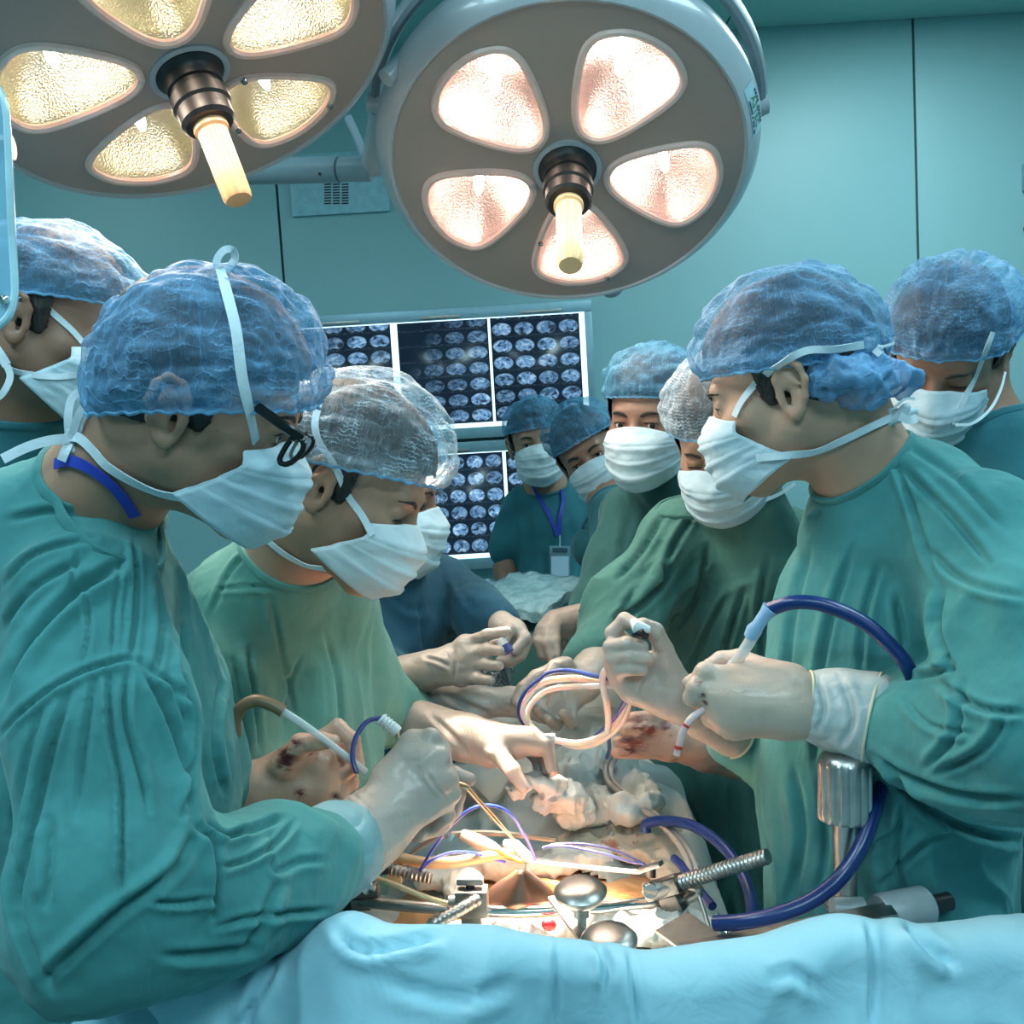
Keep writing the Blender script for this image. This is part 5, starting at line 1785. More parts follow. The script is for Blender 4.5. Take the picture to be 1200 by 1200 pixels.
mesh_obj('scrub_top', gD[0], gD[1], M_gown['navy'], D)
neckline(D, frD, W(455, 672, 1.80), bvh_of(skD), bvh_of(gD), M_gown['navy'])
skirt_and_feet(D, W(480, 900, 1.95), 0.15, M_gown['navy'], 0.72, M_shoe, (0.9, -0.2))
# ================================================================ gloved hands


def glove_mat(name, col, stains=(), rough=0.42):
    """thin latex over skin; stains: (world point, radius) dried blood marks"""
    m = Mat(name)
    base = m.ramp(m.noise(16, detail=5), [(0.3, tuple(c * 0.86 for c in col)), (0.65, col), (0.85, (col[0] * 1.05, col[1] * 0.96, col[2] * 0.92))])
    if stains:
        nz = m.noise(60, m.mapped((0.5, 1, 1.6)), detail=3, rough=0.6)
        tot = None
        for c, r in stains:
            vd = m.n('ShaderNodeVectorMath', operation='DISTANCE')
            m.l(m.co(), vd.inputs[0])
            vd.inputs[1].default_value = tuple(float(q) for q in c)
            t = m.math('SUBTRACT', 1.0, m.math('DIVIDE', vd.outputs['Value'], float(r)), clamp=True)
            tot = t if tot is None else m.math('MAXIMUM', tot, t)
        msk = m.math('MULTIPLY', tot, m.ramp(nz, [(0.44, (0, 0, 0)), (0.56, (1, 1, 1))]))
        base = m.mixc(m.math('MULTIPLY', msk, 1.4, clamp=True), base, (0.10, 0.012, 0.010))
    wr = m.noise(90, m.mapped((1, 1, 0.35), (0.4, 0.5, 0)), 3, 0.6, 1.5)
    m.set(Base_Color=base, Roughness=rough, Subsurface_Weight=0.25, Subsurface_Radius=(0.015, 0.006, 0.004),
          Normal=m.bump(m.math('ABSOLUTE', m.math('SUBTRACT', wr, 0.5)), 0.35, 0.004), Coat_Weight=0.15)
    m.p.inputs['Subsurface Scale'].default_value = 0.5
    return m.m


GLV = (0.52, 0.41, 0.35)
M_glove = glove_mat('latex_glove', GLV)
M_glove_dim = glove_mat('latex_glove_dimmed', (0.34, 0.29, 0.25))  # darker copy of the latex: dim light on the farther hands put into colour
M_cuffband = simple('glove_cuff_bead', (0.66, 0.58, 0.40), 0.5)


def hand(root, d, palm, fingers, mat, cuff=None, h=0.002, pr=0.0135, k=0.013, name='glove', extra=(), band=True, creases=(), fk=0.0035):
    """palm: wrist then knuckle points (px, py, d, r mm optional); fingers: lists of joints (px, py, d); first radius per finger optional"""
    def pt(p):
        dd = p[2] if len(p) > 2 else d
        return W(p[0], p[1], dd)
    v = Vol(h)
    w0 = palm[0]
    wr = w0[3] * 0.001 if len(w0) > 3 else 0.024
    kn = [pt(p) for p in palm[1:]]
    for p, q in zip(palm[1:], kn):
        v.cap(pt(w0), q, wr * 0.80, (p[3] * 0.001 if len(p) > 3 else pr), k)
    for a, b in zip(kn[:-1], kn[1:]):
        v.cap(a, b, pr * 0.9, pr * 0.9, k)
        v.cap((a + pt(w0)) / 2, (b + pt(w0)) / 2, pr * 1.05, pr * 1.05, k)
    for e in extra:
        v.cap(pt(e[0]), pt(e[1]), e[2] * 0.001, e[3] * 0.001, k)
    if cuff:
        pts = [(pt(c), c[3] * 0.001) for c in cuff]
        v.chain([(pt(w0), wr)] + pts, 0.015)
    for f in fingers:
        r0_, r1_ = 0.0098, 0.0078
        if isinstance(f, tuple): (r0_, r1_), f = (f[0] * 0.001, f[1] * 0.001), f[2]
        P = [pt(p) for p in f]
        rr = np.linspace(r0_, r1_, len(P))
        for i in range(len(P) - 1):
            # slight knuckle swelling then narrowing
            v.cap(P[i], P[i + 1], rr[i] * 1.03, rr[i + 1], 0.009 if i == 0 else fk)
    V, Q = v.mesh(1)
    N = normals(V, Q)
    V = V + N * (noise3(V * 60, 8) * 0.0006 + np.abs(noise3(V * [45, 45, 90], 4)) * 0.0009)[:, None]
    if creases: V = fold_creases(V, Q, creases)
    o = mesh_obj(name, V, Q, mat, root)
    if cuff and band:
        a, b = W(*cuff[-1][:3]), (W(*cuff[-2][:3]) if len(cuff) > 1 else pt(w0))
        ax = unit(a - b)
        r = cuff[-1][3] * 0.001
        c = a + ax * r * 0.35
        e1 = unit(np.cross(ax, [0.1, 0.2, 0.97])); e2 = np.cross(ax, e1)
        ring = [c + (r * 0.97) * (math.cos(t) * e1 + math.sin(t) * e2) for t in np.linspace(0, 2 * PI, 41)]
        ring.append(ring[1])
        MB().tube(ring, 0.0022, 8, cap=False).build('glove_cuff_bead', M_cuffband, o)
    return o, (V, Q)


def stain(hm, name, col, spots, d):
    """dried blood where the photograph shows it, on the glove's own surface"""
    o, mm = hm
    bv = bvh_of(mm)
    st = [(hit(x, y, bv, 0.0, d)[0], r) for x, y, r in spots]
    o.data.materials[0] = glove_mat(name, col, st)


# A: left hand behind, palm towards the viewer, blood marked, holding the suction tube
hA = hand(A, 1.25, [(302, 925, 1.25, 30), (358, 884, 1.245, 14), (378, 896, 1.25, 14), (384, 914, 1.25, 14), (378, 930, 1.25, 14)],
     [(10.5, 8.5, [(366, 872, 1.265), (396, 852, 1.265), (413, 868, 1.25), (419, 896, 1.245)]),
      [(380, 886, 1.27), (404, 880, 1.275), (415, 898, 1.26), (402, 910, 1.25)],
      [(384, 905, 1.27), (410, 902, 1.275), (412, 918, 1.26), (400, 924, 1.25)],
      [(380, 922, 1.26), (398, 922, 1.265), (400, 932, 1.25), (390, 930, 1.245)],
      (13.5, 8.5, [(330, 898, 1.225), (352, 872, 1.215), (374, 868, 1.21), (390, 869, 1.21)])],
     M_glove, cuff=[(282, 937, 1.25, 27), (262, 945, 1.25, 29)], h=0.0022, band=False,
     extra=[((318, 930), (372, 925), 24, 17), ((315, 910), (350, 880, 1.235), 22, 15)],
     creases=[([(332, 950), (345, 936), (352, 922)], 2, 0.0015)])
stain(hA, 'latex_glove_bloodied', (0.60, 0.36, 0.26), [(335, 885, 0.022), (345, 873, 0.015), (334, 896, 0.018), (368, 886, 0.012), (326, 880, 0.012), (392, 935, 0.010), (352, 930, 0.010)], 1.23)
# A: right hand in front, back of the hand up, gripping forceps
hand(A, 1.19, [(434, 974, 1.17, 40), (484, 872, 1.20, 14), (500, 890, 1.185, 15), (508, 915, 1.18, 15), (505, 942, 1.18, 15)],
     [(11, 9.5, [(486, 870, 1.20), (505, 864, 1.195), (518, 880, 1.205), (522, 900, 1.225)]),
      (11, 9.5, [(500, 888, 1.185), (517, 887, 1.19), (523, 904, 1.205), (520, 918, 1.22)]),
      (11, 9.5, [(507, 914, 1.18), (526, 912, 1.185), (530, 930, 1.195), (520, 944, 1.21)]),
      (10, 8.5, [(506, 940, 1.18), (520, 940, 1.185), (524, 955, 1.195), (512, 968, 1.21)]),
      (9, 8, [(512, 905, 1.24), (532, 906, 1.25), (550, 913, 1.25)]),
      (12, 8.5, [(490, 975, 1.21), (515, 968, 1.235), (532, 948, 1.24), (538, 930, 1.24)])],
     M_glove, cuff=[(420, 984, 1.158, 44)], h=0.0024, k=0.016, band=False,
     extra=[((440, 960, 1.17), (478, 935, 1.18), 34, 24), ((455, 910, 1.19), (480, 890, 1.19), 18, 16)],
     creases=[([(500, 905), (512, 922), (528, 936)], 2.5, 0.002), ([(486, 895), (494, 888), (500, 880)], 3, 0.0015), ([(398, 930), (425, 955), (440, 985), (437, 1010)], 2, 0.0022), ([(404, 922), (432, 948), (448, 980)], 2, 0.0012)])
# I: raised far hand, curled fingers towards the viewer
hI2, mI2 = hand(I, 1.31, [(806, 826, 1.33, 24), (742, 808, 1.31, 14), (728, 790, 1.31, 14), (724, 772, 1.31, 13), (726, 752, 1.31, 12)],
     [(9.5, 8, [(726, 762, 1.31), (718, 742, 1.30), (731, 726, 1.295), (741, 730, 1.285)]),
      (10, 8.5, [(722, 768, 1.30), (716, 758, 1.285), (735, 754, 1.27), (752, 758, 1.272)]),
      (10, 8.5, [(722, 780, 1.30), (718, 772, 1.282), (738, 769, 1.268), (759, 772, 1.27)]),
      (9.5, 8, [(728, 795, 1.30), (724, 786, 1.282), (738, 783, 1.27), (752, 784, 1.272)]),
      (13, 9, [(792, 800, 1.31), (778, 762, 1.30), (768, 740, 1.29), (754, 732, 1.285)])],
     M_glove, cuff=[(826, 842, 1.35, 26), (856, 860, 1.38, 30)], h=0.0022, k=0.014,
     extra=[((800, 825, 1.31), (745, 805, 1.30), 26, 20), ((796, 812, 1.31), (776, 775, 1.30), 24, 16), ((770, 800, 1.315), (740, 775, 1.315), 20, 16)],
     creases=[([(764, 790), (755, 800), (750, 812)], 2.5, 0.002)])
# I: near hand, back of the hand to the viewer
hI = hand(I, 1.21, [(925, 826, 1.20, 36), (846, 800, 1.20, 17), (842, 818, 1.195, 17), (848, 836, 1.20, 17), (862, 848, 1.205, 16)],
     [(12, 10, [(850, 796, 1.20), (826, 788, 1.195), (820, 798, 1.20), (832, 806, 1.215)]),
      (11.5, 9.5, [(845, 815, 1.195), (815, 807, 1.19), (811, 817, 1.195), (826, 826, 1.21)]),
      (10.5, 9, [(848, 834, 1.20), (830, 832, 1.20), (832, 842, 1.21), (842, 846, 1.22)]),
      (10, 8.5, [(860, 846, 1.205), (846, 850, 1.205), (852, 858, 1.215)]),
      (13, 9.5, [(905, 788, 1.21), (868, 772, 1.235), (845, 774, 1.245), (832, 780, 1.245)]),
      (8.5, 7.5, [(830, 796, 1.24), (816, 796, 1.245), (806, 800, 1.245)])],
     M_glove, cuff=[(934, 826, 1.20, 37)], h=0.0024, k=0.018, band=False,
     extra=[((905, 820, 1.20), (868, 822, 1.195), 37, 30), ((920, 800, 1.20), (872, 792, 1.21), 22, 18)])
stain(hI, 'latex_glove_marked', (0.56, 0.42, 0.34), [(821, 800, 0.008), (823, 815, 0.006), (826, 824, 0.006)], 1.2)
# D: right hand spread towards a small vial
hand(D, 1.60, [(502, 786, 1.62, 26), (545, 755, 1.60, 12), (548, 768, 1.59, 12), (546, 781, 1.59, 12), (540, 793, 1.59, 12)],
     [[(545, 754, 1.60), (570, 744, 1.58), (594, 740, 1.57)], [(548, 768, 1.59), (572, 761, 1.57), (588, 763, 1.56)],
      [(546, 781, 1.59), (570, 778, 1.57), (585, 780, 1.56)], (9, 7.5, [(541, 794, 1.59), (560, 795, 1.57), (575, 797, 1.56)]),
      (11, 8, [(530, 762, 1.62), (562, 757, 1.62), (586, 752, 1.60)])],
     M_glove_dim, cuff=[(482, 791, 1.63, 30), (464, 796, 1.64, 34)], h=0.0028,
     extra=[((505, 782, 1.61), (535, 778, 1.60), 24, 18)], creases=[([(498, 770), (515, 775), (528, 782)], 2.5, 0.003), ([(532, 760), (534, 778), (530, 796)], 2.5, 0.003)])
# D: left hand cupped
hand(D, 1.68, [(588, 732, 1.70, 22), (606, 738, 1.68, 13), (611, 752, 1.68, 13), (606, 766, 1.68, 12)],
     [[(604, 736, 1.68), (616, 747, 1.66), (603, 762, 1.65)], [(610, 752, 1.68), (610, 768, 1.67), (594, 774, 1.66)], [(606, 764, 1.68), (598, 776, 1.67), (586, 774, 1.66)],
      (11, 8, [(586, 734, 1.68), (596, 738, 1.66), (592, 750, 1.65)])], M_glove_dim, h=0.003)
# G: relaxed hand above the drape
hand(G, 1.92, [(684, 726, 1.96, 26), (650, 728, 1.93, 14), (638, 738, 1.92, 14), (632, 750, 1.92, 13)],
     [(11, 8, [(640, 736, 1.92), (630, 752, 1.90), (636, 770, 1.89)]), (11, 8, [(644, 736, 1.91), (640, 754, 1.89), (645, 773, 1.88)]), (11, 8, [(650, 734, 1.91), (651, 752, 1.89), (653, 768, 1.88)]),
      [(655, 740, 1.95), (660, 754, 1.95), (664, 762, 1.94)]], M_glove_dim, h=0.003,
     extra=[((680, 722, 1.95), (650, 728, 1.93), 24, 20)])
# H: near hand, open palm, tubing across it
hand(H, 1.62, [(686, 796, 1.66, 26), (655, 782, 1.64, 13), (652, 800, 1.64, 13), (656, 816, 1.64, 13), (668, 826, 1.64, 13)],
     [(10, 8, [(655, 780, 1.63), (628, 792, 1.60), (612, 806, 1.59), (604, 822, 1.58)]), (11, 8, [(664, 778, 1.63), (650, 780, 1.60), (642, 794, 1.585)]),
      (9.5, 8, [(654, 810, 1.63), (640, 842, 1.61), (629, 832, 1.59)]), (9.5, 8, [(660, 820, 1.63), (652, 850, 1.61), (642, 843, 1.59)]), (9, 7.5, [(670, 824, 1.63), (670, 848, 1.61), (660, 836, 1.59)])],
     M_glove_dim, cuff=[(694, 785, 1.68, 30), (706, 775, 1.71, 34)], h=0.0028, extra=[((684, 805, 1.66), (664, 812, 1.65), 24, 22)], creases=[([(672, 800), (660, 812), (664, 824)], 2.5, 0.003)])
# H: far hand resting, fingers together, blood between them
hH = hand(H, 1.56, [(828, 882, 1.60, 28), (790, 852, 1.57, 13), (787, 866, 1.56, 13), (784, 880, 1.56, 13)],
     [(11, 9, [(788, 848, 1.57), (762, 840, 1.555), (742, 841, 1.55)]), (11, 9, [(788, 858, 1.56), (755, 853, 1.545), (732, 855, 1.54)]), (11, 9, [(786, 870, 1.56), (750, 867, 1.545), (725, 869, 1.54)]),
      (10.5, 9, [(783, 882, 1.56), (750, 882, 1.545), (723, 882, 1.54)])],
     M_glove, cuff=[(856, 888, 1.63, 28), (890, 900, 1.66, 28)], h=0.0028, band=False, extra=[((820, 875, 1.58), (795, 868, 1.57), 28, 24)], fk=0.002)
stain(hH, 'latex_glove_blood_streaked', (0.40, 0.26, 0.20), [(752, 852, 0.028), (742, 868, 0.030), (738, 881, 0.022), (782, 852, 0.018), (792, 896, 0.012), (762, 855, 0.02)], 1.55)
# C: near hand pinching gauze
hand(C, 1.50, [(575, 872, 1.52, 30), (606, 864, 1.50, 13), (622, 866, 1.50, 13), (632, 874, 1.50, 12)],
     [(11, 9, [(616, 864, 1.50), (640, 872, 1.49), (648, 902, 1.48)]), [(625, 872, 1.52), (640, 884, 1.52), (641, 904, 1.50)], [(612, 872, 1.53), (630, 890, 1.53), (632, 906, 1.52)],
      (14, 9, [(582, 882, 1.49), (600, 902, 1.47), (613, 922, 1.465)])],
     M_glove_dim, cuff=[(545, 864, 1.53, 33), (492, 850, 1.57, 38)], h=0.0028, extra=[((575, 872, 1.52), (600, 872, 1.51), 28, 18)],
     creases=[([(505, 838), (530, 862), (550, 885)], 4, 0.003)])
# C: far gloved forearm
hand(C, 1.60, [(600, 822, 1.62, 21), (618, 822, 1.62, 12), (620, 832, 1.62, 12)],
     [[(620, 822, 1.62), (632, 826, 1.62), (638, 834, 1.61)], [(620, 832, 1.62), (630, 838, 1.61), (634, 842, 1.61)]],
     glove_mat('latex_glove_spotted', (0.38, 0.37, 0.34), [(W(594, 838, 1.59), 0.012)]), cuff=[(560, 824, 1.63, 25), (512, 822, 1.66, 30)], h=0.003, band=False,
     creases=[([(520, 815), (545, 825), (575, 838)], 4, 0.004), ([(530, 838), (560, 842), (590, 846)], 4, 0.003)])
def cuff_sleeve(root, pts, col, name, creases=(), bead=True, h=0.003):
    """turned gauntlet of the glove over the gown cuff: points (px, py, d, r mm) from wrist to arm"""
    P = [(W(*p[:3]), p[3] * 0.001) for p in pts]
    v = Vol(h)
    v.chain(P, 0.012)
    V, Q = v.mesh(1)
    V, Q = subdivide(V, Q)
    N = normals(V, Q)
    V = V + N * (np.abs(noise3(V * [40, 40, 70], 6)) * 0.0022 + noise3(V * 22, 9) * 0.0018)[:, None]
    if creases: V = fold_creases(V, Q, creases)
    o = mesh_obj('cuff', V, Q, glove_mat(name, col, (), 0.6), root)
    ends = ((P[0], unit(P[0][0] - P[1][0])), (P[-1], unit(P[-1][0] - P[-2][0]))) if bead else ((P[0], unit(P[0][0] - P[1][0])),)
    for (c, r), ax in ends:
        c = c + ax * r * 0.12
        e1 = unit(np.cross(ax, [0.1, 0.2, 0.97])); e2 = np.cross(ax, e1)
        ring = [c + (r * 1.0) * (math.cos(t) * e1 + math.sin(t) * e2) for t in np.linspace(0, 2 * PI, 49)]
        ring.append(ring[1])
        MB().tube(ring, 0.0018, 8, cap=False).build('glove_cuff_bead', M_cuffband, o)
    return o


cuff_sleeve(A, [(410, 989, 1.150, 46), (392, 998, 1.125, 50), (352, 1014, 1.08, 50)], (0.20, 0.38, 0.42), 'cuff_pale_teal', [([(395, 965), (410, 990), (412, 1020)], 3, 0.002)], False)
cuff_sleeve(I, [(950, 826, 1.20, 38.5), (985, 832, 1.195, 46), (1016, 840, 1.182, 53)], (0.44, 0.50, 0.50), 'cuff_pale_blue', [([(960, 800), (966, 830), (958, 856)], 4, 0.003), ([(985, 795), (1000, 840), (985, 875)], 5, 0.003, -1)])
# pale knitted cuff ends of the gowns where gloves are tucked over them: A's wide turned cuff
# ================================================================ table, patient drapes, instruments
def drape_mat(name, col, stain=None, **kw):
    return cloth(name, col, weave=700, var=0.05, rough=0.9, stain=stain, **kw)


M_dr_w = drape_mat('white_drape_cloth', (0.36, 0.40, 0.385), (7, 0.66, (0.30, 0.12, 0.09)))
M_dr_b = Mat('pale_blue_drape_fabric')
M_dr_b.set(Base_Color=M_dr_b.ramp(M_dr_b.noise(6, detail=5), [(0.3, (0.28, 0.53, 0.64)), (0.7, (0.33, 0.60, 0.70))]), Roughness=0.85,
           Normal=M_dr_b.bump(M_dr_b.noise(1400, detail=1), 0.12, 0.0006, M_dr_b.bump(M_dr_b.noise(18, detail=3, dist=0.8), 0.3, 0.012)))
M_dr_b = M_dr_b.m

# the table itself
tb = tag(empty('operating_table', (0.0, 1.9, 0)), 'operating table hidden under the white and blue drapes', 'table')
MB().box((0, 1.95, 0.80), 0.36, 1.75, 0.07, bev=0.01).build('tabletop', M_steel2, tb)
MB().box((0, 1.95, 0.865), 0.34, 1.70, 0.06, bev=0.02).build('mattress', M_dark, tb)
MB().tube([(0, 1.95, 0.05), (0, 1.95, 0.77)], 0.12, 24).build('column', M_steel2, tb)
MB().box((0, 1.95, 0.03), 0.45, 0.9, 0.06, bev=0.02).build('base', M_steel2, tb)

# white sheet over the patient
nx, ny = 150, 240
xs_ = np.linspace(-0.42, 0.42, nx)
ys_ = np.linspace(1.10, 2.72, ny)
X, Y = np.meshgrid(xs_, ys_)
P3 = np.stack([X.ravel(), Y.ravel(), np.zeros(X.size)], 1)
hw = 0.245 + 0.02 * noise3(P3 * [0, 5, 0] + 3, 1)
zc = np.interp(Y.ravel(), [1.1, 1.45, 1.62, 1.9, 2.4, 2.72], [0.985, 0.99, 1.02, 1.045, 1.05, 1.04])
ax_ = np.abs(X.ravel())
fall = np.clip((ax_ - hw) / 0.05, 0, None)
Z = zc - 0.03 * (ax_ / 0.25) ** 2 - np.where(ax_ > hw, 0.05 * np.minimum(fall, 1) ** 1.5 + 0.18 * np.clip(fall - 0.6, 0, None), 0)
wp = noise3(P3 * 5, 3)[:, None] * 0.8
g = (1 - np.abs(noise3(P3 * [13, 6, 0] + wp, 5)) * 2.5) * 0.014 + (1 - np.abs(noise3(P3 * [8, 16, 0] + wp * 1.4, 6)) * 2.5) * 0.011 + fbm(P3 * 30, 2, 9) * 0.004
# piled gauze and heaped towel mid field
gz = np.exp(-(((X.ravel() - 0.10) / 0.10) ** 2 + ((Y.ravel() - 1.68) / 0.14) ** 2))
g += gz * (0.03 + 0.018 * fbm(P3 * 22, 3, 12))
# opening over the belly
op = np.hypot((X.ravel() + 0.0) / 0.15, (Y.ravel() - 1.32) / 0.13)
Z += g * np.clip((op - 0.9) * 3, 0, 1)
V = np.stack([X.ravel(), Y.ravel(), Z], 1)
i = np.arange(ny - 1)[:, None] * nx
j = np.arange(nx - 1)[None, :]
Q = np.stack([i + j, i + j + 1, i + nx + j + 1, i + nx + j], 2).reshape(-1, 4)
keep = op[Q].min(1) > 0.97
wd = mesh_obj('white_drape', V, Q[keep], M_dr_w)
solid(wd, 0.003, -1)
tag(wd, 'creased white sheet over the patient running away from the open belly', 'drape')
bW = bvh_of((V, Q))

# patient's belly: skin, yellow disinfectant, open wound
pa = tag(empty('patient', (0.0, 1.32, 0.9)), 'patient under drapes, only the lit open belly between retractors visible', 'person')
n1, n2 = 96, 40
Vp_, Qp_ = [], []
for a in range(n2):
    r = 1.42 * (a / (n2 - 1)) ** 0.85
    for b in range(n1):
        t = 2 * PI * b / n1
        x, y = 0.165 * r * math.cos(t), 1.325 + 0.145 * r * math.sin(t)
        wx, wy = x / 0.060, (y - 1.345) / 0.055
        w = math.hypot(wx, wy)
        z = 0.992 - 0.014 * r * r
        z += 0.010 * math.exp(-((w - 1.08) / 0.13) ** 2)
        z -= 0.055 / (1 + math.exp((w - 0.86) / 0.07))
        Vp_.append((x, y, z))
for a in range(n2 - 1):
    for b in range(n1): Qp_.append((a * n1 + b, a * n1 + (b + 1) % n1, (a + 1) * n1 + (b + 1) % n1, (a + 1) * n1 + b))
Vp_ = np.array(Vp_)
Vp_[:, 2] += fbm(Vp_ * 40, 3, 2) * 0.004
m = Mat('belly_skin_iodine')
sk = m.ramp(m.noise(16, detail=4), [(0.35, (0.55, 0.22, 0.07)), (0.55, (0.62, 0.34, 0.16)), (0.75, (0.66, 0.45, 0.20))])
geo = m.n('ShaderNodeSeparateXYZ')
m.l(m.co(), geo.inputs[0])
depth = m.ramp(m.math('MULTIPLY', m.math('SUBTRACT', geo.outputs[2], 0.90), 10.0), [(0.35, (1, 1, 1)), (0.80, (0, 0, 0))])
tis = m.ramp(m.noise(60, detail=5), [(0.35, (0.30, 0.03, 0.02)), (0.6, (0.50, 0.10, 0.06)), (0.8, (0.70, 0.40, 0.2))])
m.set(Base_Color=m.mixc(depth, sk, tis), Roughness=0.35, Subsurface_Weight=0.15, Coat_Weight=0.3, Normal=m.bump(m.noise(120, detail=4), 0.4, 0.003))
mesh_obj('belly', Vp_, np.array(Qp_), m.m, pa)
# moist gauze packs edging the wound
M_gauze = cloth('wet_gauze', (0.80, 0.76, 0.70), weave=1200, var=0.05)


def lump(name, cs, mat, root=None, h=0.004, amp=0.006, seed=0, k=0.02, label=None, cat=None, group=None):
    v = Vol(h)
    for c, r in cs: v.ell(c, r, k=k)
    V, Q = v.mesh(1)
    N = normals(V, Q)
    V = V + N * ((1 - 3 * np.abs(fbm(V * 30, 2, seed))) * amp + noise3(V * 90, seed + 3) * amp * 0.25 + (0.5 - np.abs(noise3(V * [150, 60, 110] + noise3(V * 40, 2)[:, None] * 1.5, seed + 6)) * 2) * amp * 0.35)[:, None]
    o = mesh_obj(name, V, Q, mat, root)
    if label: tag(o, label, cat, group)
    return o, (V, Q)


def PF(px, py, z=1.0): return PZ(px, py, z)


lump('gauze_pad', [(PF(520, 1024, 1.0), (0.045, 0.035, 0.018)), (PF(575, 1008, 1.0), (0.05, 0.03, 0.016)), (PF(545, 1040, 1.0), (0.03, 0.02, 0.02)), (PF(590, 1016, 1.0), (0.03, 0.02, 0.016))], M_gauze, h=0.003, seed=3,
     label='wet white gauze pack at the left rim of the wound', cat='gauze')
lump('gauze_pad', [(PF(668, 1006, 1.0), (0.06, 0.03, 0.016)), (PF(640, 1015, 1.0), (0.03, 0.02, 0.014))], M_gauze, h=0.003, seed=5,
     label='wet white gauze pack behind the retractor bar at the right rim', cat='gauze')
lump('gauze_pad', [(PF(700, 1080, 1.0), (0.07, 0.03, 0.02)), (PF(780, 1090, 1.0), (0.06, 0.035, 0.018)), (PF(620, 1098, 0.99), (0.08, 0.025, 0.02)), (PF(560, 1100, 0.985), (0.06, 0.025, 0.018))], M_gauze, h=0.003, seed=7,
     label='wide white gauze pack along the near rim, just above the blue drape', cat='gauze')
lump('gauze_pad', [(W(640, 916, 1.50), (0.026, 0.020, 0.016)), (W(655, 936, 1.52), (0.034, 0.03, 0.02)), (W(672, 950, 1.56), (0.03, 0.03, 0.018)), (W(606, 924, 1.50), (0.018, 0.014, 0.008))], cloth('damp_white_gauze', (0.52, 0.53, 0.50), weave=1200, var=0.06), h=0.003, seed=9, amp=0.009,
     label='crumpled gauze pinched in the gloved hand in the middle', cat='gauze')
gz2, _ = lump('gauze_pad', [(PF(700, 905, 1.06), (0.07, 0.10, 0.02)), (PF(735, 935, 1.05), (0.05, 0.07, 0.02)), (PF(690, 940, 1.04), (0.05, 0.05, 0.022))], cloth('damp_gauze', (0.42, 0.46, 0.45), weave=900, var=0.08, stain=(16, 0.66, (0.30, 0.10, 0.07))), h=0.005, seed=12, amp=0.012,
     label='heap of damp grey gauze right of the pinched gauze', cat='gauze')
lump('tissue', [(W(640, 1083, 1.268) , (0.0045, 0.003, 0.003)), (W(647, 1084, 1.268), (0.0035, 0.003, 0.003))], Mat('red_tissue').set(Base_Color=(0.5, 0.01, 0.015), Roughness=0.2, Coat_Weight=0.5).m, pa, h=0.0015, amp=0.001, seed=2)

# towel roll with stain beyond the wound on the right
lump('towel', [(PF(700, 985, 1.0), (0.06, 0.05, 0.012)), (PF(760, 990, 0.995), (0.05, 0.05, 0.014)), (PF(745, 965, 1.01), (0.045, 0.04, 0.014)), (PF(790, 1020, 0.98), (0.04, 0.05, 0.014))], cloth('towel_cream', (0.55, 0.46, 0.36), weave=700, var=0.08, stain=(14, 0.60, (0.34, 0.13, 0.08))), h=0.004, seed=15, amp=0.006,
     label='folded cream towel with faint blood stains beyond the retractor', cat='towel')

# ---------------------------------------------------------------- foreground blue drape
ridge = [(60, 1225), (92, 1192), (118, 1158), (140, 1136), (162, 1127), (200, 1125), (260, 1124), (318, 1125), (345, 1112), (372, 1088), (400, 1073), (424, 1078), (446, 1089), (480, 1089), (540, 1088), (600, 1096), (650, 1102), (690, 1104), (702, 1110), (722, 1107), (738, 1117), (760, 1120),
         (800, 1115), (850, 1110), (900, 1103), (930, 1090), (960, 1079), (990, 1073), (1012, 1078), (1036, 1086), (1062, 1080), (1085, 1092), (1130, 1086), (1180, 1080), (1240, 1078), (1300, 1082), (1400, 1088), (1500, 1096)]
rx = np.array([p[0] for p in ridge], float)
ry = np.array([p[1] for p in ridge], float)
nu_, nv_ = 390, 110
V, rows = [], np.linspace(0, 1, nv_)
xx = np.linspace(60, 1500, nu_)
yy = np.interp(xx, rx, ry)
yy = np.convolve(np.pad(yy, 3, 'edge'), np.ones(7) / 7, 'valid')
top = np.array([W(a, b, 1.0) for a, b in zip(xx, yy)])
for v_ in rows:
    if v_ < 0.18:
        q = v_ / 0.18
        off = np.array([0, 0.17 * (1 - q) ** 1.0, -0.16 * (1 - q) ** 1.6])
        row = top + off
    else:
        q = (v_ - 0.18) / 0.82
        arc = min(1, q / 0.10)
        off = np.array([0, -0.035 * math.sin(arc * PI / 2) - 0.12 * max(0, q - 0.1), -0.03 * (1 - math.cos(arc * PI / 2)) - 0.60 * max(0, q - 0.1)])
        row = top + off
    V.append(row)
V = np.concatenate(V)
i = np.arange(nv_ - 1)[:, None] * nu_
j = np.arange(nu_ - 1)[None, :]
Q = np.stack([i + j, i + nu_ + j, i + nu_ + j + 1, i + j + 1], 2).reshape(-1, 4)
vv = np.repeat(rows, nu_)
amt = np.clip((vv - 0.2) / 0.2, 0, 1) * 0.9 + 0.12
wp = noise3(V * [4, 4, 4], 31)[:, None] * 0.9
g = (1 - 2.4 * np.abs(noise3(V * [10, 6, 5] + wp, 33))) * 0.020 + (0.6 - 1.6 * np.abs(noise3(V * [17, 9, 13] + wp * 1.3 + 4, 34))) * 0.010
N = normals(V, Q)
V = V + N * (g * amt)[:, None]
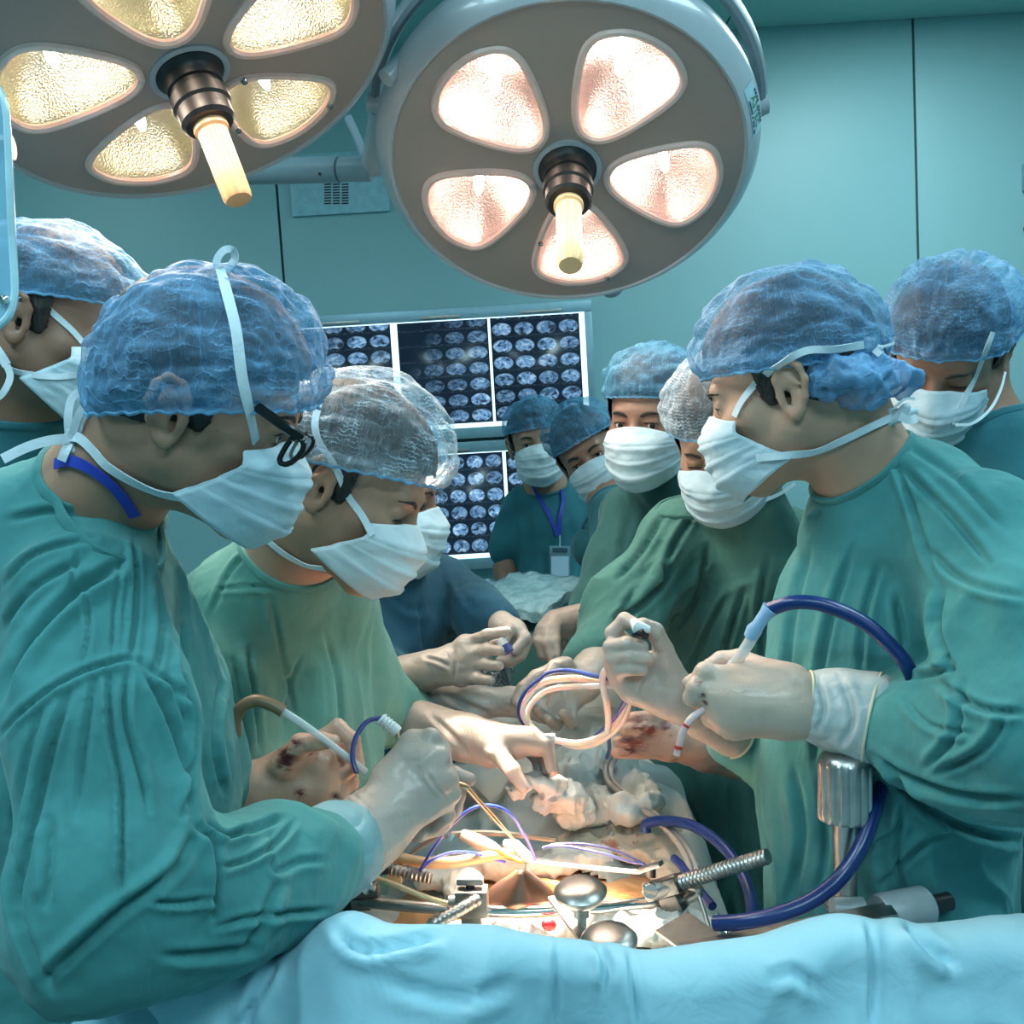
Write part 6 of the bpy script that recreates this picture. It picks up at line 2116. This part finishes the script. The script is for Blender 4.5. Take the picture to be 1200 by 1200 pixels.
V = fold_creases(V, Q, [([(738, 1118), (742, 1150), (750, 1205)], 5, 0.006), ([(655, 1104), (652, 1140), (650, 1200)], 5, 0.005), ([(1018, 1078), (1022, 1130), (1020, 1205)], 5, 0.005), ([(322, 1126), (310, 1150), (282, 1205)], 7, 0.010),
                        ([(140, 1160), (160, 1180), (180, 1205)], 10, 0.014), ([(392, 1086), (420, 1112), (460, 1110), (520, 1096)], 7, 0.010), ([(450, 1150), (540, 1170), (600, 1150)], 10, 0.006),
                        ([(1062, 1082), (1090, 1112), (1120, 1130)], 8, 0.010), ([(900, 1150), (930, 1140), (960, 1160)], 8, 0.006), ([(700, 1108), (712, 1130), (708, 1160)], 6, 0.008)])
bd_ = mesh_obj('blue_drape', V, Q, M_dr_b)
solid(bd_, 0.002, -1)
tag(bd_, 'pale blue drape hung across the foreground, its top edge folded over', 'drape')

# ---------------------------------------------------------------- retractor frame
def screw_rod(mb, a, b, r, pitch=0.0042, n=14, depth=0.30):
    a, b = np.asarray(a, float), np.asarray(b, float)
    L_ = np.linalg.norm(b - a)
    m_ = int(L_ / pitch * 6)
    t = np.linspace(0, 1, m_)
    pts = a + (b - a) * t[:, None]
    rr = r * (1 - depth * (0.5 + 0.5 * np.cos(2 * PI * t * L_ / pitch)))
    return mb.tube(pts, rr, n)


rt = tag(empty('abdominal_retractor', PZ(600, 1066, 0.97)), 'polished steel abdominal retractor with bars, clamps and threaded rods over the wound', 'retractor')
DZ = 1.30
MB().tube(spline([W(420, 1056, 1.33), W(470, 1061, 1.31), W(530, 1066, 1.30), W(545, 1067, 1.30)], 6), 0.0075, 16).build('ring_bar', M_steel2, rt)
MB().tube([W(545, 1067, 1.30), W(610, 1069, 1.29), W(654, 1067, 1.29)], 0.0078, 20).build('ring_bar', M_chrome, rt)
MB().tube([W(654, 1067, 1.29), W(700, 1064, 1.30), W(780, 1056, 1.32)], 0.0075, 20).build('ring_bar', M_chrome, rt)


def rot_from(ax, up=(0, 0, 1)):
    x = unit(ax); z = unit(np.array(up) - x * (np.array(up) @ x)); y = np.cross(z, x)
    return np.stack([x, y, z], 1)


M_clamp = simple('dull_clamp_steel', (0.22, 0.21, 0.20), 0.42, 1.0, var=0.1, scale=60)
cb = MB(); c = W(553, 1056, 1.285)
R_ = rot_from(W(654, 1067, 1.29) - W(545, 1067, 1.30))
cb.box(c, 0.040, 0.026, 0.034, R_, 0.003); cb.box(c + cu * -0.022, 0.026, 0.018, 0.016, R_, 0.002)
cl = cb.build('clamp', M_clamp, rt)
MB().tube([W(551, 1048, 1.285), W(551, 1036, 1.285)], 0.006, 12).build('thumb_screw', M_dark, cl)
MB().box(W(551, 1032, 1.285), 0.034, 0.012, 0.009, R_, 0.003).build('wing_knob', M_steel2, cl)
MB().lathe([(0, 0), (0.007, 0), (0.007, 0.012), (0, 0.012)], W(537, 1056, 1.285), -R_[:, 0], 16).build('pin', M_steel2, cl)
sr = screw_rod(MB(), W(560, 1054, 1.275), W(504, 1085, 1.17), 0.0080, 0.0105).build('threaded_rod', M_steel, rt)
screw_rod(MB(), W(452, 1017, 1.36), W(506, 1030, 1.36), 0.0082, 0.0056).build('threaded_rod', M_steel2, rt)
# left clamp pair
cc = W(426, 1040, 1.33)
c2 = MB().box(cc, 0.040, 0.022, 0.020, None, 0.004).box(cc + np.array([-0.004, 0, -0.020]), 0.026, 0.018, 0.016, None, 0.003).build('clamp', M_clamp, rt)
MB().lathe([(0, 0.004), (0.008, 0.003), (0.009, 0), (0.009, -0.01)], W(432, 1041, 1.312), -cf, 20).build('pin', M_chrome, c2)
MB().box(W(443, 1014, 1.355), 0.030, 0.024, 0.018, None, 0.003).build('clamp', M_dark, rt)
MB().box(W(410, 1050, 1.335), 0.018, 0.02, 0.05, None, 0.004).build('clamp', M_dark, rt)
MB().box(W(432, 1022, 1.335), 0.018, 0.012, 0.012, None, 0.002).build('lug', M_steel, rt)
MB().box(W(462, 1026, 1.37), 0.02, 0.014, 0.022, None, 0.003).build('lug', M_ivory, rt)
# copper coloured broad blade standing in the wound
V, Fc = [], []
M_copper = Mat('dark_mirror_blade').set(Base_Color=(0.30, 0.17, 0.12), Metallic=1.0, Roughness=0.3).m
for i_, (y_, hw_) in enumerate([(1020, 7), (1026, 14), (1034, 26), (1044, 37), (1056, 44), (1066, 47)]):
    for j_ in range(17):
        t = -1 + 2 * j_ / 16
        V.append(W(612 - (y_ - 1020) * 0.12 + hw_ * t + 0, y_ + 0.0, 1.335 - 0.035 * (1 - t * t) - (y_ - 1020) * 0.0003))
for i_ in range(5):
    for j_ in range(16): Fc.append([i_ * 17 + j_, i_ * 17 + j_ + 1, (i_ + 1) * 17 + j_ + 1, (i_ + 1) * 17 + j_])
bl = MB().add(V, Fc).build('blade', M_copper, rt)
solid(bl, 0.003)
# crossing flat bar and the two mushroom knobs in front
MB().box((W(648, 1052, 1.27) + W(690, 1108, 1.17)) / 2, np.linalg.norm(W(648, 1052, 1.27) - W(690, 1108, 1.17)), 0.014, 0.006, rot_from(W(690, 1108, 1.17) - W(648, 1052, 1.27)), 0.001).build('cross_bar', M_steel2, rt)
for (x, y, d, h_) in ((680, 1044, 1.20, 34), (714, 1100, 1.13, 20)):
    c = W(x, y, d)
    kb = MB().lathe([(0, 0.0085), (0.015, 0.0085), (0.026, 0.006), (0.0315, 0.0), (0.030, -0.006), (0.022, -0.013), (0.012, -0.016), (0.0095, -0.018), (0.0095, -0.032), (0.006, -0.034), (0.006, -0.05), (0, -0.05)], c, unit(np.array([0, -0.10, 1.0])), 48)
    kb.build('mushroom_knob', M_steel, rt)
# right clamp and big threaded rod
cc = W(772, 1040, 1.30)
rdir = W(898, 1003, 1.22) - W(800, 1034, 1.29)
Rr = rot_from(rdir)
c3 = MB().box(W(785, 1038, 1.295), 0.034, 0.024, 0.020, Rr, 0.003).box(W(790, 1058, 1.30), 0.028, 0.022, 0.022, Rr, 0.003).build('clamp', M_clamp, rt)
MB().tube([W(758, 1046, 1.305), W(795, 1035, 1.29)], 0.0125, 24).build('rod_sleeve', M_steel, c3)
MB().lathe([(0, 0.002), (0.009, 0.002), (0.010, 0), (0.010, -0.004)], W(762, 1044, 1.285), -cf, 24).build('pin', M_chrome, c3)
screw_rod(MB(), W(798, 1034, 1.29), W(900, 1003, 1.22), 0.0100, 0.0058, 16, 0.2).build('threaded_rod', M_steel, rt)
MB().tube([W(765, 1028, 1.30), W(765, 1018, 1.30)], 0.004, 10).build('thumb_screw', M_dark, c3)
MB().box(W(762, 1016, 1.30), 0.036, 0.012, 0.006, Rr, 0.002).build('wing_knob', M_steel, c3)
MB().tube(spline([W(806, 1040, 1.30), W(818, 1042, 1.29), W(816, 1050, 1.29), W(800, 1056, 1.30)], 6), 0.006, 12).build('hook', M_steel, c3)
MB().tube([W(819, 1050, 1.27), W(833, 1094, 1.24)], 0.0028, 10).build('wire_leg', M_steel, rt)
# lever arm on top of the right clamp
MB().tube([W(560, 1000, 1.44), W(640, 1012, 1.40), W(750, 1022, 1.34)], 0.003, 10).build('thin_bar', M_steel2, rt)
# flat plate near the rail
V = [PZ(806, 1068, 1.035), PZ(849, 1099, 1.035), PZ(800, 1114, 1.035), PZ(768, 1090, 1.035)]
V2 = [p + np.array([0, 0, -0.003]) for p in V]
MB().add(V + V2, [[0, 1, 2, 3], [7, 6, 5, 4], [0, 4, 5, 1], [1, 5, 6, 2], [2, 6, 7, 3], [3, 7, 4, 0]]).build('flat_blade', M_steel, rt, False)
MB().lathe([(0, 0.003), (0.004, 0.002), (0.005, 0), (0, 0)], W(848, 1092, 1.20), (0, -0.5, 0.8), 12).build('rivet', M_chrome, rt)
MB().lathe([(0, 0.003), (0.004, 0.002), (0.005, 0), (0, 0)], W(840, 1074, 1.21), (0, -0.5, 0.8), 12).build('rivet', M_chrome, rt)

# ---------------------------------------------------------------- table post with ribbed knob, rail and clamp
ps = tag(empty('retractor_post', PZ(990, 1060, 0.9)), 'upright steel post with fluted knob clamped to the rail at right', 'post')
pt_, pb_ = W(990, 962, 1.18), W(992, 1062, 1.18)
axv = unit(W(990, 885, 1.18) - W(990, 962, 1.18))
MB().tube([pb_ - axv * 0.03, pt_ + axv * 0.01], 0.0128, 28).build('shaft', M_steel, ps)
r_ = 0.0310
MB().lathe([(0, 0.0), (r_ * 0.80, 0.0), (r_ * 0.93, 0.0008), (r_, 0.004), (r_, 0.010), (r_, 0.062), (r_ * 0.99, 0.067), (r_ * 0.90, 0.074), (r_ * 0.75, 0.0775), (r_ * 0.4, 0.079), (0, 0.079)], pt_, axv, 144, flute=(14, 0.0024, 3, 5)).build('fluted_knob', M_steel, ps)
MB().lathe([(0, 0), (0.020, 0), (0.024, 0.003), (0.024, 0.010), (0.015, 0.014), (0.0, 0.014)], pb_ - axv * 0.006, axv, 36).build('collar', M_steel2, ps)
M_grey = simple('grey_anodised_clamp', (0.40, 0.44, 0.46), 0.4, 0.3)
a_, b_ = W(1030, 1073, 1.15), W(1086, 1062, 1.17)
MB().lathe([(0.013, 0.002), (0.0215, 0.0), (0.0235, 0.003), (0.0235, np.linalg.norm(b_ - a_) - 0.004), (0.020, np.linalg.norm(b_ - a_)), (0.0, np.linalg.norm(b_ - a_)), (0.0, 0.012), (0.013, 0.012)], a_, b_ - a_, 40).build('clamp_barrel', M_grey, ps)
MB().box(W(1058, 1082, 1.165), 0.055, 0.03, 0.036, rot_from(b_ - a_), 0.006).build('clamp_body', M_grey, ps)
MB().tube([b_, W(1112, 1056, 1.18)], 0.0105, 20).build('clamp_lever', M_dark, ps)
MB().tube([W(975, 1066, 1.16), W(1012, 1066, 1.16)], 0.014, 20).build('clamp_boss', M_grey, ps)
rl = tag(empty('table_rail', W(920, 1095, 1.15)), 'flat steel side rail running from the retractor to the post', 'rail')
a_, b_ = W(796, 1118, 1.14), W(1048, 1068, 1.13)
MB().box((a_ + b_) / 2, np.linalg.norm(b_ - a_), 0.030, 0.010, rot_from(b_ - a_), 0.002).build('rail', M_steel2, rl)

# ---------------------------------------------------------------- tubes, leads, small instruments
M_hose = Mat('blue_rubber_hose'); M_hose.set(Base_Color=(0.003, 0.022, 0.13), Roughness=0.33, Coat_Weight=0.15, Subsurface_Weight=0.1); M_hose = M_hose.m
M_wire = simple('blue_wire', (0.02, 0.05, 0.42), 0.35)
M_wire_d = simple('dark_blue_wire', (0.010, 0.03, 0.16), 0.35)
m = Mat('clear_tubing'); m.set(Base_Color=(0.78, 0.80, 0.80), Roughness=0.15, Alpha=0.55, Coat_Weight=0.5); M_clear = m.m
M_milky = Mat('milky_tubing').set(Base_Color=(0.66, 0.66, 0.62), Roughness=0.25, Subsurface_Weight=0.3, Alpha=0.9).m
M_tan = simple('tan_rubber', (0.52, 0.33, 0.17), 0.45)
M_brown = simple('brown_rubber_hose', (0.22, 0.14, 0.075), 0.4)
M_pinkt = Mat('pink_clear_tube').set(Base_Color=(0.80, 0.60, 0.60), Roughness=0.15, Alpha=0.7, Coat_Weight=0.4).m
M_red = simple('red_band', (0.5, 0.03, 0.02), 0.4)
M_wht = simple('white_plastic', (0.68, 0.72, 0.72), 0.35, var=0.03)


def tube(name, pts, r, mat, label, cat, n=12, parent=None, group=None, sm=8):
    o = MB().tube(spline([W(*p) for p in pts], sm), r, n).build(name, mat, parent)
    if parent is None: tag(o, label, cat, group)
    return o


hs = tag(empty('suction_hose', W(905, 712, 1.17)), 'thick blue hose arching from the front right hand behind the sleeve', 'hose')
tube('hose', [(902, 714, 1.175), (930, 706, 1.16), (965, 709, 1.15), (1010, 728, 1.14), (1045, 758, 1.13), (1066, 786, 1.13), (1080, 830, 1.16)], 0.0083, M_hose, None, None, 16, hs)
cn = MB().tube([W(880, 746, 1.19), W(884, 738, 1.185), W(888, 733, 1.18), W(897, 720, 1.175), W(903, 713, 1.172)], [0.0085, 0.0095, 0.0075, 0.0078, 0.0105], 20).build('connector', simple('pale_blue_connector', (0.35, 0.55, 0.80), 0.25, Alpha=0.85), hs)
tube('clear_nozzle', [(886, 740, 1.185), (868, 768, 1.20), (858, 780, 1.22)], 0.0068, M_clear, None, None, 16, hs)
tube('hose', [(1034, 918, 1.20), (1024, 950, 1.17), (1010, 990, 1.15), (985, 1028, 1.14), (950, 1056, 1.13), (910, 1072, 1.13), (870, 1080, 1.14), (838, 1082, 1.16)], 0.0088, M_hose, 'blue hose curving past the steel post down to the rail', 'hose', 16)
tube('hose', [(757, 975, 1.52), (758, 966, 1.52), (775, 962, 1.50), (810, 967, 1.45), (845, 990, 1.38), (868, 1020, 1.32), (880, 1052, 1.27), (880, 1080, 1.22), (862, 1098, 1.20)], 0.0078, M_hose, 'blue hose looping over the white sheet beside the dark gap', 'hose', 14)
tube('hose', [(790, 1006, 1.46), (800, 1016, 1.42), (820, 1044, 1.36), (835, 1062, 1.32)], 0.006, M_wire_d, 'short dark blue hose under the right threaded rod', 'hose', 12)
# thin tube with red bands hanging from the near hand
nt = tag(empty('catheter', W(830, 826, 1.2)), 'thin pinkish clear tube with red bands hanging from the front right hand', 'tube')
tube('tube', [(836, 822, 1.21), (824, 832, 1.19), (810, 842, 1.185), (801, 856, 1.185), (797, 870, 1.19), (793, 884, 1.195)], 0.0044, M_pinkt, None, None, 12, nt)
MB().tube([W(804.5, 849, 1.184), W(803, 851.5, 1.184)], 0.0047, 12).build('band', M_red, nt)
MB().tube([W(795.4, 874, 1.19), W(794.6, 878, 1.19)], 0.0048, 12).build('band', M_red, nt)
# coil of leads over the open palm
tube('tube_coil', [(722, 800, 1.34), (700, 797, 1.42), (665, 795, 1.50), (636, 800, 1.52), (618, 816, 1.52), (612, 836, 1.52), (622, 854, 1.52), (645, 866, 1.50), (678, 871, 1.48), (705, 862, 1.44), (725, 842, 1.40), (736, 812, 1.36), (738, 800, 1.35)], 0.0048, M_milky, 'milky tube looped in a coil hanging over the open palm', 'tube', 12)
tube('tube_coil', [(722, 804, 1.34), (695, 804, 1.42), (665, 805, 1.50), (640, 810, 1.53), (622, 826, 1.53), (618, 842, 1.53), (630, 858, 1.53), (650, 868, 1.51), (680, 875, 1.49), (708, 866, 1.45), (730, 844, 1.41), (740, 815, 1.37)], 0.0042, M_milky, 'second milky tube just inside the coil over the open palm', 'tube', 12)
tube('blue_lead', [(720, 796, 1.335), (695, 792, 1.41), (668, 786, 1.49), (645, 788, 1.51), (628, 800, 1.515), (616, 812, 1.52), (609, 826, 1.52), (610, 842, 1.52), (622, 856, 1.52), (642, 866, 1.51), (664, 872, 1.50), (690, 868, 1.47), (712, 850, 1.42), (728, 830, 1.38), (736, 815, 1.36)], 0.0035, M_wire_d, 'dark blue lead coiled together with the milky tubes', 'cable', 10)
tube('tube_coil', [(716, 780, 1.34), (708, 788, 1.35), (706, 800, 1.36), (711, 825, 1.38), (713, 845, 1.40), (712, 858, 1.42)], 0.0046, M_milky, 'milky tube dropping straight from the raised fist', 'tube', 12)
MB().box(W(642, 866, 1.495), 0.022, 0.012, 0.014, None, 0.003).build('tube_clip', M_wht); o = bpy.data.objects['tube_clip']; tag(o, 'small white clip binding the bottom of the tube coil', 'clip')
tube('blue_lead', [(713, 862, 1.44), (714, 878, 1.50), (711, 888, 1.56)], 0.003, M_wire_d, 'dark blue lead dropping from the coil to the white sheet', 'cable', 10)
for kk, (dx, lb) in enumerate(((0, 'outer of two grey tubes trailing over the sheet edge at right'), (7, 'inner of two grey tubes trailing over the sheet edge at right'))):
    tube('drain_tube', [(716 + dx, 886, 1.66), (709 + dx, 900, 1.62), (714 + dx, 918, 1.60), (738 + dx, 938, 1.56), (768 + dx, 960, 1.52), (792 + dx, 985, 1.46), (806 + dx, 1010, 1.42), (814 + dx, 1040, 1.38)], 0.0042, simple('grey_tube%d' % kk, (0.30, 0.28, 0.26), 0.35), lb, 'tube', 10)
tube('wire_loop', [(492, 1020, 1.36), (508, 994, 1.34), (528, 968, 1.32), (552, 948, 1.31), (576, 944, 1.31), (598, 954, 1.32), (614, 978, 1.35), (622, 994, 1.37), (627, 1008, 1.39)], 0.0021, M_wire, 'bright blue wire arching high over the wound behind the forceps', 'cable', 8)
tube('wire_loop', [(494, 1018, 1.37), (506, 1008, 1.37), (530, 999, 1.38), (556, 1000, 1.39), (578, 1007, 1.40), (592, 1010, 1.41)], 0.002, M_wire, 'short blue wire lying low below the arching wire', 'cable', 8)
tube('wire_loop', [(636, 994, 1.44), (655, 989, 1.44), (690, 990, 1.43), (725, 998, 1.41), (757, 1014, 1.38)], 0.002, M_wire_d, 'upper of two dark blue wires running right to the clamp', 'cable', 8)
tube('wire_loop', [(640, 992, 1.44), (665, 992, 1.43), (705, 1000, 1.41), (740, 1010, 1.39), (755, 1012, 1.38)], 0.002, M_wire_d, 'lower of two dark blue wires running right to the clamp', 'cable', 8)
tube('grey_strap', [(470, 1014, 1.40), (486, 996, 1.41), (510, 982, 1.42), (550, 976, 1.44), (600, 978, 1.46), (650, 984, 1.47)], 0.004, simple('olive_cable', (0.10, 0.10, 0.08), 0.5), 'dark olive cable crossing the sheet behind the wire loops', 'cable', 8)
tube('tan_drain', [(448, 1002, 1.40), (470, 1006, 1.39), (500, 1011, 1.385), (535, 1010, 1.39), (570, 1004, 1.40), (600, 999, 1.42)], 0.0075, M_tan, 'thick tan rubber drain lying along the far rim of the wound', 'drain', 14)
tube('catheter', [(430, 1026, 1.31), (460, 1036, 1.295), (495, 1050, 1.29), (520, 1058, 1.29), (540, 1062, 1.31)], 0.0035, simple('cream_rubber', (0.72, 0.55, 0.32), 0.4), 'cream rubber catheter slanting across the left clamp', 'tube', 10)
dd = tag(empty('cautery_tip', W(560, 985, 1.42)), 'grey sheathed probe with yellow tip reaching into the wound', 'probe')
MB().tube([W(542, 978, 1.43), W(560, 986, 1.42), W(578, 994, 1.41), W(586, 997, 1.405)], [0.008, 0.010, 0.0085, 0.004], 16).build('sheath', M_glove_dim, dd)
tube('tip', [(582, 995, 1.405), (596, 1003, 1.40), (612, 1010, 1.39)], 0.0032, simple('yellow_plastic', (0.80, 0.55, 0.05), 0.35), None, None, 10, dd)
pb = tag(empty('white_probe', W(600, 992, 1.42)), 'white rounded probe end beside the yellow tip', 'probe')
MB().tube([W(592, 988, 1.43), W(604, 990, 1.42), (W(618, 1004, 1.41)), W(626, 1012, 1.40)], [0.005, 0.007, 0.007, 0.004], 14).build('probe_body', M_wht, pb)
# forceps held by the front left hand
fo = tag(empty('forceps', W(540, 920, 1.22)), 'long gold lit forceps held by the front left person', 'forceps')
M_fc = simple('gold_lit_steel', (0.62, 0.45, 0.30), 0.25, 1.0)  # steel tinted gold: warm lamp light put into its colour
for s_, nm in ((-1, 'tine'), (1, 'tine')):
    MB().tube([W(528, 916 , 1.23), W(538, 918 + s_ * 0.6, 1.225), W(546, 922 + s_ * 1.6, 1.225), W(576, 955 + s_ * 2.0, 1.27), W(600, 982 + s_ * 1.0, 1.31), W(608, 989, 1.325)], [0.0035, 0.0035, 0.0034, 0.0028, 0.0018, 0.001], 10, flat=(1.3, 0.6)).build(nm, M_fc, fo)
# suction line through the left person's hand
sc_ = tag(empty('suction_tube', W(330, 832, 1.2)), 'clear suction tube on a brown hose running through the front left person\'s hands', 'tube')
tube('hose', [(276, 862, 1.19), (276, 842, 1.185), (284, 828, 1.18), (300, 821, 1.18), (318, 826, 1.18), (332, 834, 1.18)], 0.0072, M_brown, None, None, 14, sc_)
tube('clear_tube', [(328, 831, 1.18), (360, 852, 1.19), (400, 882, 1.20), (428, 904, 1.22)], 0.0044, M_clear, None, None, 12, sc_)
tube('pink_core', [(376, 863, 1.195), (400, 881, 1.20), (420, 898, 1.215)], 0.0028, M_pinkt, None, None, 10, sc_)
tube('clear_tube', [(500, 958, 1.235), (514, 969, 1.235), (526, 979, 1.235)], 0.0046, M_pinkt, None, None, 12, sc_)
MB().lathe([(0.0035, 0), (0.0052, 0), (0.0052, 0.004), (0.0035, 0.004)], W(527, 980, 1.235), W(526, 979, 1.235) - W(514, 969, 1.235), 14).build('tube_end', M_wht, sc_)
# small white plug on a blue lead beside the near left hand
pg = tag(empty('lead_plug', W(455, 848, 1.24)), 'small white ribbed plug on a dark blue lead above the front left glove', 'plug')
MB().tube([W(446, 841, 1.25), W(448, 843, 1.25), W(449, 844, 1.25), W(463, 855, 1.25), W(466, 858, 1.25)], [0.006, 0.0085, 0.0065, 0.0075, 0.007], 14).build('plug_body', M_wht, pg)
for t in (0.2, 0.45, 0.7):
    q = W(449, 844, 1.25) * (1 - t) + W(463, 855, 1.25) * t
    MB().lathe([(0.0075, -0.0008), (0.0084, 0), (0.0075, 0.0008)], q, W(463, 855, 1.25) - W(449, 844, 1.25), 14).build('plug_rib', M_wht, pg)
tube('lead', [(418, 906, 1.19), (413, 886, 1.20), (417, 864, 1.22), (430, 846, 1.24), (446, 841, 1.25)], 0.003, M_wire_d, None, None, 10, pg)
# pen-like instrument in the raised fist
pn = tag(empty('cautery_pen', W(748, 738, 1.26)), 'small white and black instrument gripped in the raised fist', 'instrument')
MB().tube([W(742, 728, 1.28), W(748, 736, 1.262), W(762, 738, 1.258)], [0.005, 0.0095, 0.004], 14).build('pen_body', M_wht, pn)
MB().tube([W(744, 742, 1.265), W(752, 742, 1.258), W(758, 746, 1.262)], [0.006, 0.0072, 0.004], 14).build('pen_switch', M_dark, pn)
# vial between D's hands
vl = tag(empty('vial', W(590, 762, 1.56)), 'tiny vial with dark blue cap between the navy scrubbed person\'s gloves', 'vial')
MB().tube([W(586, 750, 1.57), W(592, 757, 1.565)], 0.008, 16).build('vial_glass', M_clear, vl)
MB().tube([W(592, 757, 1.565), W(596, 764, 1.56)], 0.0085, 16).build('vial_cap', M_wire_d, vl)

# dark instruments lying fanned on the sheet
M_tool = simple('dark_instrument_steel', (0.16, 0.19, 0.21), 0.35, 0.8)
spots = [((596, 760), (640, 818), 'leftmost of the dark clamps fanned on the sheet'), ((562, 800), (556, 770), ''), ]
tools = [([(556, 800, 1.86), (568, 822, 1.80)], 'dark clamp at the left end of the fan of instruments'),
         ([(558, 792, 1.90), (563, 820, 1.80)], 'second dark clamp from the left in the fan'),
         ([(572, 790, 1.90), (568, 822, 1.80)], 'third dark clamp in the fan, upright'),
         ([(590, 782, 1.95), (573, 820, 1.80)], 'fourth dark clamp in the fan, leaning right'),
         ([(588, 788, 1.92), (604, 818, 1.80)], 'fifth dark clamp in the fan, leaning left under the vial'),
         ([(590, 778, 1.96), (600, 812, 1.82)], 'sixth dark clamp in the fan, slender')]
for k_, (pp, lb) in enumerate(tools):
    a_, b_ = W(*pp[0]), W(*pp[1])
    t_ = tag(empty('surgical_clamp', b_), lb, 'clamp', 'dark clamps fanned on the sheet')
    ax = unit(b_ - a_)
    sd = unit(np.cross(ax, cf))
    for s_ in (-1, 1):
        MB().tube([a_ + sd * s_ * 0.010, (a_ + b_) / 2 + sd * s_ * 0.004, b_ - sd * s_ * 0.003], [0.0032, 0.0036, 0.0018], 8).build('shank', M_tool, t_)
        ring = [a_ - ax * 0.012 + sd * s_ * 0.011 + 0.010 * (math.cos(q) * ax + math.sin(q) * sd) for q in np.linspace(0, 2 * PI, 17)]
        ring.append(ring[1])
        MB().tube(ring, 0.0022, 6, cap=False).build('finger_ring', M_tool, t_)

# ---------------------------------------------------------------- instrument stand with wrapped packs
ms = tag(empty('instrument_stand', W(620, 730, 2.5) * [1, 1, 0]), 'instrument stand over the patient\'s legs, covered with dark green cloth', 'stand')
ctr = W(618, 738, 2.45)
zs = ctr[2]
MB().box((ctr[0] + 0.02, ctr[1] + 0.02, zs - 0.03), 0.42, 0.34, 0.02, bev=0.005).build('tray', M_steel2, ms)
MB().tube([(ctr[0] - 0.40 + 0.18, ctr[1] + 0.10, zs - 0.04), (ctr[0] - 0.40 + 0.18, ctr[1] + 0.10, 0.05)], 0.016, 16).build('stand_post', M_steel2, ms)
MB().box((ctr[0] - 0.05, ctr[1] + 0.10, 0.03), 0.55, 0.06, 0.05, bev=0.01).build('stand_base', M_steel2, ms)
n_ = 60
xs2, ys2 = np.meshgrid(np.linspace(-0.24, 0.27, n_), np.linspace(-0.22, 0.20, n_))
P4 = np.stack([xs2.ravel() + ctr[0] + 0.02, ys2.ravel() + ctr[1] + 0.02, np.full(n_ * n_, zs)], 1)
edge = np.maximum(np.abs(xs2.ravel()) - 0.20, np.abs(ys2.ravel()) - 0.165)
P4[:, 2] += 0.004 - np.clip(edge, 0, None) * 3.5 + (1 - 2.4 * np.abs(noise3(P4 * [9, 22, 0], 3))) * 0.012 + (1 - 2.4 * np.abs(noise3(P4 * [26, 14, 0], 5))) * 0.006
i = np.arange(n_ - 1)[:, None] * n_
j = np.arange(n_ - 1)[None, :]
Q4 = np.stack([i + j, i + j + 1, i + n_ + j + 1, i + n_ + j], 2).reshape(-1, 4)
gc = mesh_obj('green_cloth', P4, Q4, M_gown['dark'])
solid(gc, 0.003, -1)
tag(gc, 'rumpled dark green cloth over the instrument stand under the packs', 'cloth')


def pack(name, c, sx, sy, sz, R, mat, seed, label):
    bm = bmesh.new()
    bmesh.ops.create_cube(bm, size=1)
    bmesh.ops.subdivide_edges(bm, edges=bm.edges[:], cuts=22, use_grid_fill=True)
    V = np.array([v.co[:] for v in bm.verts]) * [sx, sy, sz]
    Fc = [[v.index for v in f.verts] for f in bm.faces]
    bm.free()
    e = np.clip(np.abs(V[:, 0]) / (sx / 2), 0, 1) ** 4 + np.clip(np.abs(V[:, 1]) / (sy / 2), 0, 1) ** 4
    V[:, 2] *= 1 - 0.35 * np.clip(e, 0, 1)
    V += np.stack([noise3(V * 30, seed), noise3(V * 30, seed + 1), noise3(V * 36, seed + 2) * 1.6], 1) * 0.004
    V[:, 2] += (1 - 2.5 * np.abs(noise3(V * 45, seed + 5))) * 0.003
    return tag(mesh_obj(name, V @ R.T + c, Fc, mat), label, 'pack')


m = Mat('shiny_plastic_wrap')
m.set(Base_Color=m.ramp(m.noise(30, detail=4), [(0.35, (0.20, 0.40, 0.46)), (0.7, (0.36, 0.58, 0.64))]), Roughness=0.22, Coat_Weight=0.7, Normal=m.bump(m.noise(55, detail=5, dist=1.5), 0.8, 0.01))
R1 = rot_from((0.80, -0.60, -0.05), (0.0, -0.35, 1.0))
pack('wrapped_pack', W(620, 698, 2.44), 0.21, 0.19, 0.04, R1, m.m, 4, 'shiny plastic wrapped pack lying tilted on top at the far table')
R2 = rot_from((1, 0.1, 0), (0.0, -0.15, 1.0))
pack('wrapped_pack', W(574, 696, 2.54), 0.17, 0.16, 0.03, R2, m.m, 8, 'plastic wrapped pack partly under the tilted one, to its left')
pack('folded_towel', W(580, 716, 2.52), 0.10, 0.10, 0.02, R2, simple('white_towel', (0.45, 0.60, 0.64), 0.9), 11, 'small folded white towel below the wrapped packs')
